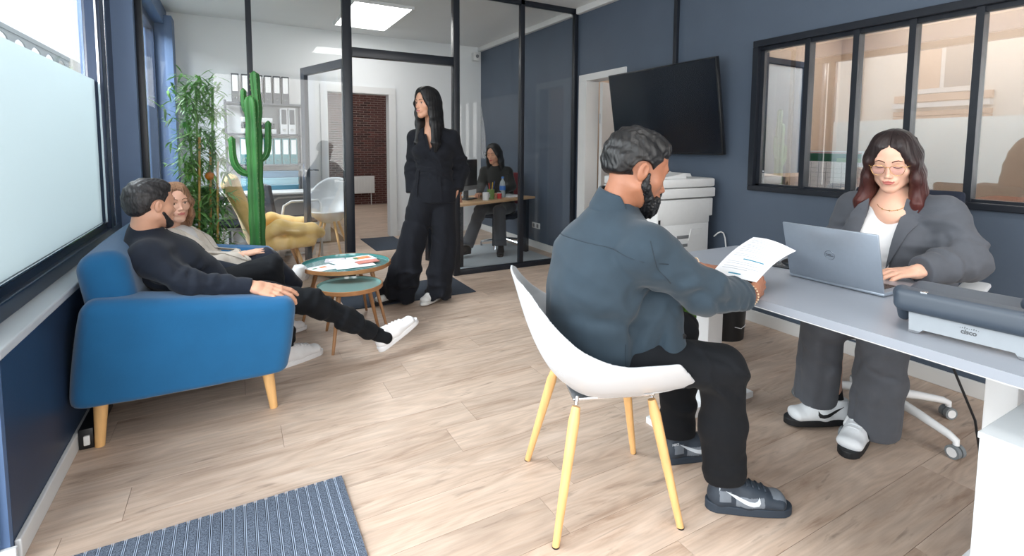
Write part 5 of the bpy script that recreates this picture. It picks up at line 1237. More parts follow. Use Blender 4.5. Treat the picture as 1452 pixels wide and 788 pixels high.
def short_hair(P, H, m, vol=1., front=.085, nape=-.07, h=.0032, messy=.003, side=-.012, parent=None):
    s = SD(); s.ell((0, -.019, .040), (.0815*vol, .102*vol, .092*vol), k=0); s.ell((0, .035, .088), (.058, .046, .030*vol), k=.03); s.ell((.0, -.075, -.005), (.062, .035, .05), k=.03)
    def hl(p):
        y = p[:, 1]; z0 = np.interp(y, [-.12, -.07, -.035, -.01, .012, .030, .05, .07, .10], [nape, nape, -.028, side-.012, side, .02, .045, front-.02, front])
        return (z0-p[:, 2])*.7
    s.cutf(hl, .012)
    s.cutf(lambda p: .012-np.sqrt((p[:, 1]+.010)**2+(p[:, 2]+.008)**2)+.022-(np.abs(p[:, 0]) < .06)*.05, .004)
    w = H.kw.get('wide', 1.)
    def dsp(p):
        q = p*V(1, 1, 1); a = np.sin(q[:, 0]*210+3*np.sin(q[:, 1]*60)+2*np.sin(q[:, 2]*80)); b = np.sin(q[:, 1]*150+2.5*np.sin(q[:, 0]*90+q[:, 2]*70))
        return -messy*(.5*a*b+.5*np.sin(q[:, 2]*130+q[:, 1]*80+2*np.sin(q[:, 0]*50)))
    s.disp(dsp)
    return P.add('hair', s, h, m, T=P.local(H))
def hair_mat(name, c1, c2, zr=None, rough=.34):
    m = bpy.data.materials.new(name); m.use_nodes = True; nt = m.node_tree; b = nt.nodes['Principled BSDF']; N = nt.nodes.new; L = nt.links.new
    g = N('ShaderNodeNewGeometry'); mp = N('ShaderNodeMapping'); mp.inputs['Scale'].default_value = (260, 260, 14); L(g.outputs['Position'], mp.inputs['Vector'])
    n = N('ShaderNodeTexNoise'); n.inputs['Scale'].default_value = 1.; n.inputs['Detail'].default_value = 3; L(mp.outputs[0], n.inputs['Vector'])
    mx = N('ShaderNodeMix'); mx.data_type = 'RGBA'; mx.inputs['A'].default_value = c1; mx.inputs['B'].default_value = c2
    if zr:
        sp = N('ShaderNodeSeparateXYZ'); L(g.outputs['Position'], sp.inputs[0]); mr = N('ShaderNodeMapRange'); mr.inputs[1].default_value = zr[0]; mr.inputs[2].default_value = zr[1]; L(sp.outputs[2], mr.inputs[0])
        ad = N('ShaderNodeMath'); ad.operation = 'MULTIPLY_ADD'; ad.inputs[1].default_value = .5; ad.use_clamp = True; L(n.outputs['Fac'], ad.inputs[0]); sb = N('ShaderNodeMath'); sb.operation = 'SUBTRACT'; L(mr.outputs[0], sb.inputs[0]); sb.inputs[1].default_value = .25; L(sb.outputs[0], ad.inputs[2]); L(ad.outputs[0], mx.inputs['Factor'])
    else:
        mr = N('ShaderNodeMapRange'); mr.inputs[1].default_value = .35; mr.inputs[2].default_value = .65; L(n.outputs['Fac'], mr.inputs[0]); L(mr.outputs[0], mx.inputs['Factor'])
    L(mx.outputs['Result'], b.inputs['Base Color']); b.inputs['Roughness'].default_value = rough; b.inputs['Specular IOR Level'].default_value = .45
    bp = N('ShaderNodeBump'); bp.inputs['Strength'].default_value = .5; bp.inputs['Distance'].default_value = .002; L(n.outputs['Fac'], bp.inputs['Height']); L(bp.outputs[0], b.inputs['Normal'])
    return m
def cloth(name, c, rough=.85, var=.06, sheen=.2, bs=700, bump=.12): return mat(name, c, rough, var=var, vscale=16, bump=bump, bscale=bs, sheen=sheen, spec=.25)
M_eye = mat('eye_white', rgb(236, 232, 228), .25); M_black = mat('pupil_black', rgb(8, 8, 9), .2); M_brown = mat('iris_brown', rgb(70, 44, 26), .25)
M_lash = mat('lash_dark', rgb(26, 20, 18), .7)
def strands(P, name, m, guides, n, r=.0012, jit=.006, seed=1, parent=None):
    """thin locks following guide polylines (world points)"""
    R_ = np.random.RandomState(seed); mb = MB(); G = [np.asarray(g, float) for g in guides]
    for i in range(n):
        t = R_.rand()*(len(G)-1); a = int(t); f = t-a; g = G[a]*(1-f)+G[a+1]*f; j0 = R_.randn(3)*jit; j1 = R_.randn(3)*jit*1.5
        K = len(g); pts = [g[k]+j0*(1-k/(K-1))+j1*(k/(K-1)) for k in range(K)]
        # smooth resample
        Q = []
        for k in range(K-1):
            p0, p1, p2, p3 = pts[max(k-1, 0)], pts[k], pts[k+1], pts[min(k+2, K-1)]
            for u in (0, .5): Q.append(.5*((2*p1)+(-p0+p2)*u+(2*p0-5*p1+4*p2-p3)*u*u+(-p0+3*p1-3*p2+p3)*u**3))
        Q.append(pts[-1]); nq = len(Q)
        mb.tube([tuple(q-P.o) for q in Q], [r*(1-.75*(k/(nq-1))**3) for k in range(nq)], 4, cap=False)
    o = mb.build(name, m, parent or P.root, smooth=True); tag(o, kind='stuff'); return o
# ---------------------------------------------------------------- man at the desk (seen from behind)
M_skin_d = mat('skin_brown', rgb(156, 104, 78), .5, var=.06, vscale=25, bump=.08, bscale=300, sub=.12); M_lip_d = mat('lip_brown', rgb(128, 74, 62), .45)
M_jack = cloth('petrol_jacket', rgb(42, 56, 67), .75, .10, .12); M_blk = cloth('black_trousers', rgb(15, 18, 23), .85, .05, .02)
M_hair_k = hair_mat('black_hair', rgb(5, 5, 6), rgb(14, 14, 17), rough=.45)
P = Person((1.08, 1.38, 0), 'bearded man in dark petrol jacket sitting in the white tub chair, reading a paper')
F = V(.932, -.362, 0); RR = V(-.362, -.932, 0)
H = Head((1.137, 1.262, 1.168), F*.93+V(.02, .03, -.30), up=(.30, -.05, 1), scale=1.02)
nb = V(1.085, 1.315, 1.01)
shR, elR, wrR = V(1.065, 1.125, .930), V(1.215, 1.040, .812), V(1.455, 1.055, .765)
shL, elL, wrL = V(1.205, 1.47, .930), V(1.34, 1.46, .80), V(1.482, 1.312, .800)
hR, hL = V(1.06, 1.27, .535), V(1.13, 1.46, .535)
kR, aR = V(1.385, 1.085, .530), V(1.434, 1.104, .10)
kL, aL = V(1.47, 1.37, .545), V(1.495, 1.384, .10)
hr = hand_sd(wrR+V(.012, .0, .003), (.80, .25, .10), (.18, -.80, -.10), 1, curl=(.75, .85, .95, 1.05), thumb=(.05, .25), s=.98)
hl = hand_sd(wrL+V(.0, 0, 0), (.90, -.40, -.12), (.15, .0, 1), -1, curl=(.25, .35, .5, .6), thumb=(.15, .15), s=.98)
c = SD(); c.ec((1.04, 1.39, .6), (1.06, 1.34, .92), (.12, .09), (.13, .09), RR); c.chain([shR, elR, wrR], [.035, .03, .026], .02); c.chain([shL, elL, wrL], [.035, .03, .026], .02); c.chain([hR, kR, aR], [.05, .04, .03]); c.chain([hL, kL, aL], [.05, .04, .03])
P.body(H, nb, None, c, [hr, hl], M_skin_d, M_lip_d)
H.eyes(P.root, M_brown)
for o in P.root.children:
    if o.name.startswith('eye') : o.location = Vector(o.location)-Vector(P.o)
P.brows(H, M_lash, thick=1.6)
short_hair(P, H, M_hair_k, vol=1.06, front=.075, nape=-.035, messy=.0035)
# beard
s = SD(); s.ell((0, .066, -.105), (.036, .028, .032), k=.02)
for x in (-1, 1):
    s.cone((x*.070, .012, -.045), (x*.034, .062, -.100), .013, .021, k=.02); s.cone((x*.071, .010, -.012), (x*.070, .014, -.05), .008, .013, k=.01); s.cone((x*.022, .085, -.075), (0, .096, -.050), .008, .007, k=.012); s.cone((x*.03, .078, -.075), (x*.012, .074, -.11), .012, .02, k=.02)
s.disp(lambda p: -.0022*np.sin(p[:, 0]*320+2*np.sin(p[:, 2]*190))*np.sin(p[:, 2]*280+2*np.sin(p[:, 1]*230))-.0012*np.sin(p[:, 1]*420+p[:, 0]*200))
s.ell((0, .108, -.066), (.017, .012, .006), k=.004, sub=True)
P.add('beard', s, .003, M_hair_k, T=P.local(H))
# jacket
j = SD()
j.loft([(1.085, 1.375, .50), (1.070, 1.38, .62), (1.055, 1.37, .74), (1.060, 1.35, .86), (1.080, 1.32, .955)], [(.205, .165), (.200, .155), (.205, .150), (.210, .142), (.165, .10)], RR, .05)
j.cone(nb+V(-.015, .01, -.05), nb+V(.008, -.008, .022), .090, .076, k=.04)
j.cone(shR, shL, .072, .072, k=.05); j.cone((1.09, 1.315, .975), shR+V(-.01, .0, .012), .06, .062, k=.05)
j.chain([shR, elR], [.078, .064], .035); j.chain([shL, elL], [.078, .066], .035)
j.ec(elR, wrR+V(-.040, 0, 0), (.062, .062), (.050, .050), (0, 0, 1), k=.02, flat=(0, 1)); j.cone(elL, wrL-V(.035, -.03, 0), .064, .048, k=.02)
# skirt of the jacket hanging over the seat, front edge down beside the thigh
j.ec((1.15, 1.19, .76), (1.205, 1.165, .475), (.085, .055), (.085, .048), F, k=.04)
j.ec((1.10, 1.40, .60), (1.13, 1.38, .50), (.16, .10), (.17, .09), RR, k=.05)
j.cut((0, 0, .470), (0, 0, -1), .01)
def seat_in(p, m=.008):   # keep the clothes inside the chair's shell
    q = p-V(1.105, 1.375, 0); x = q[:, 0]*math.cos(CF)-q[:, 1]*math.sin(CF); y = q[:, 0]*math.sin(CF)+q[:, 1]*math.cos(CF)
    return np.where(((p[:, 2] < .60) & (x < .20)) | ((p[:, 2] < .84) & (x < -.05)), shell_fn(np.stack([x, y, p[:, 2]], 1))+m, -1.)
j.cutf(seat_in)
j.fold([(1.13, 1.09, .85), (1.02, 1.16, .74), (.93, 1.28, .66)], .020, .012); j.fold([(1.15, 1.11, .80), (1.06, 1.16, .70), (.98, 1.25, .60)], .018, -.012); j.fold([(1.16, 1.13, .78), (1.11, 1.16, .66), (1.06, 1.19, .54)], .016, .012); j.fold([(1.18, 1.14, .74), (1.15, 1.15, .62), (1.13, 1.15, .50)], .014, -.012)
j.fold([(.95, 1.20, .86), (.90, 1.32, .78), (.90, 1.44, .74)], .03, -.007); j.fold([(.99, 1.12, .80), (.92, 1.24, .72), (.90, 1.40, .68)], .022, .009)
j.fold([(1.08, 1.06, .94), (1.15, 1.00, .87), (1.24, .99, .80)], .018, .008); j.fold([(1.12, 1.03, .86), (1.20, .98, .80), (1.30, 1.0, .77)], .016, -.009); j.fold([(1.20, 1.0, .77), (1.30, .99, .75), (1.40, 1.01, .74)], .014, .008); j.fold([(1.24, 1.04, .87), (1.30, 1.02, .83), (1.33, 1.0, .76)], .013, -.010)
j.wr((1.15, 1.06, .86), nrm(elR-shR), .0055, .055, .12, ph=.5); j.wr(elR, (.75, 0, .6), .006, .045, .10, ph=1.2); j.wr(wrR-V(.07, 0, 0), (1, 0, 0), .004, .034, .06)
j.wr((1.0, 1.28, .70), (.35, .2, .9), .0085, .085, .17, ph=.2); j.wr((1.09, 1.2, .62), (.9, -.3, .25), .007, .075, .14, ph=1.0); j.wr((.95, 1.30, .85), (.4, .5, .7), .005, .11, .16); j.wr((1.05, 1.17, .83), (.6, .2, -.8), .007, .05, .09)
j.cutf(lambda p: .052-np.linalg.norm((p-(nb+V(.004, -.006, 0)))-((p-nb)@nrm(H.c-nb))[:, None]*nrm(H.c-nb), axis=1)+(((p-nb)@nrm(H.c-nb)) < -.02)*-.2, .004)
P.add('jacket', j, .0055, M_jack)
# collar
ax = nrm(H.c+V(-.03, .012, 0)-nb); cs = SD(); b0 = nb+ax*.028
cs.ec(b0, b0+ax*.062, (.086, .088), (.070, .073), RR, k=0, flat=(0, 1)); cs.ec(b0-ax*.02, b0+ax*.11, (.060, .062), (.061, .064), RR, k=.004, sub=True)
cs.cutf(lambda p: (p-(nb+F*.040))@F+.6*((p-nb)@ax-.02), .006); cs.disp(lambda p: -.004*np.clip(1-np.abs((p-nb)@ax+.01)/.02, 0, 1))
P.add('collar', cs, .0035, M_jack)
# seams: yoke across the back and the armhole
M_seam = mat('seam_dark', rgb(30, 42, 52), .8)
def seam(name, f, a, b, D, m, w=.0016, sag=(0, 0, 0), n=18):
    a = np.asarray(a, float); b = np.asarray(b, float); t = np.linspace(0, 1, n)[:, None]; O = a*(1-t)+b*t+np.asarray(sag)*(4*t*(1-t)); S_ = march(f, O, np.tile(nrm(D), (n, 1)), far=.6); S_ = S_[np.abs(f(S_)) < .004]
    if len(S_) < 3: return
    mb = MB(); mb.tube([tuple(q-P.o) for q in S_], w, 5); return mb.build(name, m, P.root, smooth=True)
seam('seam', j, (.82, 1.48, .945), (.98, 1.02, .905), F+V(.0, .25, 0), M_seam, sag=(0, 0, .02))
seam('seam', j, (1.0, .92, .985), (1.06, .92, .86), (.12, 1, -.05), M_seam, sag=(-.02, 0, 0)); seam('seam', j, (1.02, .95, .64), (1.035, .95, .48), (0, 1, 0), M_seam)
for z, x in ((.640, 1.232), (.510, 1.262)):
    S_ = march(j, np.array([[x, .95, z]]), np.array([[0, 1., 0]]), far=.4)[0]
    mb = MB(); mb.lathe([(0, 0), (.0085, 0), (.0085, .003), (.006, .004), (0, .003)], n=16, M=Matrix.Translation(Vector(S_-P.o)) @ Matrix.Rotation(math.radians(90), 4, 'X')); mb.build('button', M_blackp, P.root, smooth=True, sharp=40)
# trousers
t = SD(); t.loft([hR-V(.05, -.02, 0), hR+V(.1, -.05, .01), kR+V(-.02, 0, 0)], [(.10, .085), (.095, .082), (.078, .068)], RR, .05); t.loft([hL-V(.05, -.02, 0), hL+V(.1, -.03, .01), kL], [(.10, .085), (.09, .08), (.074, .066)], RR, .05)
t.loft([kR+V(-.012, 0, -.01), kR*.5+aR*.5+V(-.01, 0, 0), aR+V(-.008, 0, .008)], [(.072, .066), (.074, .060), (.074, .060)], F, .03, flat=(0, 1))
t.loft([kL+V(0, 0, -.01), kL*.5+aL*.5, aL+V(0, 0, .01)], [(.068, .064), (.072, .058), (.072, .058)], F, .03, flat=(0, 1))
t.cut((.93, 1.44, 0), (-1, .3, 0), .02); t.cutf(seat_in); t.fold([(1.30, 1.04, .57), (1.38, 1.01, .50), (1.42, 1.05, .43)], .014, .008); t.fold([(1.27, 1.05, .50), (1.36, 1.02, .46), (1.43, 1.06, .40)], .012, -.008); t.fold([(1.25, 1.10, .60), (1.33, 1.03, .57), (1.37, 1.01, .52)], .012, -.006); t.fold([(1.38, 1.02, .40), (1.41, 1.01, .25), (1.43, 1.02, .12)], .012, .006)
t.wr(kR+V(-.06, 0, -.02), (.8, 0, .6), .007, .04, .09); t.wr((kR+aR)/2+V(0, 0, -.1), (.2, 0, 1), .005, .07, .14, ph=1); t.wr(kL, (.8, 0, .6), .006, .04, .08); t.wr(aL+V(0, 0, .1), (.2, 0, 1), .005, .06, .1)
P.add('trousers', t, .0055, M_blk)
for a_ in (aR, aL): sk = SD(); sk.cone(a_+V(0, 0, -.030), a_+V(0, 0, .06), .031, .034); P.add('sock', sk, .006, M_blk)
M_sn1 = mat('sneaker_charcoal', rgb(44, 54, 66), .6, var=.06, vscale=40); M_sn2 = mat('sneaker_grey', rgb(112, 120, 130), .7, var=.05, vscale=60); M_sol = mat('sole_dark', rgb(44, 54, 66), .7); M_sw = mat('swoosh_pale', rgb(206, 214, 222), .5)
def tipd(q):  # panel colours: grey toe box and side panel
    y, z, x = q[:, 1], q[:, 2], np.abs(q[:, 0])
    return (((y > .212) & (z > .045) & (x < .034)) | ((y > .085) & (y < .180) & (z > .036) & (z < .070)) | ((y < .07) & (y > .03) & (z < .085) & (z > .05))).astype(int)
P.shoe((1.385, 1.137, 0), (1.61, .985, 0), (0, 0, 1), [M_sn1, M_sn2], M_sol, .285, M_sn1, M_sw, 1, tip=tipd, h=.0028)
P.shoe((1.435, 1.40, 0), (1.69, 1.33, 0), (0, 0, 1), [M_sn1, M_sn2], M_sol, .285, M_sn1, M_sw, 1, tip=tipd, h=.0028)
# small lettering on the heel collar
for (x, y, a) in ((1.408, 1.090, 57), (1.462, 1.358, 74)):
    TM = Matrix.Translation((x-P.o[0]-.006, y-P.o[1]-.004, .088)) @ Matrix.Rotation(math.radians(-33 if a < 60 else -15), 4, 'Z') @ Matrix.Rotation(math.radians(90), 4, 'X'); text('lettering', 'NIKE', .013, TM, M_sw, P.root, bold=.0004)
# bracelets
def bracelet(c_, ax, r, m, nb_=22, rb=.0036, sy=.8):
    ax = nrm(ax); u = nrm(np.cross(ax, V(0, 0, 1))); v = np.cross(ax, u); s = SD()
    for i in range(nb_): a = 2*math.pi*i/nb_; s.ell(np.asarray(c_)+u*math.cos(a)*r*sy+v*math.sin(a)*r, (rb,)*3, k=0)
    return P.add('bracelet', s, .0022, m)
bracelet(wrR+V(-.006, .0, 0), (1, .05, 0), .033, mat('bead_gold', rgb(214, 190, 160), .35), sy=1.0); bracelet(wrL+V(-.0, .0, .0), (.9, -.4, -.1), .033, _mats['bead_gold'], sy=1.0)
# the paper in his hands
pp = empty('paper_sheet', (1.60, 1.15, .86), 0, 'printed white sheet with blue underlined lines held by the man over the desk', 'paper')
A_, B_, C_, D_ = V(1.495, 1.285, .757), V(1.515, 1.092, .785), V(1.66, 1.185, .945), V(1.635, 1.005, .915)   # lower left, lower right, upper left, upper right
A_, B_, C_, D_ = V(1.49, 1.246, .785), V(1.48, 1.052, .802), V(1.76, 1.275, .900), V(1.725, 1.076, .885)
n = 8; vs = []; fs = []
nn = nrm(np.cross(B_-A_, C_-A_))
def PS(u, v, o=0.): q = (A_*(1-u)+B_*u)*(1-v)+(C_*(1-u)+D_*u)*v+nn*(o+.010*math.sin(math.pi*u)*(.3+v)+.012*math.sin(math.pi*v)-.006*v*v); return tuple(q-V(1.60, 1.15, .86))
for k in (0, 1):
    for i in range(n+1):
        for jj in range(n+1): vs.append(PS(i/n, jj/n, k*.0012))
I = lambda k, i, jj: k*(n+1)**2+i*(n+1)+jj
for i in range(n):
    for jj in range(n): fs.append((I(1, i, jj), I(1, i+1, jj), I(1, i+1, jj+1), I(1, i, jj+1))); fs.append((I(0, i, jj), I(0, i, jj+1), I(0, i+1, jj+1), I(0, i+1, jj)))
for i in range(n): fs += [(I(0, i, 0), I(0, i+1, 0), I(1, i+1, 0), I(1, i, 0)), (I(0, i+1, n), I(0, i, n), I(1, i, n), I(1, i+1, n)), (I(0, 0, i+1), I(0, 0, i), I(1, 0, i), I(1, 0, i+1)), (I(0, n, i), I(0, n, i+1), I(1, n, i+1), I(1, n, i))]
pydata('sheet', vs, fs, M_paper, pp, smooth=False)
M_cy = mat('print_cyan', rgb(36, 140, 170), .5); M_tx = mat('print_text', rgb(186, 190, 198), .6)
def pq(name, u0, u1, v0, v1, m):
    vs = [PS(u0+(u1-u0)*i/4, v, .0014) for i in range(5) for v in (v0, v1)]+[PS(u0+(u1-u0)*i/4, v, .0018) for i in range(5) for v in (v0, v1)]
    fs = [(10+2*i, 12+2*i, 13+2*i, 11+2*i) for i in range(4)]+[(2*i, 2*i+1, 2*i+3, 2*i+2) for i in range(4)]+[(2*i, 2*i+2, 12+2*i, 10+2*i) for i in range(4)]+[(2*i+1, 11+2*i, 13+2*i, 2*i+3) for i in range(4)]; return pydata(name, vs, fs, m, pp)
pq('highlight', .42, .86, .365, .385, M_cy); pq('highlight', .35, .62, .065, .085, M_cy)
for i, v in enumerate([.9, .86, .82, .74, .70, .66, .60, .56, .48, .44, .30, .26, .20, .16]): pq('text_line', .12, .88-.13*((i*7) % 4)/2, v, v+.008, M_tx)
# ---------------------------------------------------------------- woman at the laptop
M_skin_l = mat('skin_light', rgb(226, 178, 154), .5, var=.04, vscale=25, bump=.05, bscale=300, sub=.15); M_lip_l = mat('lip_rose', rgb(188, 108, 100), .4)
M_hair_a = hair_mat('auburn_hair', rgb(84, 36, 31), rgb(28, 16, 16), zr=(.96, 1.22), rough=.48)
M_bl = cloth('grey_suit_wool', rgb(84, 87, 94), .9, .08, .08); M_wt = cloth('white_knit', rgb(226, 226, 228), .9, .02, .1)
P = Person((2.45, 1.08, 0), 'woman with glasses and auburn hair in grey suit typing at the silver laptop')
F = nrm(V(-.93, -.30, 0)); S = V(-.30, .93, 0)*-1   # S = her left
H = Head((2.425, 1.102, 1.197), V(-.93, -.25, -.30), up=(-.12, -.03, 1), scale=1.0, fem=True, lids='closed', wide=1.07, jaw=1.15)
H.kw = dict(fem=True, lids='closed', wide=1.07)
nb = V(2.480, 1.112, 1.035)
shL, elL, wrL = V(2.495, .935, .980), V(2.455, .835, .815), V(2.205, .905, .785)
shR, elR, wrR = V(2.50, 1.285, .970), V(2.46, 1.325, .81), V(2.17, 1.17, .785)
hl = hand_sd(wrL, (-.84, .48, -.06), (0, -.15, 1), 1, curl=(.28, .30, .34, .42), thumb=(.25, .15), s=.92)
hr = hand_sd(wrR, (-.95, -.2, -.06), (0, 0, 1), -1, curl=(.28, .30, .34, .42), thumb=(.25, .15), s=.92)
up_ = SD(); up_.cone(nb+V(0, 0, -.0), nb+V(-.040, -.015, -.07), .064, .064, k=.03); up_.cone(nb+V(-.03, .06, -.046), nb+V(-.02, -.075, -.046), .034, .034, k=.05)
c = SD(); c.ec((2.55, 1.11, .55), (2.49, 1.11, .90), (.13, .10), (.14, .09), S); c.chain([shL, elL, wrL], [.035, .035, .028]); c.chain([shR, elR, wrR], [.035, .035, .028])
c.chain([(2.55, 1.0, .52), (2.2, 1.0, .50), (2.33, 1.09, .1)], [.06, .05, .035]); c.chain([(2.55, 1.15, .52), (2.18, 1.19, .50), (2.33, 1.24, .1)], [.06, .05, .035])
P.body(H, nb, up_, c, [hl, hr], M_skin_l, M_lip_l, h=.0026, nr=(.046, .050))
P.brows(H, mat('brow_auburn', rgb(70, 40, 32), .8), up=.0, thick=1.0); P.lash(H, M_lash, z=-.0045)
M_nail = mat('nail_pale', rgb(236, 214, 206), .25)
for hd in (hl,):
    for q, d, nz, r in hd.tips:
        s = SD(); s.ell(q+nz*r*.62+d*r*.1, (r*.55, r*.9, r*.28), R=np.stack([np.cross(d, nz), d, nz], 1)); P.add('fingernail', s, .0015, M_nail)
# hair
s = SD(); R = H.R; w = H.w
s.ell(w(0, -.018, .040), V(.085, .105, .093), R=R, k=0)
for sg in (1, -1):   # sg=+1: her right (image left)
    a0, a1, a2 = w(sg*.040, .025, .090), w(sg*.079, .012, .02), w(sg*.086, .0, -.06)
    a3 = w(sg*.090, -.005, -.125)+V(0, 0, -.01); a4 = a3+V(-.035, sg*.010, -.060); a5 = a4+V(-.01, sg*.004, -.040)
    s.loft([a0, a1, a2], [(.028, .05), (.018, .060), (.022, .066)], R[:, 0], .03); s.loft([a2, a3, a4, a5], [(.022, .066), (.026, .062), (.024, .044), (.010, .016)], R[:, 0], .03)
s.ec(w(0, -.075, .0), w(0, -.085, -.15)+V(0, 0, -.03), (.080, .045), (.085, .045), R[:, 0], k=.04)
s.ell(w(0, .105, -.040), V(.0605, .070, .100), R=R, k=.010, sub=True); s.ell(w(0, .11, .040), V(.044, .06, .043), R=R, k=.010, sub=True)
s.ell(w(0, .06, -.15), V(.044, .08, .08), R=R, k=.012, sub=True)
def grooves(H, amp=.0007, f=30):
    def g(p):
        q = H.loc(p); az = np.arctan2(q[:, 0], q[:, 1]+.02); return amp*(np.sin(az*f+.8*np.sin(q[:, 2]*6))+.7*np.sin(az*f*1.73+.9*np.sin(q[:, 2]*5+1)))*np.clip(.2+np.abs(q[:, 0])/.07, 0, 1)
    return g
s.disp(grooves(H)); s.disp(lambda p: .003*np.clip(1-np.abs(H.loc(p)[:, 0])/.004, 0, 1)*(H.loc(p)[:, 2] > .06))
P.add('hair', s, .003, M_hair_a)
gl = []
for sg in (1, -1):
    G = []
    for t in np.linspace(0, 1, 7):
        G.append([w(sg*.022, .030-.05*t, .128-.01*t), w(sg*(.056+.02*t), .046-.07*t, .090), w(sg*.094, .030-.055*t, .0), w(sg*.105, .025-.06*t, -.07), w(sg*.114, .028-.06*t, -.13), w(sg*.118, .034-.06*t, -.165)+V(-.025, 0, -.035+.02*t), w(sg*.112, .034-.06*t, -.19)+V(-.03, 0, -.05+.02*t)])
    gl.append(G)
for k, G in enumerate(gl): strands(P, 'hair_strands', M_hair_a, G, 230, r=.0013, jit=.0022, seed=3+k)
# glasses
M_gold2 = mat('gold_wire', rgb(212, 170, 110), .25, metal=.9); M_lens = glass_mat('violet_coated_lens', tint=(.93, .90, .99), boost=1.0, lo=.01)
def LW(*q): return tuple(w(*q)-P.o)
rim = [(-.024, .012), (-.012, .019), (.010, .019), (.024, .013), (.025, .0), (.016, -.017), (.0, -.022), (-.014, -.017), (-.023, -.004)]
for sg in (-1, 1):
    pts = [(sg*(.033+a), .108-.10*(abs(.033+a))**1.6, b-.006) for a, b in rim]; Q = []
    for i in range(9):
        p0, p1, p2, p3 = [np.array(pts[(i+k) % 9]) for k in (-1, 0, 1, 2)]
        for u in (0, .33, .66): Q.append(.5*((2*p1)+(-p0+p2)*u+(2*p0-5*p1+4*p2-p3)*u*u+(-p0+3*p1-3*p2+p3)*u**3))
    mb = MB(); mb.tube([LW(*q) for q in Q+[Q[0], Q[1]]], .0011, 6, cap=False); g_ = mb.build('glasses_rim', M_gold2, P.root, smooth=True)
    pydata('lens', [LW(*q) for q in Q], [tuple(range(len(Q)))], M_lens, P.root)
    mb = MB(); mb.tube([LW(sg*.057, .098, .004), LW(sg*.070, .085, .006), LW(sg*.082, .03, .008), LW(sg*.084, -.01, .005)], .0012, 6); mb.build('glasses_temple', M_gold2, P.root, smooth=True)
mb = MB(); mb.tube([LW(-.010, .1075, .004), LW(0, .112, .007), LW(.010, .1075, .004)], .0012, 6); mb.build('glasses_bridge', M_gold2, P.root, smooth=True)
for sg in (-1, 1):   # drop earrings
    mb = MB(); mb.tube([LW(sg*.083, .0, -.04), LW(sg*.084, .0, -.06), LW(sg*.084, .0, -.085)], .0013, 6); mb.build('earring', M_gold2, P.root)
# top and blazer
T0 = V(.085, .035, .045)
tp = SD(); tp.loft([V(2.47, 1.085, .48)+T0, V(2.445, 1.08, .64)+T0, V(2.41, 1.075, .78)+T0, V(2.40, 1.075, .89)+T0], [(.19, .155), (.180, .145), (.175, .125), (.15, .09)], S, .05)
for sg in (-1, 1): tp.ell(V(2.335, 1.072, .825)+T0+S*sg*.075, (.075, .075, .07), k=.04)
tp.cone(nb+V(.0, .08, -.045), nb+V(.02, -.10, -.045), .045, .045, k=.06)
tp.cutf(lambda p: .070-np.sqrt(((p-(nb+V(-.045, -.02, .018)))@S)**2+((p[:, 2]-nb[2]-.030)*.85)**2)-.5*np.clip((p-nb)@-F-.03, 0, 1), .006)
tp.wr(V(2.33, 1.07, .72)+T0, (.1, .3, 1), .004, .04, .09)
P.add('top', tp, .0055, M_wt)
bz = SD(); bz.loft([V(2.47, 1.085, .46)+T0, V(2.455, 1.08, .62)+T0, V(2.42, 1.075, .76)+T0, V(2.41, 1.075, .885)+T0], [(.215, .165), (.205, .155), (.205, .148), (.185, .110)], S, .05)
for sg in (-1, 1): bz.ell(V(2.335, 1.072, .825)+T0+S*sg*.085, (.082, .082, .078), k=.04)
bz.cone(shL+V(.01, 0, .012), shR+V(.01, 0, .012), .058, .058, k=.05); bz.cone(nb+V(.03, .05, -.02), nb+V(.03, -.06, -.02), .050, .050, k=.05)
bz.chain([shL, elL], [.074, .072], .04); bz.ec(elL, wrL+V(.02, -.01, .004), (.074, .072), (.056, .050), (0, 0, 1), k=.03, flat=(0, 1)); bz.chain([shR, elR], [.074, .070], .04); bz.ec(elR, wrR+V(.03, 0, .004), (.070, .068), (.052, .048), (0, 0, 1), k=.03)
C0 = V(2.36, 1.072, 0)+V(T0[0], T0[1], 0)
def opening(p):
    q = p-C0; sx = q@S; z = p[:, 2]; f = q@F
    l = np.interp(z, [.54, .70, .82, .92, 1.00, 1.06], [-.135, -.125, -.105, -.085, -.072, -.068]); r = np.interp(z, [.54, .70, .82, .92, 1.00, 1.06], [-.0, .008, .022, .044, .062, .066])
    return np.minimum(np.minimum((sx-l), (r-sx)), f+.01)
bzu = bz.clone(); bz.cutf(lambda p: opening(p), .008); bz.cut((0, 0, .47), (0, 0, -1)); bz.cutf(lambda p: .061-np.linalg.norm(np.cross(p-nb, nrm(H.c-nb)), axis=1)-((p[:, 2]-nb[2]) < -.05)*.3, .006)
bz.wr(elL, (.6, 0, .8), .007, .05, .11); bz.wr((2.37, .87, .80), (1, -.4, 0), .006, .045, .08); bz.wr(shL+V(-.03, 0, -.07), (0, .3, 1), .006, .05, .09); bz.wr(elR, (.3, 0, 1), .006, .05, .1); bz.wr((2.46, .96, .68), (.3, .2, 1), .007, .06, .12)
bz.fold([(2.45, .87, .95), (2.40, .82, .88), (2.40, .78, .80)], .018, .010); bz.fold([(2.42, .90, .92), (2.37, .87, .86), (2.38, .80, .80)], .016, -.012); bz.fold([(2.46, .77, .84), (2.36, .80, .80), (2.28, .84, .78)], .014, .010); bz.fold([(2.44, .79, .78), (2.36, .83, .765), (2.26, .87, .765)], .012, -.010); bz.fold([(2.37, .95, .88), (2.33, .93, .78), (2.36, .92, .68)], .018, -.012)
bz.fold([(2.44, 1.33, .93), (2.40, 1.33, .86), (2.41, 1.35, .80)], .016, .010); bz.fold([(2.41, 1.27, .92), (2.38, 1.26, .85), (2.38, 1.29, .78)], .016, -.012)
BZ = P.add('blazer', bz, .0055, M_bl)
M_lap = M_bl
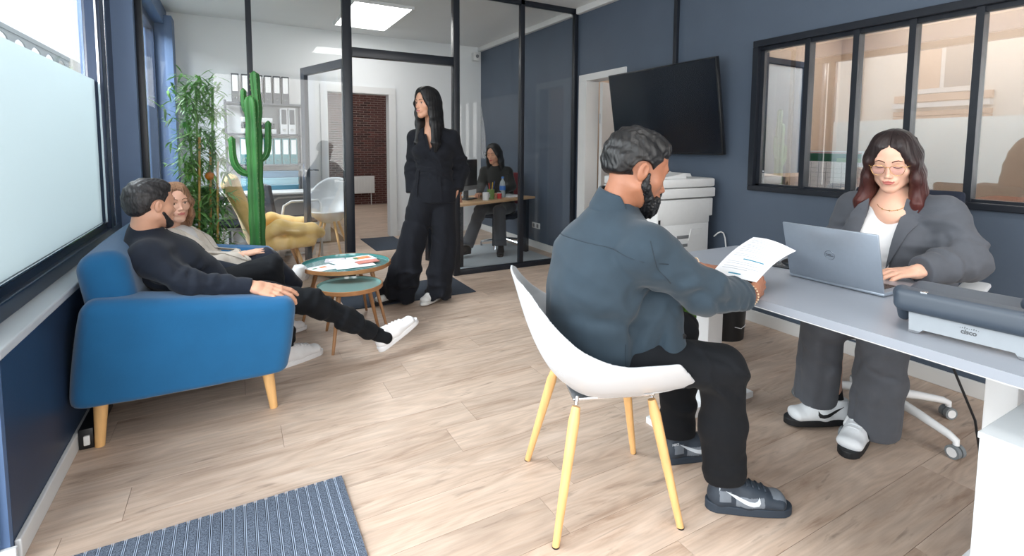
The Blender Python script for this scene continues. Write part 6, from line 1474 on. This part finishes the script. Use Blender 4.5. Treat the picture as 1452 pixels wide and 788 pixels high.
def BO(s_, z, far=.45): return C0+F*far+S*s_+V(0, 0, z+.035)
org = BO(0, 0)
P.wpatch('lapel', bzu, [(.060, 1.005), (.038, .90), (.018, .80), (.004, .70), (.024, .75), (.075, .865), (.128, .935), (.098, .950), (.112, .975)], org, S, (0, 0, 1), -F, M_lap, .005, .012, .002)
P.wpatch('lapel', bzu, [(-.112, .965), (-.098, .945), (-.138, .925), (-.150, .86), (-.138, .76), (-.124, .70), (-.106, .80), (-.086, .89), (-.074, .995)], org, S, (0, 0, 1), -F, M_lap, .005, .012, .002)
# necklace
nk = [march(Merge().add(up_).add(tp), np.array([V(2.45, 1.105, 0)+F*.3+S*(.052*math.sin(t))+V(0, 0, 1.018-.030*math.cos(t))]), np.array([-F]), far=.4)[0]-P.o+F*.002 for t in np.linspace(-1.3, 1.3, 15)]
mb = MB(); mb.tube([tuple(q) for q in nk], .0011, 5); mb.build('necklace', M_gold2, P.root)
for i in (4, 7, 10): s = SD(); s.ell(nk[i]+P.o, (.003,)*3); P.add('bead', s, .0014, M_gold2, parent=bpy.data.objects[P.root.children[-1].name] if False else None)
s = SD(); s.ec(V(2.445, 1.08, .67)+T0, V(2.45, 1.08, .635)+T0, (.186, .150), (.186, .152), S, k=0, flat=(1, 1)); P.add('belt', s, .007, M_blackp)
s = SD(); s.rbox(V(2.445, 1.08, .652)+T0+F*.152+S*-.03, (.006, .022, .016), .004, R=np.stack([F, S, V(0, 0, 1)], 1)); P.add('belt_buckle', s, .004, M_chrome)
# trousers (wide legs) and shoes
t = SD(); t.ell((2.56, 1.11, .54), (.18, .20, .12))
t.loft([(2.56, 1.01, .54), (2.30, .985, .53), (2.19, .99, .500)], [(.11, .10), (.10, .09), (.09, .085)], S, .05); t.loft([(2.56, 1.19, .54), (2.28, 1.185, .53), (2.165, 1.20, .500)], [(.11, .10), (.10, .09), (.09, .085)], S, .05)
t.loft([(2.185, .985, .49), (2.25, 1.02, .30), (2.325, 1.065, .060)], [(.085, .080), (.092, .082), (.098, .085)], S, .012, flat=(0, 1))
t.loft([(2.17, 1.215, .49), (2.21, 1.245, .30), (2.265, 1.285, .115)], [(.085, .080), (.086, .080), (.090, .080)], S, .012, flat=(0, 1))
for (x0_, y0_, x1_, y1_, a_) in ((2.10, 1.20, 2.185, 1.25, .010), (2.11, 1.25, 2.20, 1.32, -.012), (2.12, 1.16, 2.20, 1.21, -.012), (2.12, .99, 2.235, 1.04, .010), (2.12, .93, 2.25, .99, -.012), (2.13, 1.04, 2.255, 1.11, -.012), (2.16, .91, 2.31, .97, .010)):
    a_ *= .75; t.fold([(x0_, y0_, .47), ((x0_+x1_)/2, (y0_+y1_)/2, .28), (x1_, y1_, .08)], .017, a_)
t.fold([(2.10, 1.27, .42), (2.13, 1.20, .36), (2.16, 1.16, .33)], .014, .010); t.fold([(2.11, 1.05, .40), (2.15, .97, .36), (2.22, .92, .36)], .014, -.010); t.wr((2.2, 1.0, .35), (.1, .6, .6), .004, .05, .14); t.wr((2.2, 1.22, .3), (.1, .7, .4), .004, .05, .14)
P.add('trousers', t, .0065, M_bl)
for a_, b_ in (((2.335, 1.113, .06), (2.33, 1.10, .15)), ((2.325, 1.217, .065), (2.31, 1.232, .17))): s = SD(); s.cone(a_, b_, .034, .036); P.add('sock', s, .006, M_blk)
M_sw2 = mat('sneaker_white', rgb(226, 230, 234), .5, var=.03, vscale=50, bump=.2, bscale=400); M_solb = mat('sole_black', rgb(20, 22, 26), .6)
P.shoe((2.375, 1.190, .012), (2.11, 1.33, .012), (-.0, .0, 1), M_sw2, M_solb, .30, M_sw2, M_solb, 0)
P.shoe((2.385, 1.125, 0), (2.06, 1.045, 0), (0, 0, 1), M_sw2, M_solb, .30, M_sw2, M_solb, 0)

# ---------------------------------------------------------------- standing woman
M_skin_m = mat('skin_olive', rgb(206, 154, 126), .5, var=.04, vscale=25, sub=.12); M_lip_m = mat('lip_mauve', rgb(170, 84, 82), .4)
M_navyb = cloth('black_navy_suit', rgb(19, 21, 28), .88, .08, .04); M_hair_b = hair_mat('long_black_hair', rgb(8, 8, 10), rgb(16, 16, 19), rough=.5)
P = Person((1.36, 3.88, 0), 'smiling woman with long black hair standing in a black wrap suit at the glass doorway')
F = nrm(V(-.58, -.81, 0)); S = np.cross(V(0, 0, 1), F)   # her left (image right)
H = Head((1.318, 3.885, 1.576), V(-.93, -.36, -.02), up=(0, 0, 1), scale=.95, fem=True)
H.kw = dict(fem=True); nb = V(1.372, 3.905, 1.385)
shL, elL, wrL = nb+S*.145+V(.01, 0, -.082), V(1.605, 3.90, 1.06), V(1.535, 3.83, .885); shR, elR, wrR = nb-S*.135+V(-.01, .0, -.082), V(1.245, 4.03, 1.06), V(1.235, 3.99, .86)
hl = hand_sd(wrL, (-.55, -.25, -.8), (.3, -.9, 0), 1, curl=(.2, .2, .2, .2), s=.9); hr = hand_sd(wrR, (0, 0, -1), (-.8, .3, 0), 1, s=.9)
up_ = SD(); up_.cone(nb, nb+F*.04+V(0, 0, -.16), .055, .055, k=.03); up_.ec(nb-S*.09+V(0, 0, -.05), nb+S*.09+V(0, 0, -.05), (.04, .045), (.04, .045), (0, 0, 1), k=.05)
c = SD(); c.ec((1.37, 3.89, .90), (1.37, 3.9, 1.25), (.11, .08), (.13, .08), S); c.chain([shL, elL, wrL], [.035, .03, .025]); c.chain([shR, elR, wrR], [.035, .03, .025]); c.chain([(1.31, 3.93, .88), (1.19, 3.93, .46), (1.07, 3.95, .08)], [.06, .045, .03]); c.chain([(1.44, 3.87, .88), (1.43, 3.85, .46), (1.38, 3.83, .08)], [.06, .045, .03])
P.body(H, nb, up_, c, [hl, hr], M_skin_m, M_lip_m, h=.0034, nr=(.044, .050))
H.eyes(P.root, M_brown)
for o in P.root.children:
    if o.name.startswith('eye'): o.location = Vector(o.location)-Vector(P.o)
P.brows(H, M_lash); P.lash(H, M_lash, z=.0075)
P.hpatch('teeth', H, [(-.012, -.0668), (-.006, -.0685), (.006, -.0685), (.012, -.0668), (.012, -.0645), (-.012, -.0645)], mat('teeth_white', rgb(236, 234, 230), .3), .0012, .004)
s = SD(); R = H.R; w = H.w
s.ell(w(0, -.018, .042), V(.084, .105, .094), R=R, k=0)
for sg in (1, -1):
    a0, a1, a2 = w(sg*.03, .03, .10), w(sg*.080, .005, .01), w(sg*.086, -.01, -.08); a3 = w(sg*.090, -.03, -.17)+(F*.03 if sg < 0 else F*.03); a4 = a3+F*.045+V(0, 0, -.15)+S*(-.01 if sg > 0 else .01); a5 = a4+V(0, 0, -.06)
    s.loft([a0, a1, a2, a3, a4, a5], [(.028, .045), (.018, .055), (.022, .058), (.026, .058), (.022, .042), (.010, .02)], R[:, 0], .03)
s.ec(w(0, -.08, .0), w(0, -.09, -.25), (.08, .04), (.10, .035), R[:, 0], k=.04)
s.ell(w(0, .102, -.035), (.056, .066, .095), R=R, k=.012, sub=True); s.ell(w(0, .11, .045), (.036, .06, .045), R=R, k=.012, sub=True)
s.disp(grooves(H, .0007, 30)); P.add('hair', s, .0042, M_hair_b)
# wrap jacket
j = SD(); wa = V(1.378, 3.895, 0)
j.loft([wa+V(0, 0, .80), wa+V(0, 0, .90), wa+V(0, 0, 1.065), wa+V(0, 0, 1.20), V(1.375, 3.905, 1.29)], [(.175, .125), (.165, .12), (.125, .098), (.155, .115), (.15, .085)], S, .05, flat=(1, 0))
for sg in (-1, 1): j.ell(wa+V(0, 0, 1.20)+S*sg*.075+F*.055, (.07, .07, .065), k=.04)
j.cone(shL+V(0, 0, .015), shR+V(0, 0, .015), .055, .055, k=.05); j.cone(nb+S*.05+V(0, 0, -.045), nb-S*.05+V(0, 0, -.045), .05, .05, k=.05)
j.chain([shL, elL], [.062, .064], .035); j.ec(elL, wrL+V(.0, .0, .01), (.068, .066), (.062, .056), S, k=.03, flat=(0, 1)); j.chain([shR, elR], [.058, .056], .035); j.ec(elR, wrR+V(0, 0, .01), (.062, .06), (.058, .052), S, k=.03, flat=(0, 1))
def vneck(p):
    q = p-V(1.372, 3.905, 0); sx = q@S-.010; z = p[:, 2]; return np.minimum(np.interp(z, [1.17, 1.20, 1.33, 1.45], [-.03, .0, .058, .075])-np.abs(sx), (q@F)-.0)
ju = j.clone(); j.cutf(vneck, .006); j.cutf(lambda p: .056-np.linalg.norm(np.cross(p-nb, nrm(H.c-nb)), axis=1)-((p[:, 2]-nb[2]) < -.04)*.3, .006)
j.wr(wa+V(0, 0, 1.07), (0, 0, 1), .007, .04, .13); j.wr(elL, (.2, 0, 1), .008, .05, .12); j.wr(wa+V(0, 0, .93), S, .007, .06, .13); j.wr(elR, (0, 0, 1), .007, .05, .1); j.wr(wa+F*.1+V(0, 0, 1.15), nrm(S+V(0, 0, 1)), .006, .05, .1)
for a_, b_, c_, am in (((1.33, 3.78, 1.22), (1.36, 3.77, 1.14), (1.42, 3.78, 1.09), .008), ((1.28, 3.83, 1.16), (1.31, 3.80, 1.11), (1.36, 3.78, 1.08), -.008), ((1.30, 3.80, 1.04), (1.32, 3.79, .95), (1.30, 3.80, .84), .009), ((1.37, 3.77, 1.03), (1.40, 3.77, .94), (1.42, 3.77, .85), -.010), ((1.45, 3.80, 1.04), (1.48, 3.79, .95), (1.50, 3.80, .86), .009), ((1.58, 3.85, 1.20), (1.60, 3.84, 1.10), (1.57, 3.80, .98), -.010), ((1.62, 3.85, 1.12), (1.60, 3.82, 1.03), (1.55, 3.79, .95), .009)):
    j.fold([a_, b_, c_], .016, am)
P.add('wrap_jacket', j, .0062, M_navyb)
s = SD(); s.ec(wa+V(0, 0, 1.040), wa+V(0, 0, 1.085), (.141, .114), (.139, .113), S, k=0, flat=(1, 1)); P.add('belt', s, .007, M_navyb)
org = wa+F*.4
P.wpatch('jacket_edge', ju, [(-.055, 1.335), (-.010, 1.20), (.055, 1.075), (.085, .82), (.098, .82), (.072, 1.08), (.010, 1.20), (-.038, 1.335)], org, S, (0, 0, 1), -F, M_navyb, .005, .02, .001)
P.wpatch('belt_end', j, [(-.110, 1.06), (-.090, 1.06), (-.100, .74), (-.120, .74)], org, S, (0, 0, 1), -F, M_navyb, .004, .02, .006)
t = SD(); t.ec(wa+V(0, 0, .93), wa+V(0, 0, .84), (.15, .11), (.16, .115), S, k=.04)
t.loft([V(1.305, 3.935, .86), V(1.20, 3.93, .46), V(1.085, 3.96, .045)], [(.105, .10), (.105, .09), (.145, .115)], S, .04, flat=(0, 1)); t.loft([V(1.44, 3.87, .86), V(1.445, 3.85, .46), V(1.385, 3.835, .035)], [(.100, .10), (.095, .09), (.105, .10)], S, .012, flat=(0, 1))
t.disp(lambda p: -.009*np.sin(((p-wa)@S)*62+2*np.sin(p[:, 2]*5)+p[:, 2]*3)*np.clip((.78-p[:, 2])/.5, 0, 1)); t.wr((1.12, 3.90, .15), (0, 0, 1), .012, .06, .15); t.wr((1.38, 3.82, .14), (0, 0, 1), .01, .06, .14); t.wr((1.25, 3.85, .6), (1, 0, .4), .008, .06, .18)
P.add('trousers', t, .0075, M_navyb)
M_sw3 = mat('sneaker_offwhite', rgb(222, 222, 220), .5, var=.04)
P.shoe((1.14, 4.03, .008), (.95, 3.955, .008), (0, 0, 1), M_sw3, M_solb, .26, M_sw3, M_solb, 0, h=.005); P.shoe((1.43, 3.90, .008), (1.235, 3.765, .008), (0, 0, 1), M_sw3, M_sw3, .26, M_sw3, None, 0, h=.005)
# ---------------------------------------------------------------- man on the sofa
M_polo = cloth('black_jersey', rgb(28, 34, 46), .85, .08, .08); M_hair_g = hair_mat('dark_brown_hair', rgb(14, 13, 14), rgb(48, 46, 48), rough=.5)
M_skin_t = mat('skin_tan', rgb(208, 158, 132), .5, var=.04, vscale=25, sub=.12); M_lip_t = mat('lip_tan', rgb(176, 110, 98), .45)
P = Person((-.15, 2.95, 0), 'dark haired man in black zip top on the blue sofa, one leg stretched out')
F = nrm(V(.95, .18, 0)); S = np.cross(V(0, 0, 1), F)   # S = his left (away from the camera)
H = Head((-.338, 2.90, .960), V(.80, .58, .0), up=(-.12, 0, 1), scale=.93); nb = V(-.375, 2.905, .815)
shR, elR, wrR = V(-.345, 2.745, .735), V(-.19, 2.645, .632), V(.055, 2.630, .588); shL, elL, wrL = V(-.345, 3.08, .735), V(-.18, 3.17, .60), V(.04, 3.08, .55)
hr = hand_sd(wrR+V(.01, -.01, .0), (.86, -.20, -.30), (.24, -.50, .80), -1, curl=(.30, .42, .50, .55), spread=.30, thumb=(.45, .15), s=1.14)
hl = hand_sd(wrL, (.9, -.2, -.3), (.2, 0, 1), 1, s=.98)
c = SD(); c.ec((-.17, 2.95, .50), (-.34, 2.91, .72), (.12, .09), (.14, .09), S); c.chain([shR, elR, wrR], [.035, .03, .025]); c.chain([shL, elL, wrL], [.035, .03, .025])
hR, kR, aR = V(-.12, 2.90, .49), V(.33, 2.86, .415), V(.69, 2.93, .150); hL, kL, aL = V(-.12, 3.03, .50), V(.145, 3.07, .575), V(.225, 3.10, .10)
c.chain([hR, kR, aR], [.05, .04, .03]); c.chain([hL, kL, aL], [.05, .04, .03])
P.body(H, nb, None, c, [hr, hl], M_skin_t, M_lip_t, nr=(.052, .058)); H.eyes(P.root, M_brown)
for o in P.root.children:
    if o.name.startswith('eye'): o.location = Vector(o.location)-Vector(P.o)
P.brows(H, M_lash, thick=1.4); short_hair(P, H, M_hair_g, vol=1.035, front=.078, nape=-.055, messy=.003, side=-.01)
s = SD(); s.ell((0, .066, -.104), (.034, .024, .024), k=.02)
for x in (-1, 1): s.cone((x*.064, .012, -.045), (x*.034, .056, -.098), .012, .018, k=.02); s.cone((x*.028, .078, -.060), (0, .086, -.052), .006, .006, k=.012)
s.disp(lambda p: .0015-.001*np.sin(p[:, 0]*420+2*np.sin(p[:, 2]*190))*np.sin(p[:, 2]*380)); s.ell((0, .105, -.065), (.020, .014, .009), k=.004, sub=True); P.add('beard', s, .003, M_hair_g, T=P.local(H))
j = SD(); j.loft([(-.13, 2.96, .48), (-.20, 2.95, .58), (-.285, 2.935, .68), (-.335, 2.92, .745)], [(.165, .13), (.160, .125), (.180, .125), (.150, .09)], S, .05)
j.cone(nb+V(.0, 0, -.05), nb+V(.005, 0, .012), .082, .066, k=.05); j.cone(shR+V(0, .02, .012), shL, .064, .062, k=.06)
j.chain([shR, elR], [.060, .054], .07); j.ec(elR, wrR+V(-.005, 0, 0), (.054, .052), (.040, .038), (0, 0, 1), k=.02, flat=(0, 1)); j.chain([shL, elL], [.066, .054], .035); j.ec(elL, wrL, (.052, .05), (.038, .036), (0, 0, 1), k=.02, flat=(0, 1))
ax = nrm(H.c-V(0, 0, .0)-nb); j.ec(nb+ax*.0, nb+ax*.052, (.066, .068), (.061, .063), S, k=.008, flat=(0, 1)); j.ec(nb+ax*.03, nb+ax*.09, (.054, .056), (.054, .056), S, k=.003, sub=True)
j.wr(elR, (.8, .2, -.4), .006, .045, .10); j.wr((-.22, 2.82, .62), (.4, -.4, .8), .008, .06, .13); j.wr((-.06, 2.65, .64), (1, 0, 0), .0045, .04, .08); j.wr(shR+V(.05, 0, -.04), (.7, 0, -.5), .006, .05, .08)
for pts, am in ((((-.33, 2.69, .77), (-.27, 2.66, .70), (-.24, 2.60, .64)), .009), (((-.30, 2.70, .74), (-.22, 2.66, .69), (-.16, 2.60, .66)), -.010), (((-.25, 2.60, .66), (-.17, 2.585, .635), (-.08, 2.59, .63)), .008), (((-.12, 2.59, .66), (-.08, 2.585, .635), (-.07, 2.60, .60)), -.007), (((-.29, 2.80, .72), (-.20, 2.84, .64), (-.12, 2.86, .56)), .012), (((-.27, 2.78, .66), (-.20, 2.81, .60), (-.12, 2.83, .53)), -.010), (((-.26, 2.86, .76), (-.18, 2.88, .68), (-.10, 2.90, .58)), -.008)):
    j.fold(pts, .016, am)
P.add('zip_top', j, .0058, M_polo)
mb = MB(); q = [march(j, np.array([nb+F*.2+S*.012+ax*t+V(.0, 0, 0)]), np.array([-F]), far=.3)[0]+F*.002-P.o for t in np.linspace(.026, -.10, 8)]; mb.tube([tuple(v) for v in q], .0022, 5); mb.build('zip', M_chrome, P.root)
t = SD(); t.ell((-.14, 2.96, .49), (.13, .17, .10))
t.loft([hR, hR*.5+kR*.5+V(0, 0, .01), kR], [(.095, .085), (.085, .078), (.068, .064)], S, .04); t.loft([kR, kR*.5+aR*.5, aR+V(-.03, -.004, .02)], [(.068, .062), (.062, .055), (.054, .046)], S, .02, flat=(0, 1))
t.loft([hL, kL], [(.095, .085), (.070, .066)], S, .04); t.loft([kL, kL*.5+aL*.5, aL+V(0, 0, .03)], [(.070, .064), (.062, .056), (.056, .048)], S, .02, flat=(0, 1))
t.wr(kR, (.9, 0, -.4), .006, .045, .10); t.wr((.55, 2.90, .25), (.8, 0, -.5), .007, .05, .13); t.wr(kL, (.6, 0, .8), .006, .04, .09); t.wr(aL+V(0, 0, .15), (0, 0, 1), .006, .05, .12)
t.fold([(.02, 3.02, .62), (.09, 3.02, .60), (.16, 3.03, .62)], .012, .007); t.fold([(.04, 3.0, .57), (.12, 3.0, .55), (.19, 3.03, .56)], .012, -.007); t.fold([(.36, 2.81, .42), (.46, 2.83, .34), (.60, 2.88, .24)], .014, .008); t.fold([(.42, 2.81, .34), (.50, 2.83, .28), (.62, 2.88, .18)], .012, -.007)
P.add('trousers', t, .006, M_blk)
for a_, b_, r_ in ((aR+V(-.05, 0, .03), aR+V(.045, .003, -.030), .040), (aL+V(0, 0, -.05), aL+V(0, 0, .06), .034)): s = SD(); s.cone(a_, b_, r_, r_); P.add('sock', s, .006, M_blk)
M_sw4 = mat('sneaker_pale', rgb(228, 228, 230), .5, var=.04, vscale=30)
up4 = nrm(V(-.50, -.05, .86)); P.shoe((.705, 2.935, .040), (.960, 3.01, .165), up4, M_sw4, M_sw4, .29, M_sw4, None, 0)
P.shoe((.165, 3.065, 0), (.43, 3.20, 0), (0, 0, 1), M_sw4, M_sw4, .29, M_sw4, None, 0)
# ---------------------------------------------------------------- woman on the sofa
M_hair_y = hair_mat('dark_blond_hair', rgb(96, 68, 50), rgb(158, 120, 92), rough=.42); M_cream = cloth('cream_blazer', rgb(206, 198, 188), .9, .06, .2)
P = Person((-.18, 3.46, 0), 'dark blond woman in cream blazer sitting beyond the man on the blue sofa')
F = nrm(V(.90, -.30, 0)); S = np.cross(V(0, 0, 1), F)
H = Head((-.298, 3.43, .915), V(.42, -.90, .03), up=(-.05, 0, 1), scale=.88, fem=True); H.kw = dict(fem=True); nb = V(-.335, 3.47, .765)
shR, elR, wrR = V(-.325, 3.335, .690), V(-.215, 3.27, .525), V(.025, 3.385, .600); shL, elL, wrL = V(-.27, 3.60, .690), V(-.17, 3.66, .52), V(.02, 3.58, .53)
hr = hand_sd(wrR, (.93, .25, .10), (-.1, -.1, 1), -1, curl=(.15, .2, .25, .3), s=.92); hl = hand_sd(wrL, (.9, 0, 0), (0, 0, 1), 1, s=.92)
up_ = SD(); up_.cone(nb, nb+F*.03+V(0, 0, -.10), .052, .055, k=.03)
c = SD(); c.ec((-.2, 3.46, .50), (-.30, 3.46, .66), (.11, .08), (.12, .08), S); c.chain([shR, elR, wrR], [.03, .03, .024]); c.chain([shL, elL, wrL], [.03, .03, .024]); c.chain([(-.14, 3.42, .48), (.15, 3.43, .555), (.30, 3.50, .25)], [.05, .04, .03]); c.chain([(-.14, 3.54, .48), (.15, 3.58, .50), (.22, 3.62, .1)], [.05, .04, .03])
P.body(H, nb, up_, c, [hr, hl], M_skin_l, M_lip_l, nr=(.045, .052)); H.eyes(P.root, M_brown)
for o in P.root.children:
    if o.name.startswith('eye'): o.location = Vector(o.location)-Vector(P.o)
P.brows(H, mat('brow_blond', rgb(110, 80, 60), .8)); P.lash(H, M_lash, z=.0075)
s = SD(); R = H.R; w = H.w; s.ell(w(0, -.018, .040), V(.083, .104, .092)*.88, R=R, k=0)
for sg in (1, -1):
    a0, a1, a2 = w(sg*.03, .03, .095), w(sg*.078, .005, .01), w(sg*.082, -.015, -.08); a3 = w(sg*.080, -.02, -.15); s.loft([a0, a1, a2, a3], [(.022, .040), (.014, .046), (.016, .044), (.012, .026)], R[:, 0], .03)
s.ec(w(0, -.075, .0), w(0, -.07, -.14), (.075, .04), (.07, .035), R[:, 0], k=.04); s.ell(w(0, .102, -.035), V(.056, .066, .095)*.88, R=R, k=.012, sub=True); s.ell(w(.01, .11, .04), V(.038, .06, .045)*.88, R=R, k=.012, sub=True); s.ell(w(0, .06, -.15), V(.04, .08, .08), R=R, k=.012, sub=True)
s.disp(grooves(H, .0018, 30)); P.add('hair', s, .004, M_hair_y)
j = SD(); j.loft([(-.14, 3.46, .46), (-.20, 3.46, .55), (-.27, 3.465, .64), (-.305, 3.465, .70)], [(.165, .12), (.150, .115), (.160, .115), (.14, .085)], S, .05)
for sg in (-1, 1): j.ell(V(-.215, 3.45, .64)+S*sg*.07, (.07, .07, .065), k=.04)
j.cone(shR+V(0, 0, .01), shL+V(0, 0, .01), .055, .055, k=.05); j.cone(nb+V(0, 0, -.045), nb+V(0, 0, -.03), .068, .055, k=.05)
j.chain([shR, elR], [.064, .060], .035); j.ec(elR, wrR+V(-.01, 0, 0), (.060, .055), (.046, .040), (0, 0, 1), k=.03, flat=(0, 1)); j.chain([shL, elL], [.064, .06], .035); j.ec(elL, wrL, (.058, .055), (.044, .040), (0, 0, 1), k=.03, flat=(0, 1))
j.ec((-.14, 3.42, .50), (.03, 3.385, .505), (.14, .10), (.10, .075), S, k=.05)
j.cutf(lambda p: np.minimum(np.interp(p[:, 2], [.56, .70, .80], [.0, .04, .06])-np.abs((p-nb)@S), (p-nb)@F-.0), .006); j.cutf(lambda p: .052-np.linalg.norm(np.cross(p-nb, nrm(H.c-nb)), axis=1)-((p[:, 2]-nb[2]) < -.04)*.3, .006)
j.wr(elR, (.5, 0, .8), .008, .045, .10); j.wr((-.1, 3.30, .55), (1, .2, 0), .006, .05, .1); j.wr((-.12, 3.36, .50), (.5, -.3, .7), .008, .05, .12)
P.add('blazer', j, .006, M_cream)
s = SD(); s.ec((-.23, 3.46, .55), (-.285, 3.465, .70), (.12, .10), (.115, .085), S); P.add('top', s, .01, M_wt)
P.wpatch('lapel', j, [(-.065, .775), (-.030, .66), (.0, .56), (-.035, .60), (-.095, .70), (-.080, .72)], nb*V(1, 1, 0)+F*.4, S, (0, 0, 1), -F, M_cream, .005, .012, .002); P.wpatch('lapel', j, [(.065, .775), (.080, .72), (.095, .70), (.035, .60), (.0, .56), (.030, .66)], nb*V(1, 1, 0)+F*.4, S, (0, 0, 1), -F, M_cream, .005, .012, .002)
t = SD(); t.ell((-.15, 3.48, .48), (.13, .17, .095)); t.loft([(-.14, 3.42, .49), (.155, 3.42, .545)], [(.09, .08), (.068, .064)], S, .04); t.loft([(.155, 3.42, .545), (.255, 3.47, .42), (.325, 3.51, .34)], [(.068, .064), (.056, .05), (.048, .042)], S, .02, flat=(0, 1))
t.loft([(-.14, 3.54, .49), (.14, 3.56, .49)], [(.09, .08), (.068, .064)], S, .04); t.loft([(.14, 3.56, .49), (.20, 3.60, .10)], [(.066, .06), (.054, .048)], S, .02, flat=(0, 1)); t.wr((.13, 3.42, .52), (1, 0, .3), .006, .04, .09); P.add('trousers', t, .007, cloth('navy_jeans', rgb(26, 31, 44), .9, .08, .15))
P.shoe((.295, 3.50, .375), (.385, 3.72, .345), (.25, -.05, .9), M_sw4, M_sw4, .26, M_sw4, None, 0, h=.005); P.shoe((.15, 3.585, 0), (.39, 3.68, 0), (0, 0, 1), M_sw4, M_sw4, .26, M_sw4, None, 0, h=.006)
# ---------------------------------------------------------------- woman in the back office
P = Person((2.86, 5.60, 0), 'long haired woman in dark jumper working at the oak desk behind the glass')
F = nrm(V(-.75, -.66, 0)); S = np.cross(V(0, 0, 1), F)
H = Head((2.70, 5.52, 1.16), V(-.80, -.58, -.2), up=(0, 0, 1), scale=.95, fem=True, lids='closed'); H.kw = dict(fem=True); nb = V(2.76, 5.57, 1.00)
shR, elR, wrR = nb-S*.15+V(0, 0, -.06), V(2.58, 5.62, .78), V(2.45, 5.38, .70); shL, elL, wrL = nb+S*.15+V(0, 0, -.06), V(2.86, 5.36, .78), V(2.66, 5.26, .70)
hr = hand_sd(wrR, (-.6, -.8, 0), (0, 0, 1), -1, s=.9); hl = hand_sd(wrL, (-.9, -.3, 0), (0, 0, 1), 1, s=.9)
c = SD(); c.ec((2.86, 5.6, .5), (2.78, 5.58, .86), (.1, .08), (.12, .08), S); c.chain([shR, elR, wrR], [.03, .03, .024]); c.chain([shL, elL, wrL], [.03, .03, .024])
P.body(H, nb, None, c, [hr, hl], M_skin_m, M_lip_m, h=.005, nr=(.043, .048)); P.lash(H, M_lash, z=-.004); P.brows(H, M_lash)
s = SD(); R = H.R; w = H.w; s.ell(w(0, -.018, .040), V(.083, .104, .092)*.95, R=R, k=0)
for sg in (1, -1): s.loft([w(sg*.03, .03, .095), w(sg*.078, .005, .01), w(sg*.086, -.02, -.10), w(sg*.10, -.02, -.30)], [(.026, .045), (.016, .052), (.025, .05), (.02, .035)], R[:, 0], .03)
s.ec(w(0, -.075, .0), w(0, -.08, -.30), (.08, .04), (.09, .035), R[:, 0], k=.04); s.ell(w(0, .102, -.035), V(.054, .066, .095), R=R, k=.012, sub=True); s.ell(w(0, .11, .045), V(.034, .06, .045), R=R, k=.012, sub=True); P.add('hair', s, .006, M_hair_b)
M_olv = cloth('dark_olive_jumper', rgb(34, 35, 34), .9, .08, .2)
j = SD(); j.loft([(2.87, 5.61, .46), (2.84, 5.60, .70), (2.80, 5.585, .86), (2.78, 5.58, .93)], [(.165, .13), (.15, .12), (.165, .12), (.14, .09)], S, .05); j.cone(shR, shL, .058, .058, k=.05); j.cone(nb+V(0, 0, -.06), nb+V(0, 0, -.03), .07, .055, k=.05); j.chain([shR, elR, wrR], [.06, .055, .038], .03); j.chain([shL, elL, wrL], [.06, .055, .038], .03); j.wr((2.8, 5.5, .75), (0, 0, 1), .006, .05, .12); P.add('jumper', j, .009, M_olv)
t = SD(); M_gt = cloth('grey_trousers', rgb(74, 76, 82), .9, .08, .2); t.ell((2.87, 5.61, .50), (.17, .17, .10)); t.loft([(2.83, 5.66, .50), (2.50, 5.45, .50), (2.25, 5.28, .12)], [(.09, .08), (.07, .065), (.075, .06)], S, .03, flat=(0, 1)); t.loft([(2.92, 5.55, .50), (2.66, 5.28, .50), (2.64, 5.22, .10)], [(.09, .08), (.07, .065), (.08, .065)], S, .03, flat=(0, 1)); t.wr((2.5, 5.4, .4), (0, 0, 1), .006, .05, .15); P.add('trousers', t, .009, M_gt)
P.shoe((2.30, 5.30, .03), (2.05, 5.20, .04), (.1, 0, 1), M_solb, M_solb, .25, None, None, 0, h=.007); P.shoe((2.68, 5.27, .004), (2.55, 5.05, .004), (0, 0, 1), M_solb, M_solb, .25, None, None, 0, h=.007)
ch = empty('task_chair', (2.90, 5.64, 0), math.atan2(F[1], F[0]), 'dark swivel chair of the woman in the back office', 'chair')
s = SD(); s.rbox((0, 0, .40), (.22, .22, .03), .025); sdobj('seat', s, .014, _mats['dark_seat'], ch); s = SD(); s.rbox((-.21, 0, .72), (.02, .19, .20), .018); sdobj('backrest', s, .014, mat('wine_fabric', rgb(96, 34, 40), .9), ch)
mb = MB(); mb.tube([(0, 0, .38), (0, 0, .08)], .025, 10); mb.build('gas_lift', M_chrome, ch)
for i in range(5):
    a = i*2*math.pi/5; mb = MB(); mb.tube([(0, 0, .10), (.28*math.cos(a), .28*math.sin(a), .06), (.28*math.cos(a), .28*math.sin(a), .008)], [.02, .014, .02], 8); mb.build('base_spoke', M_chrome, ch)
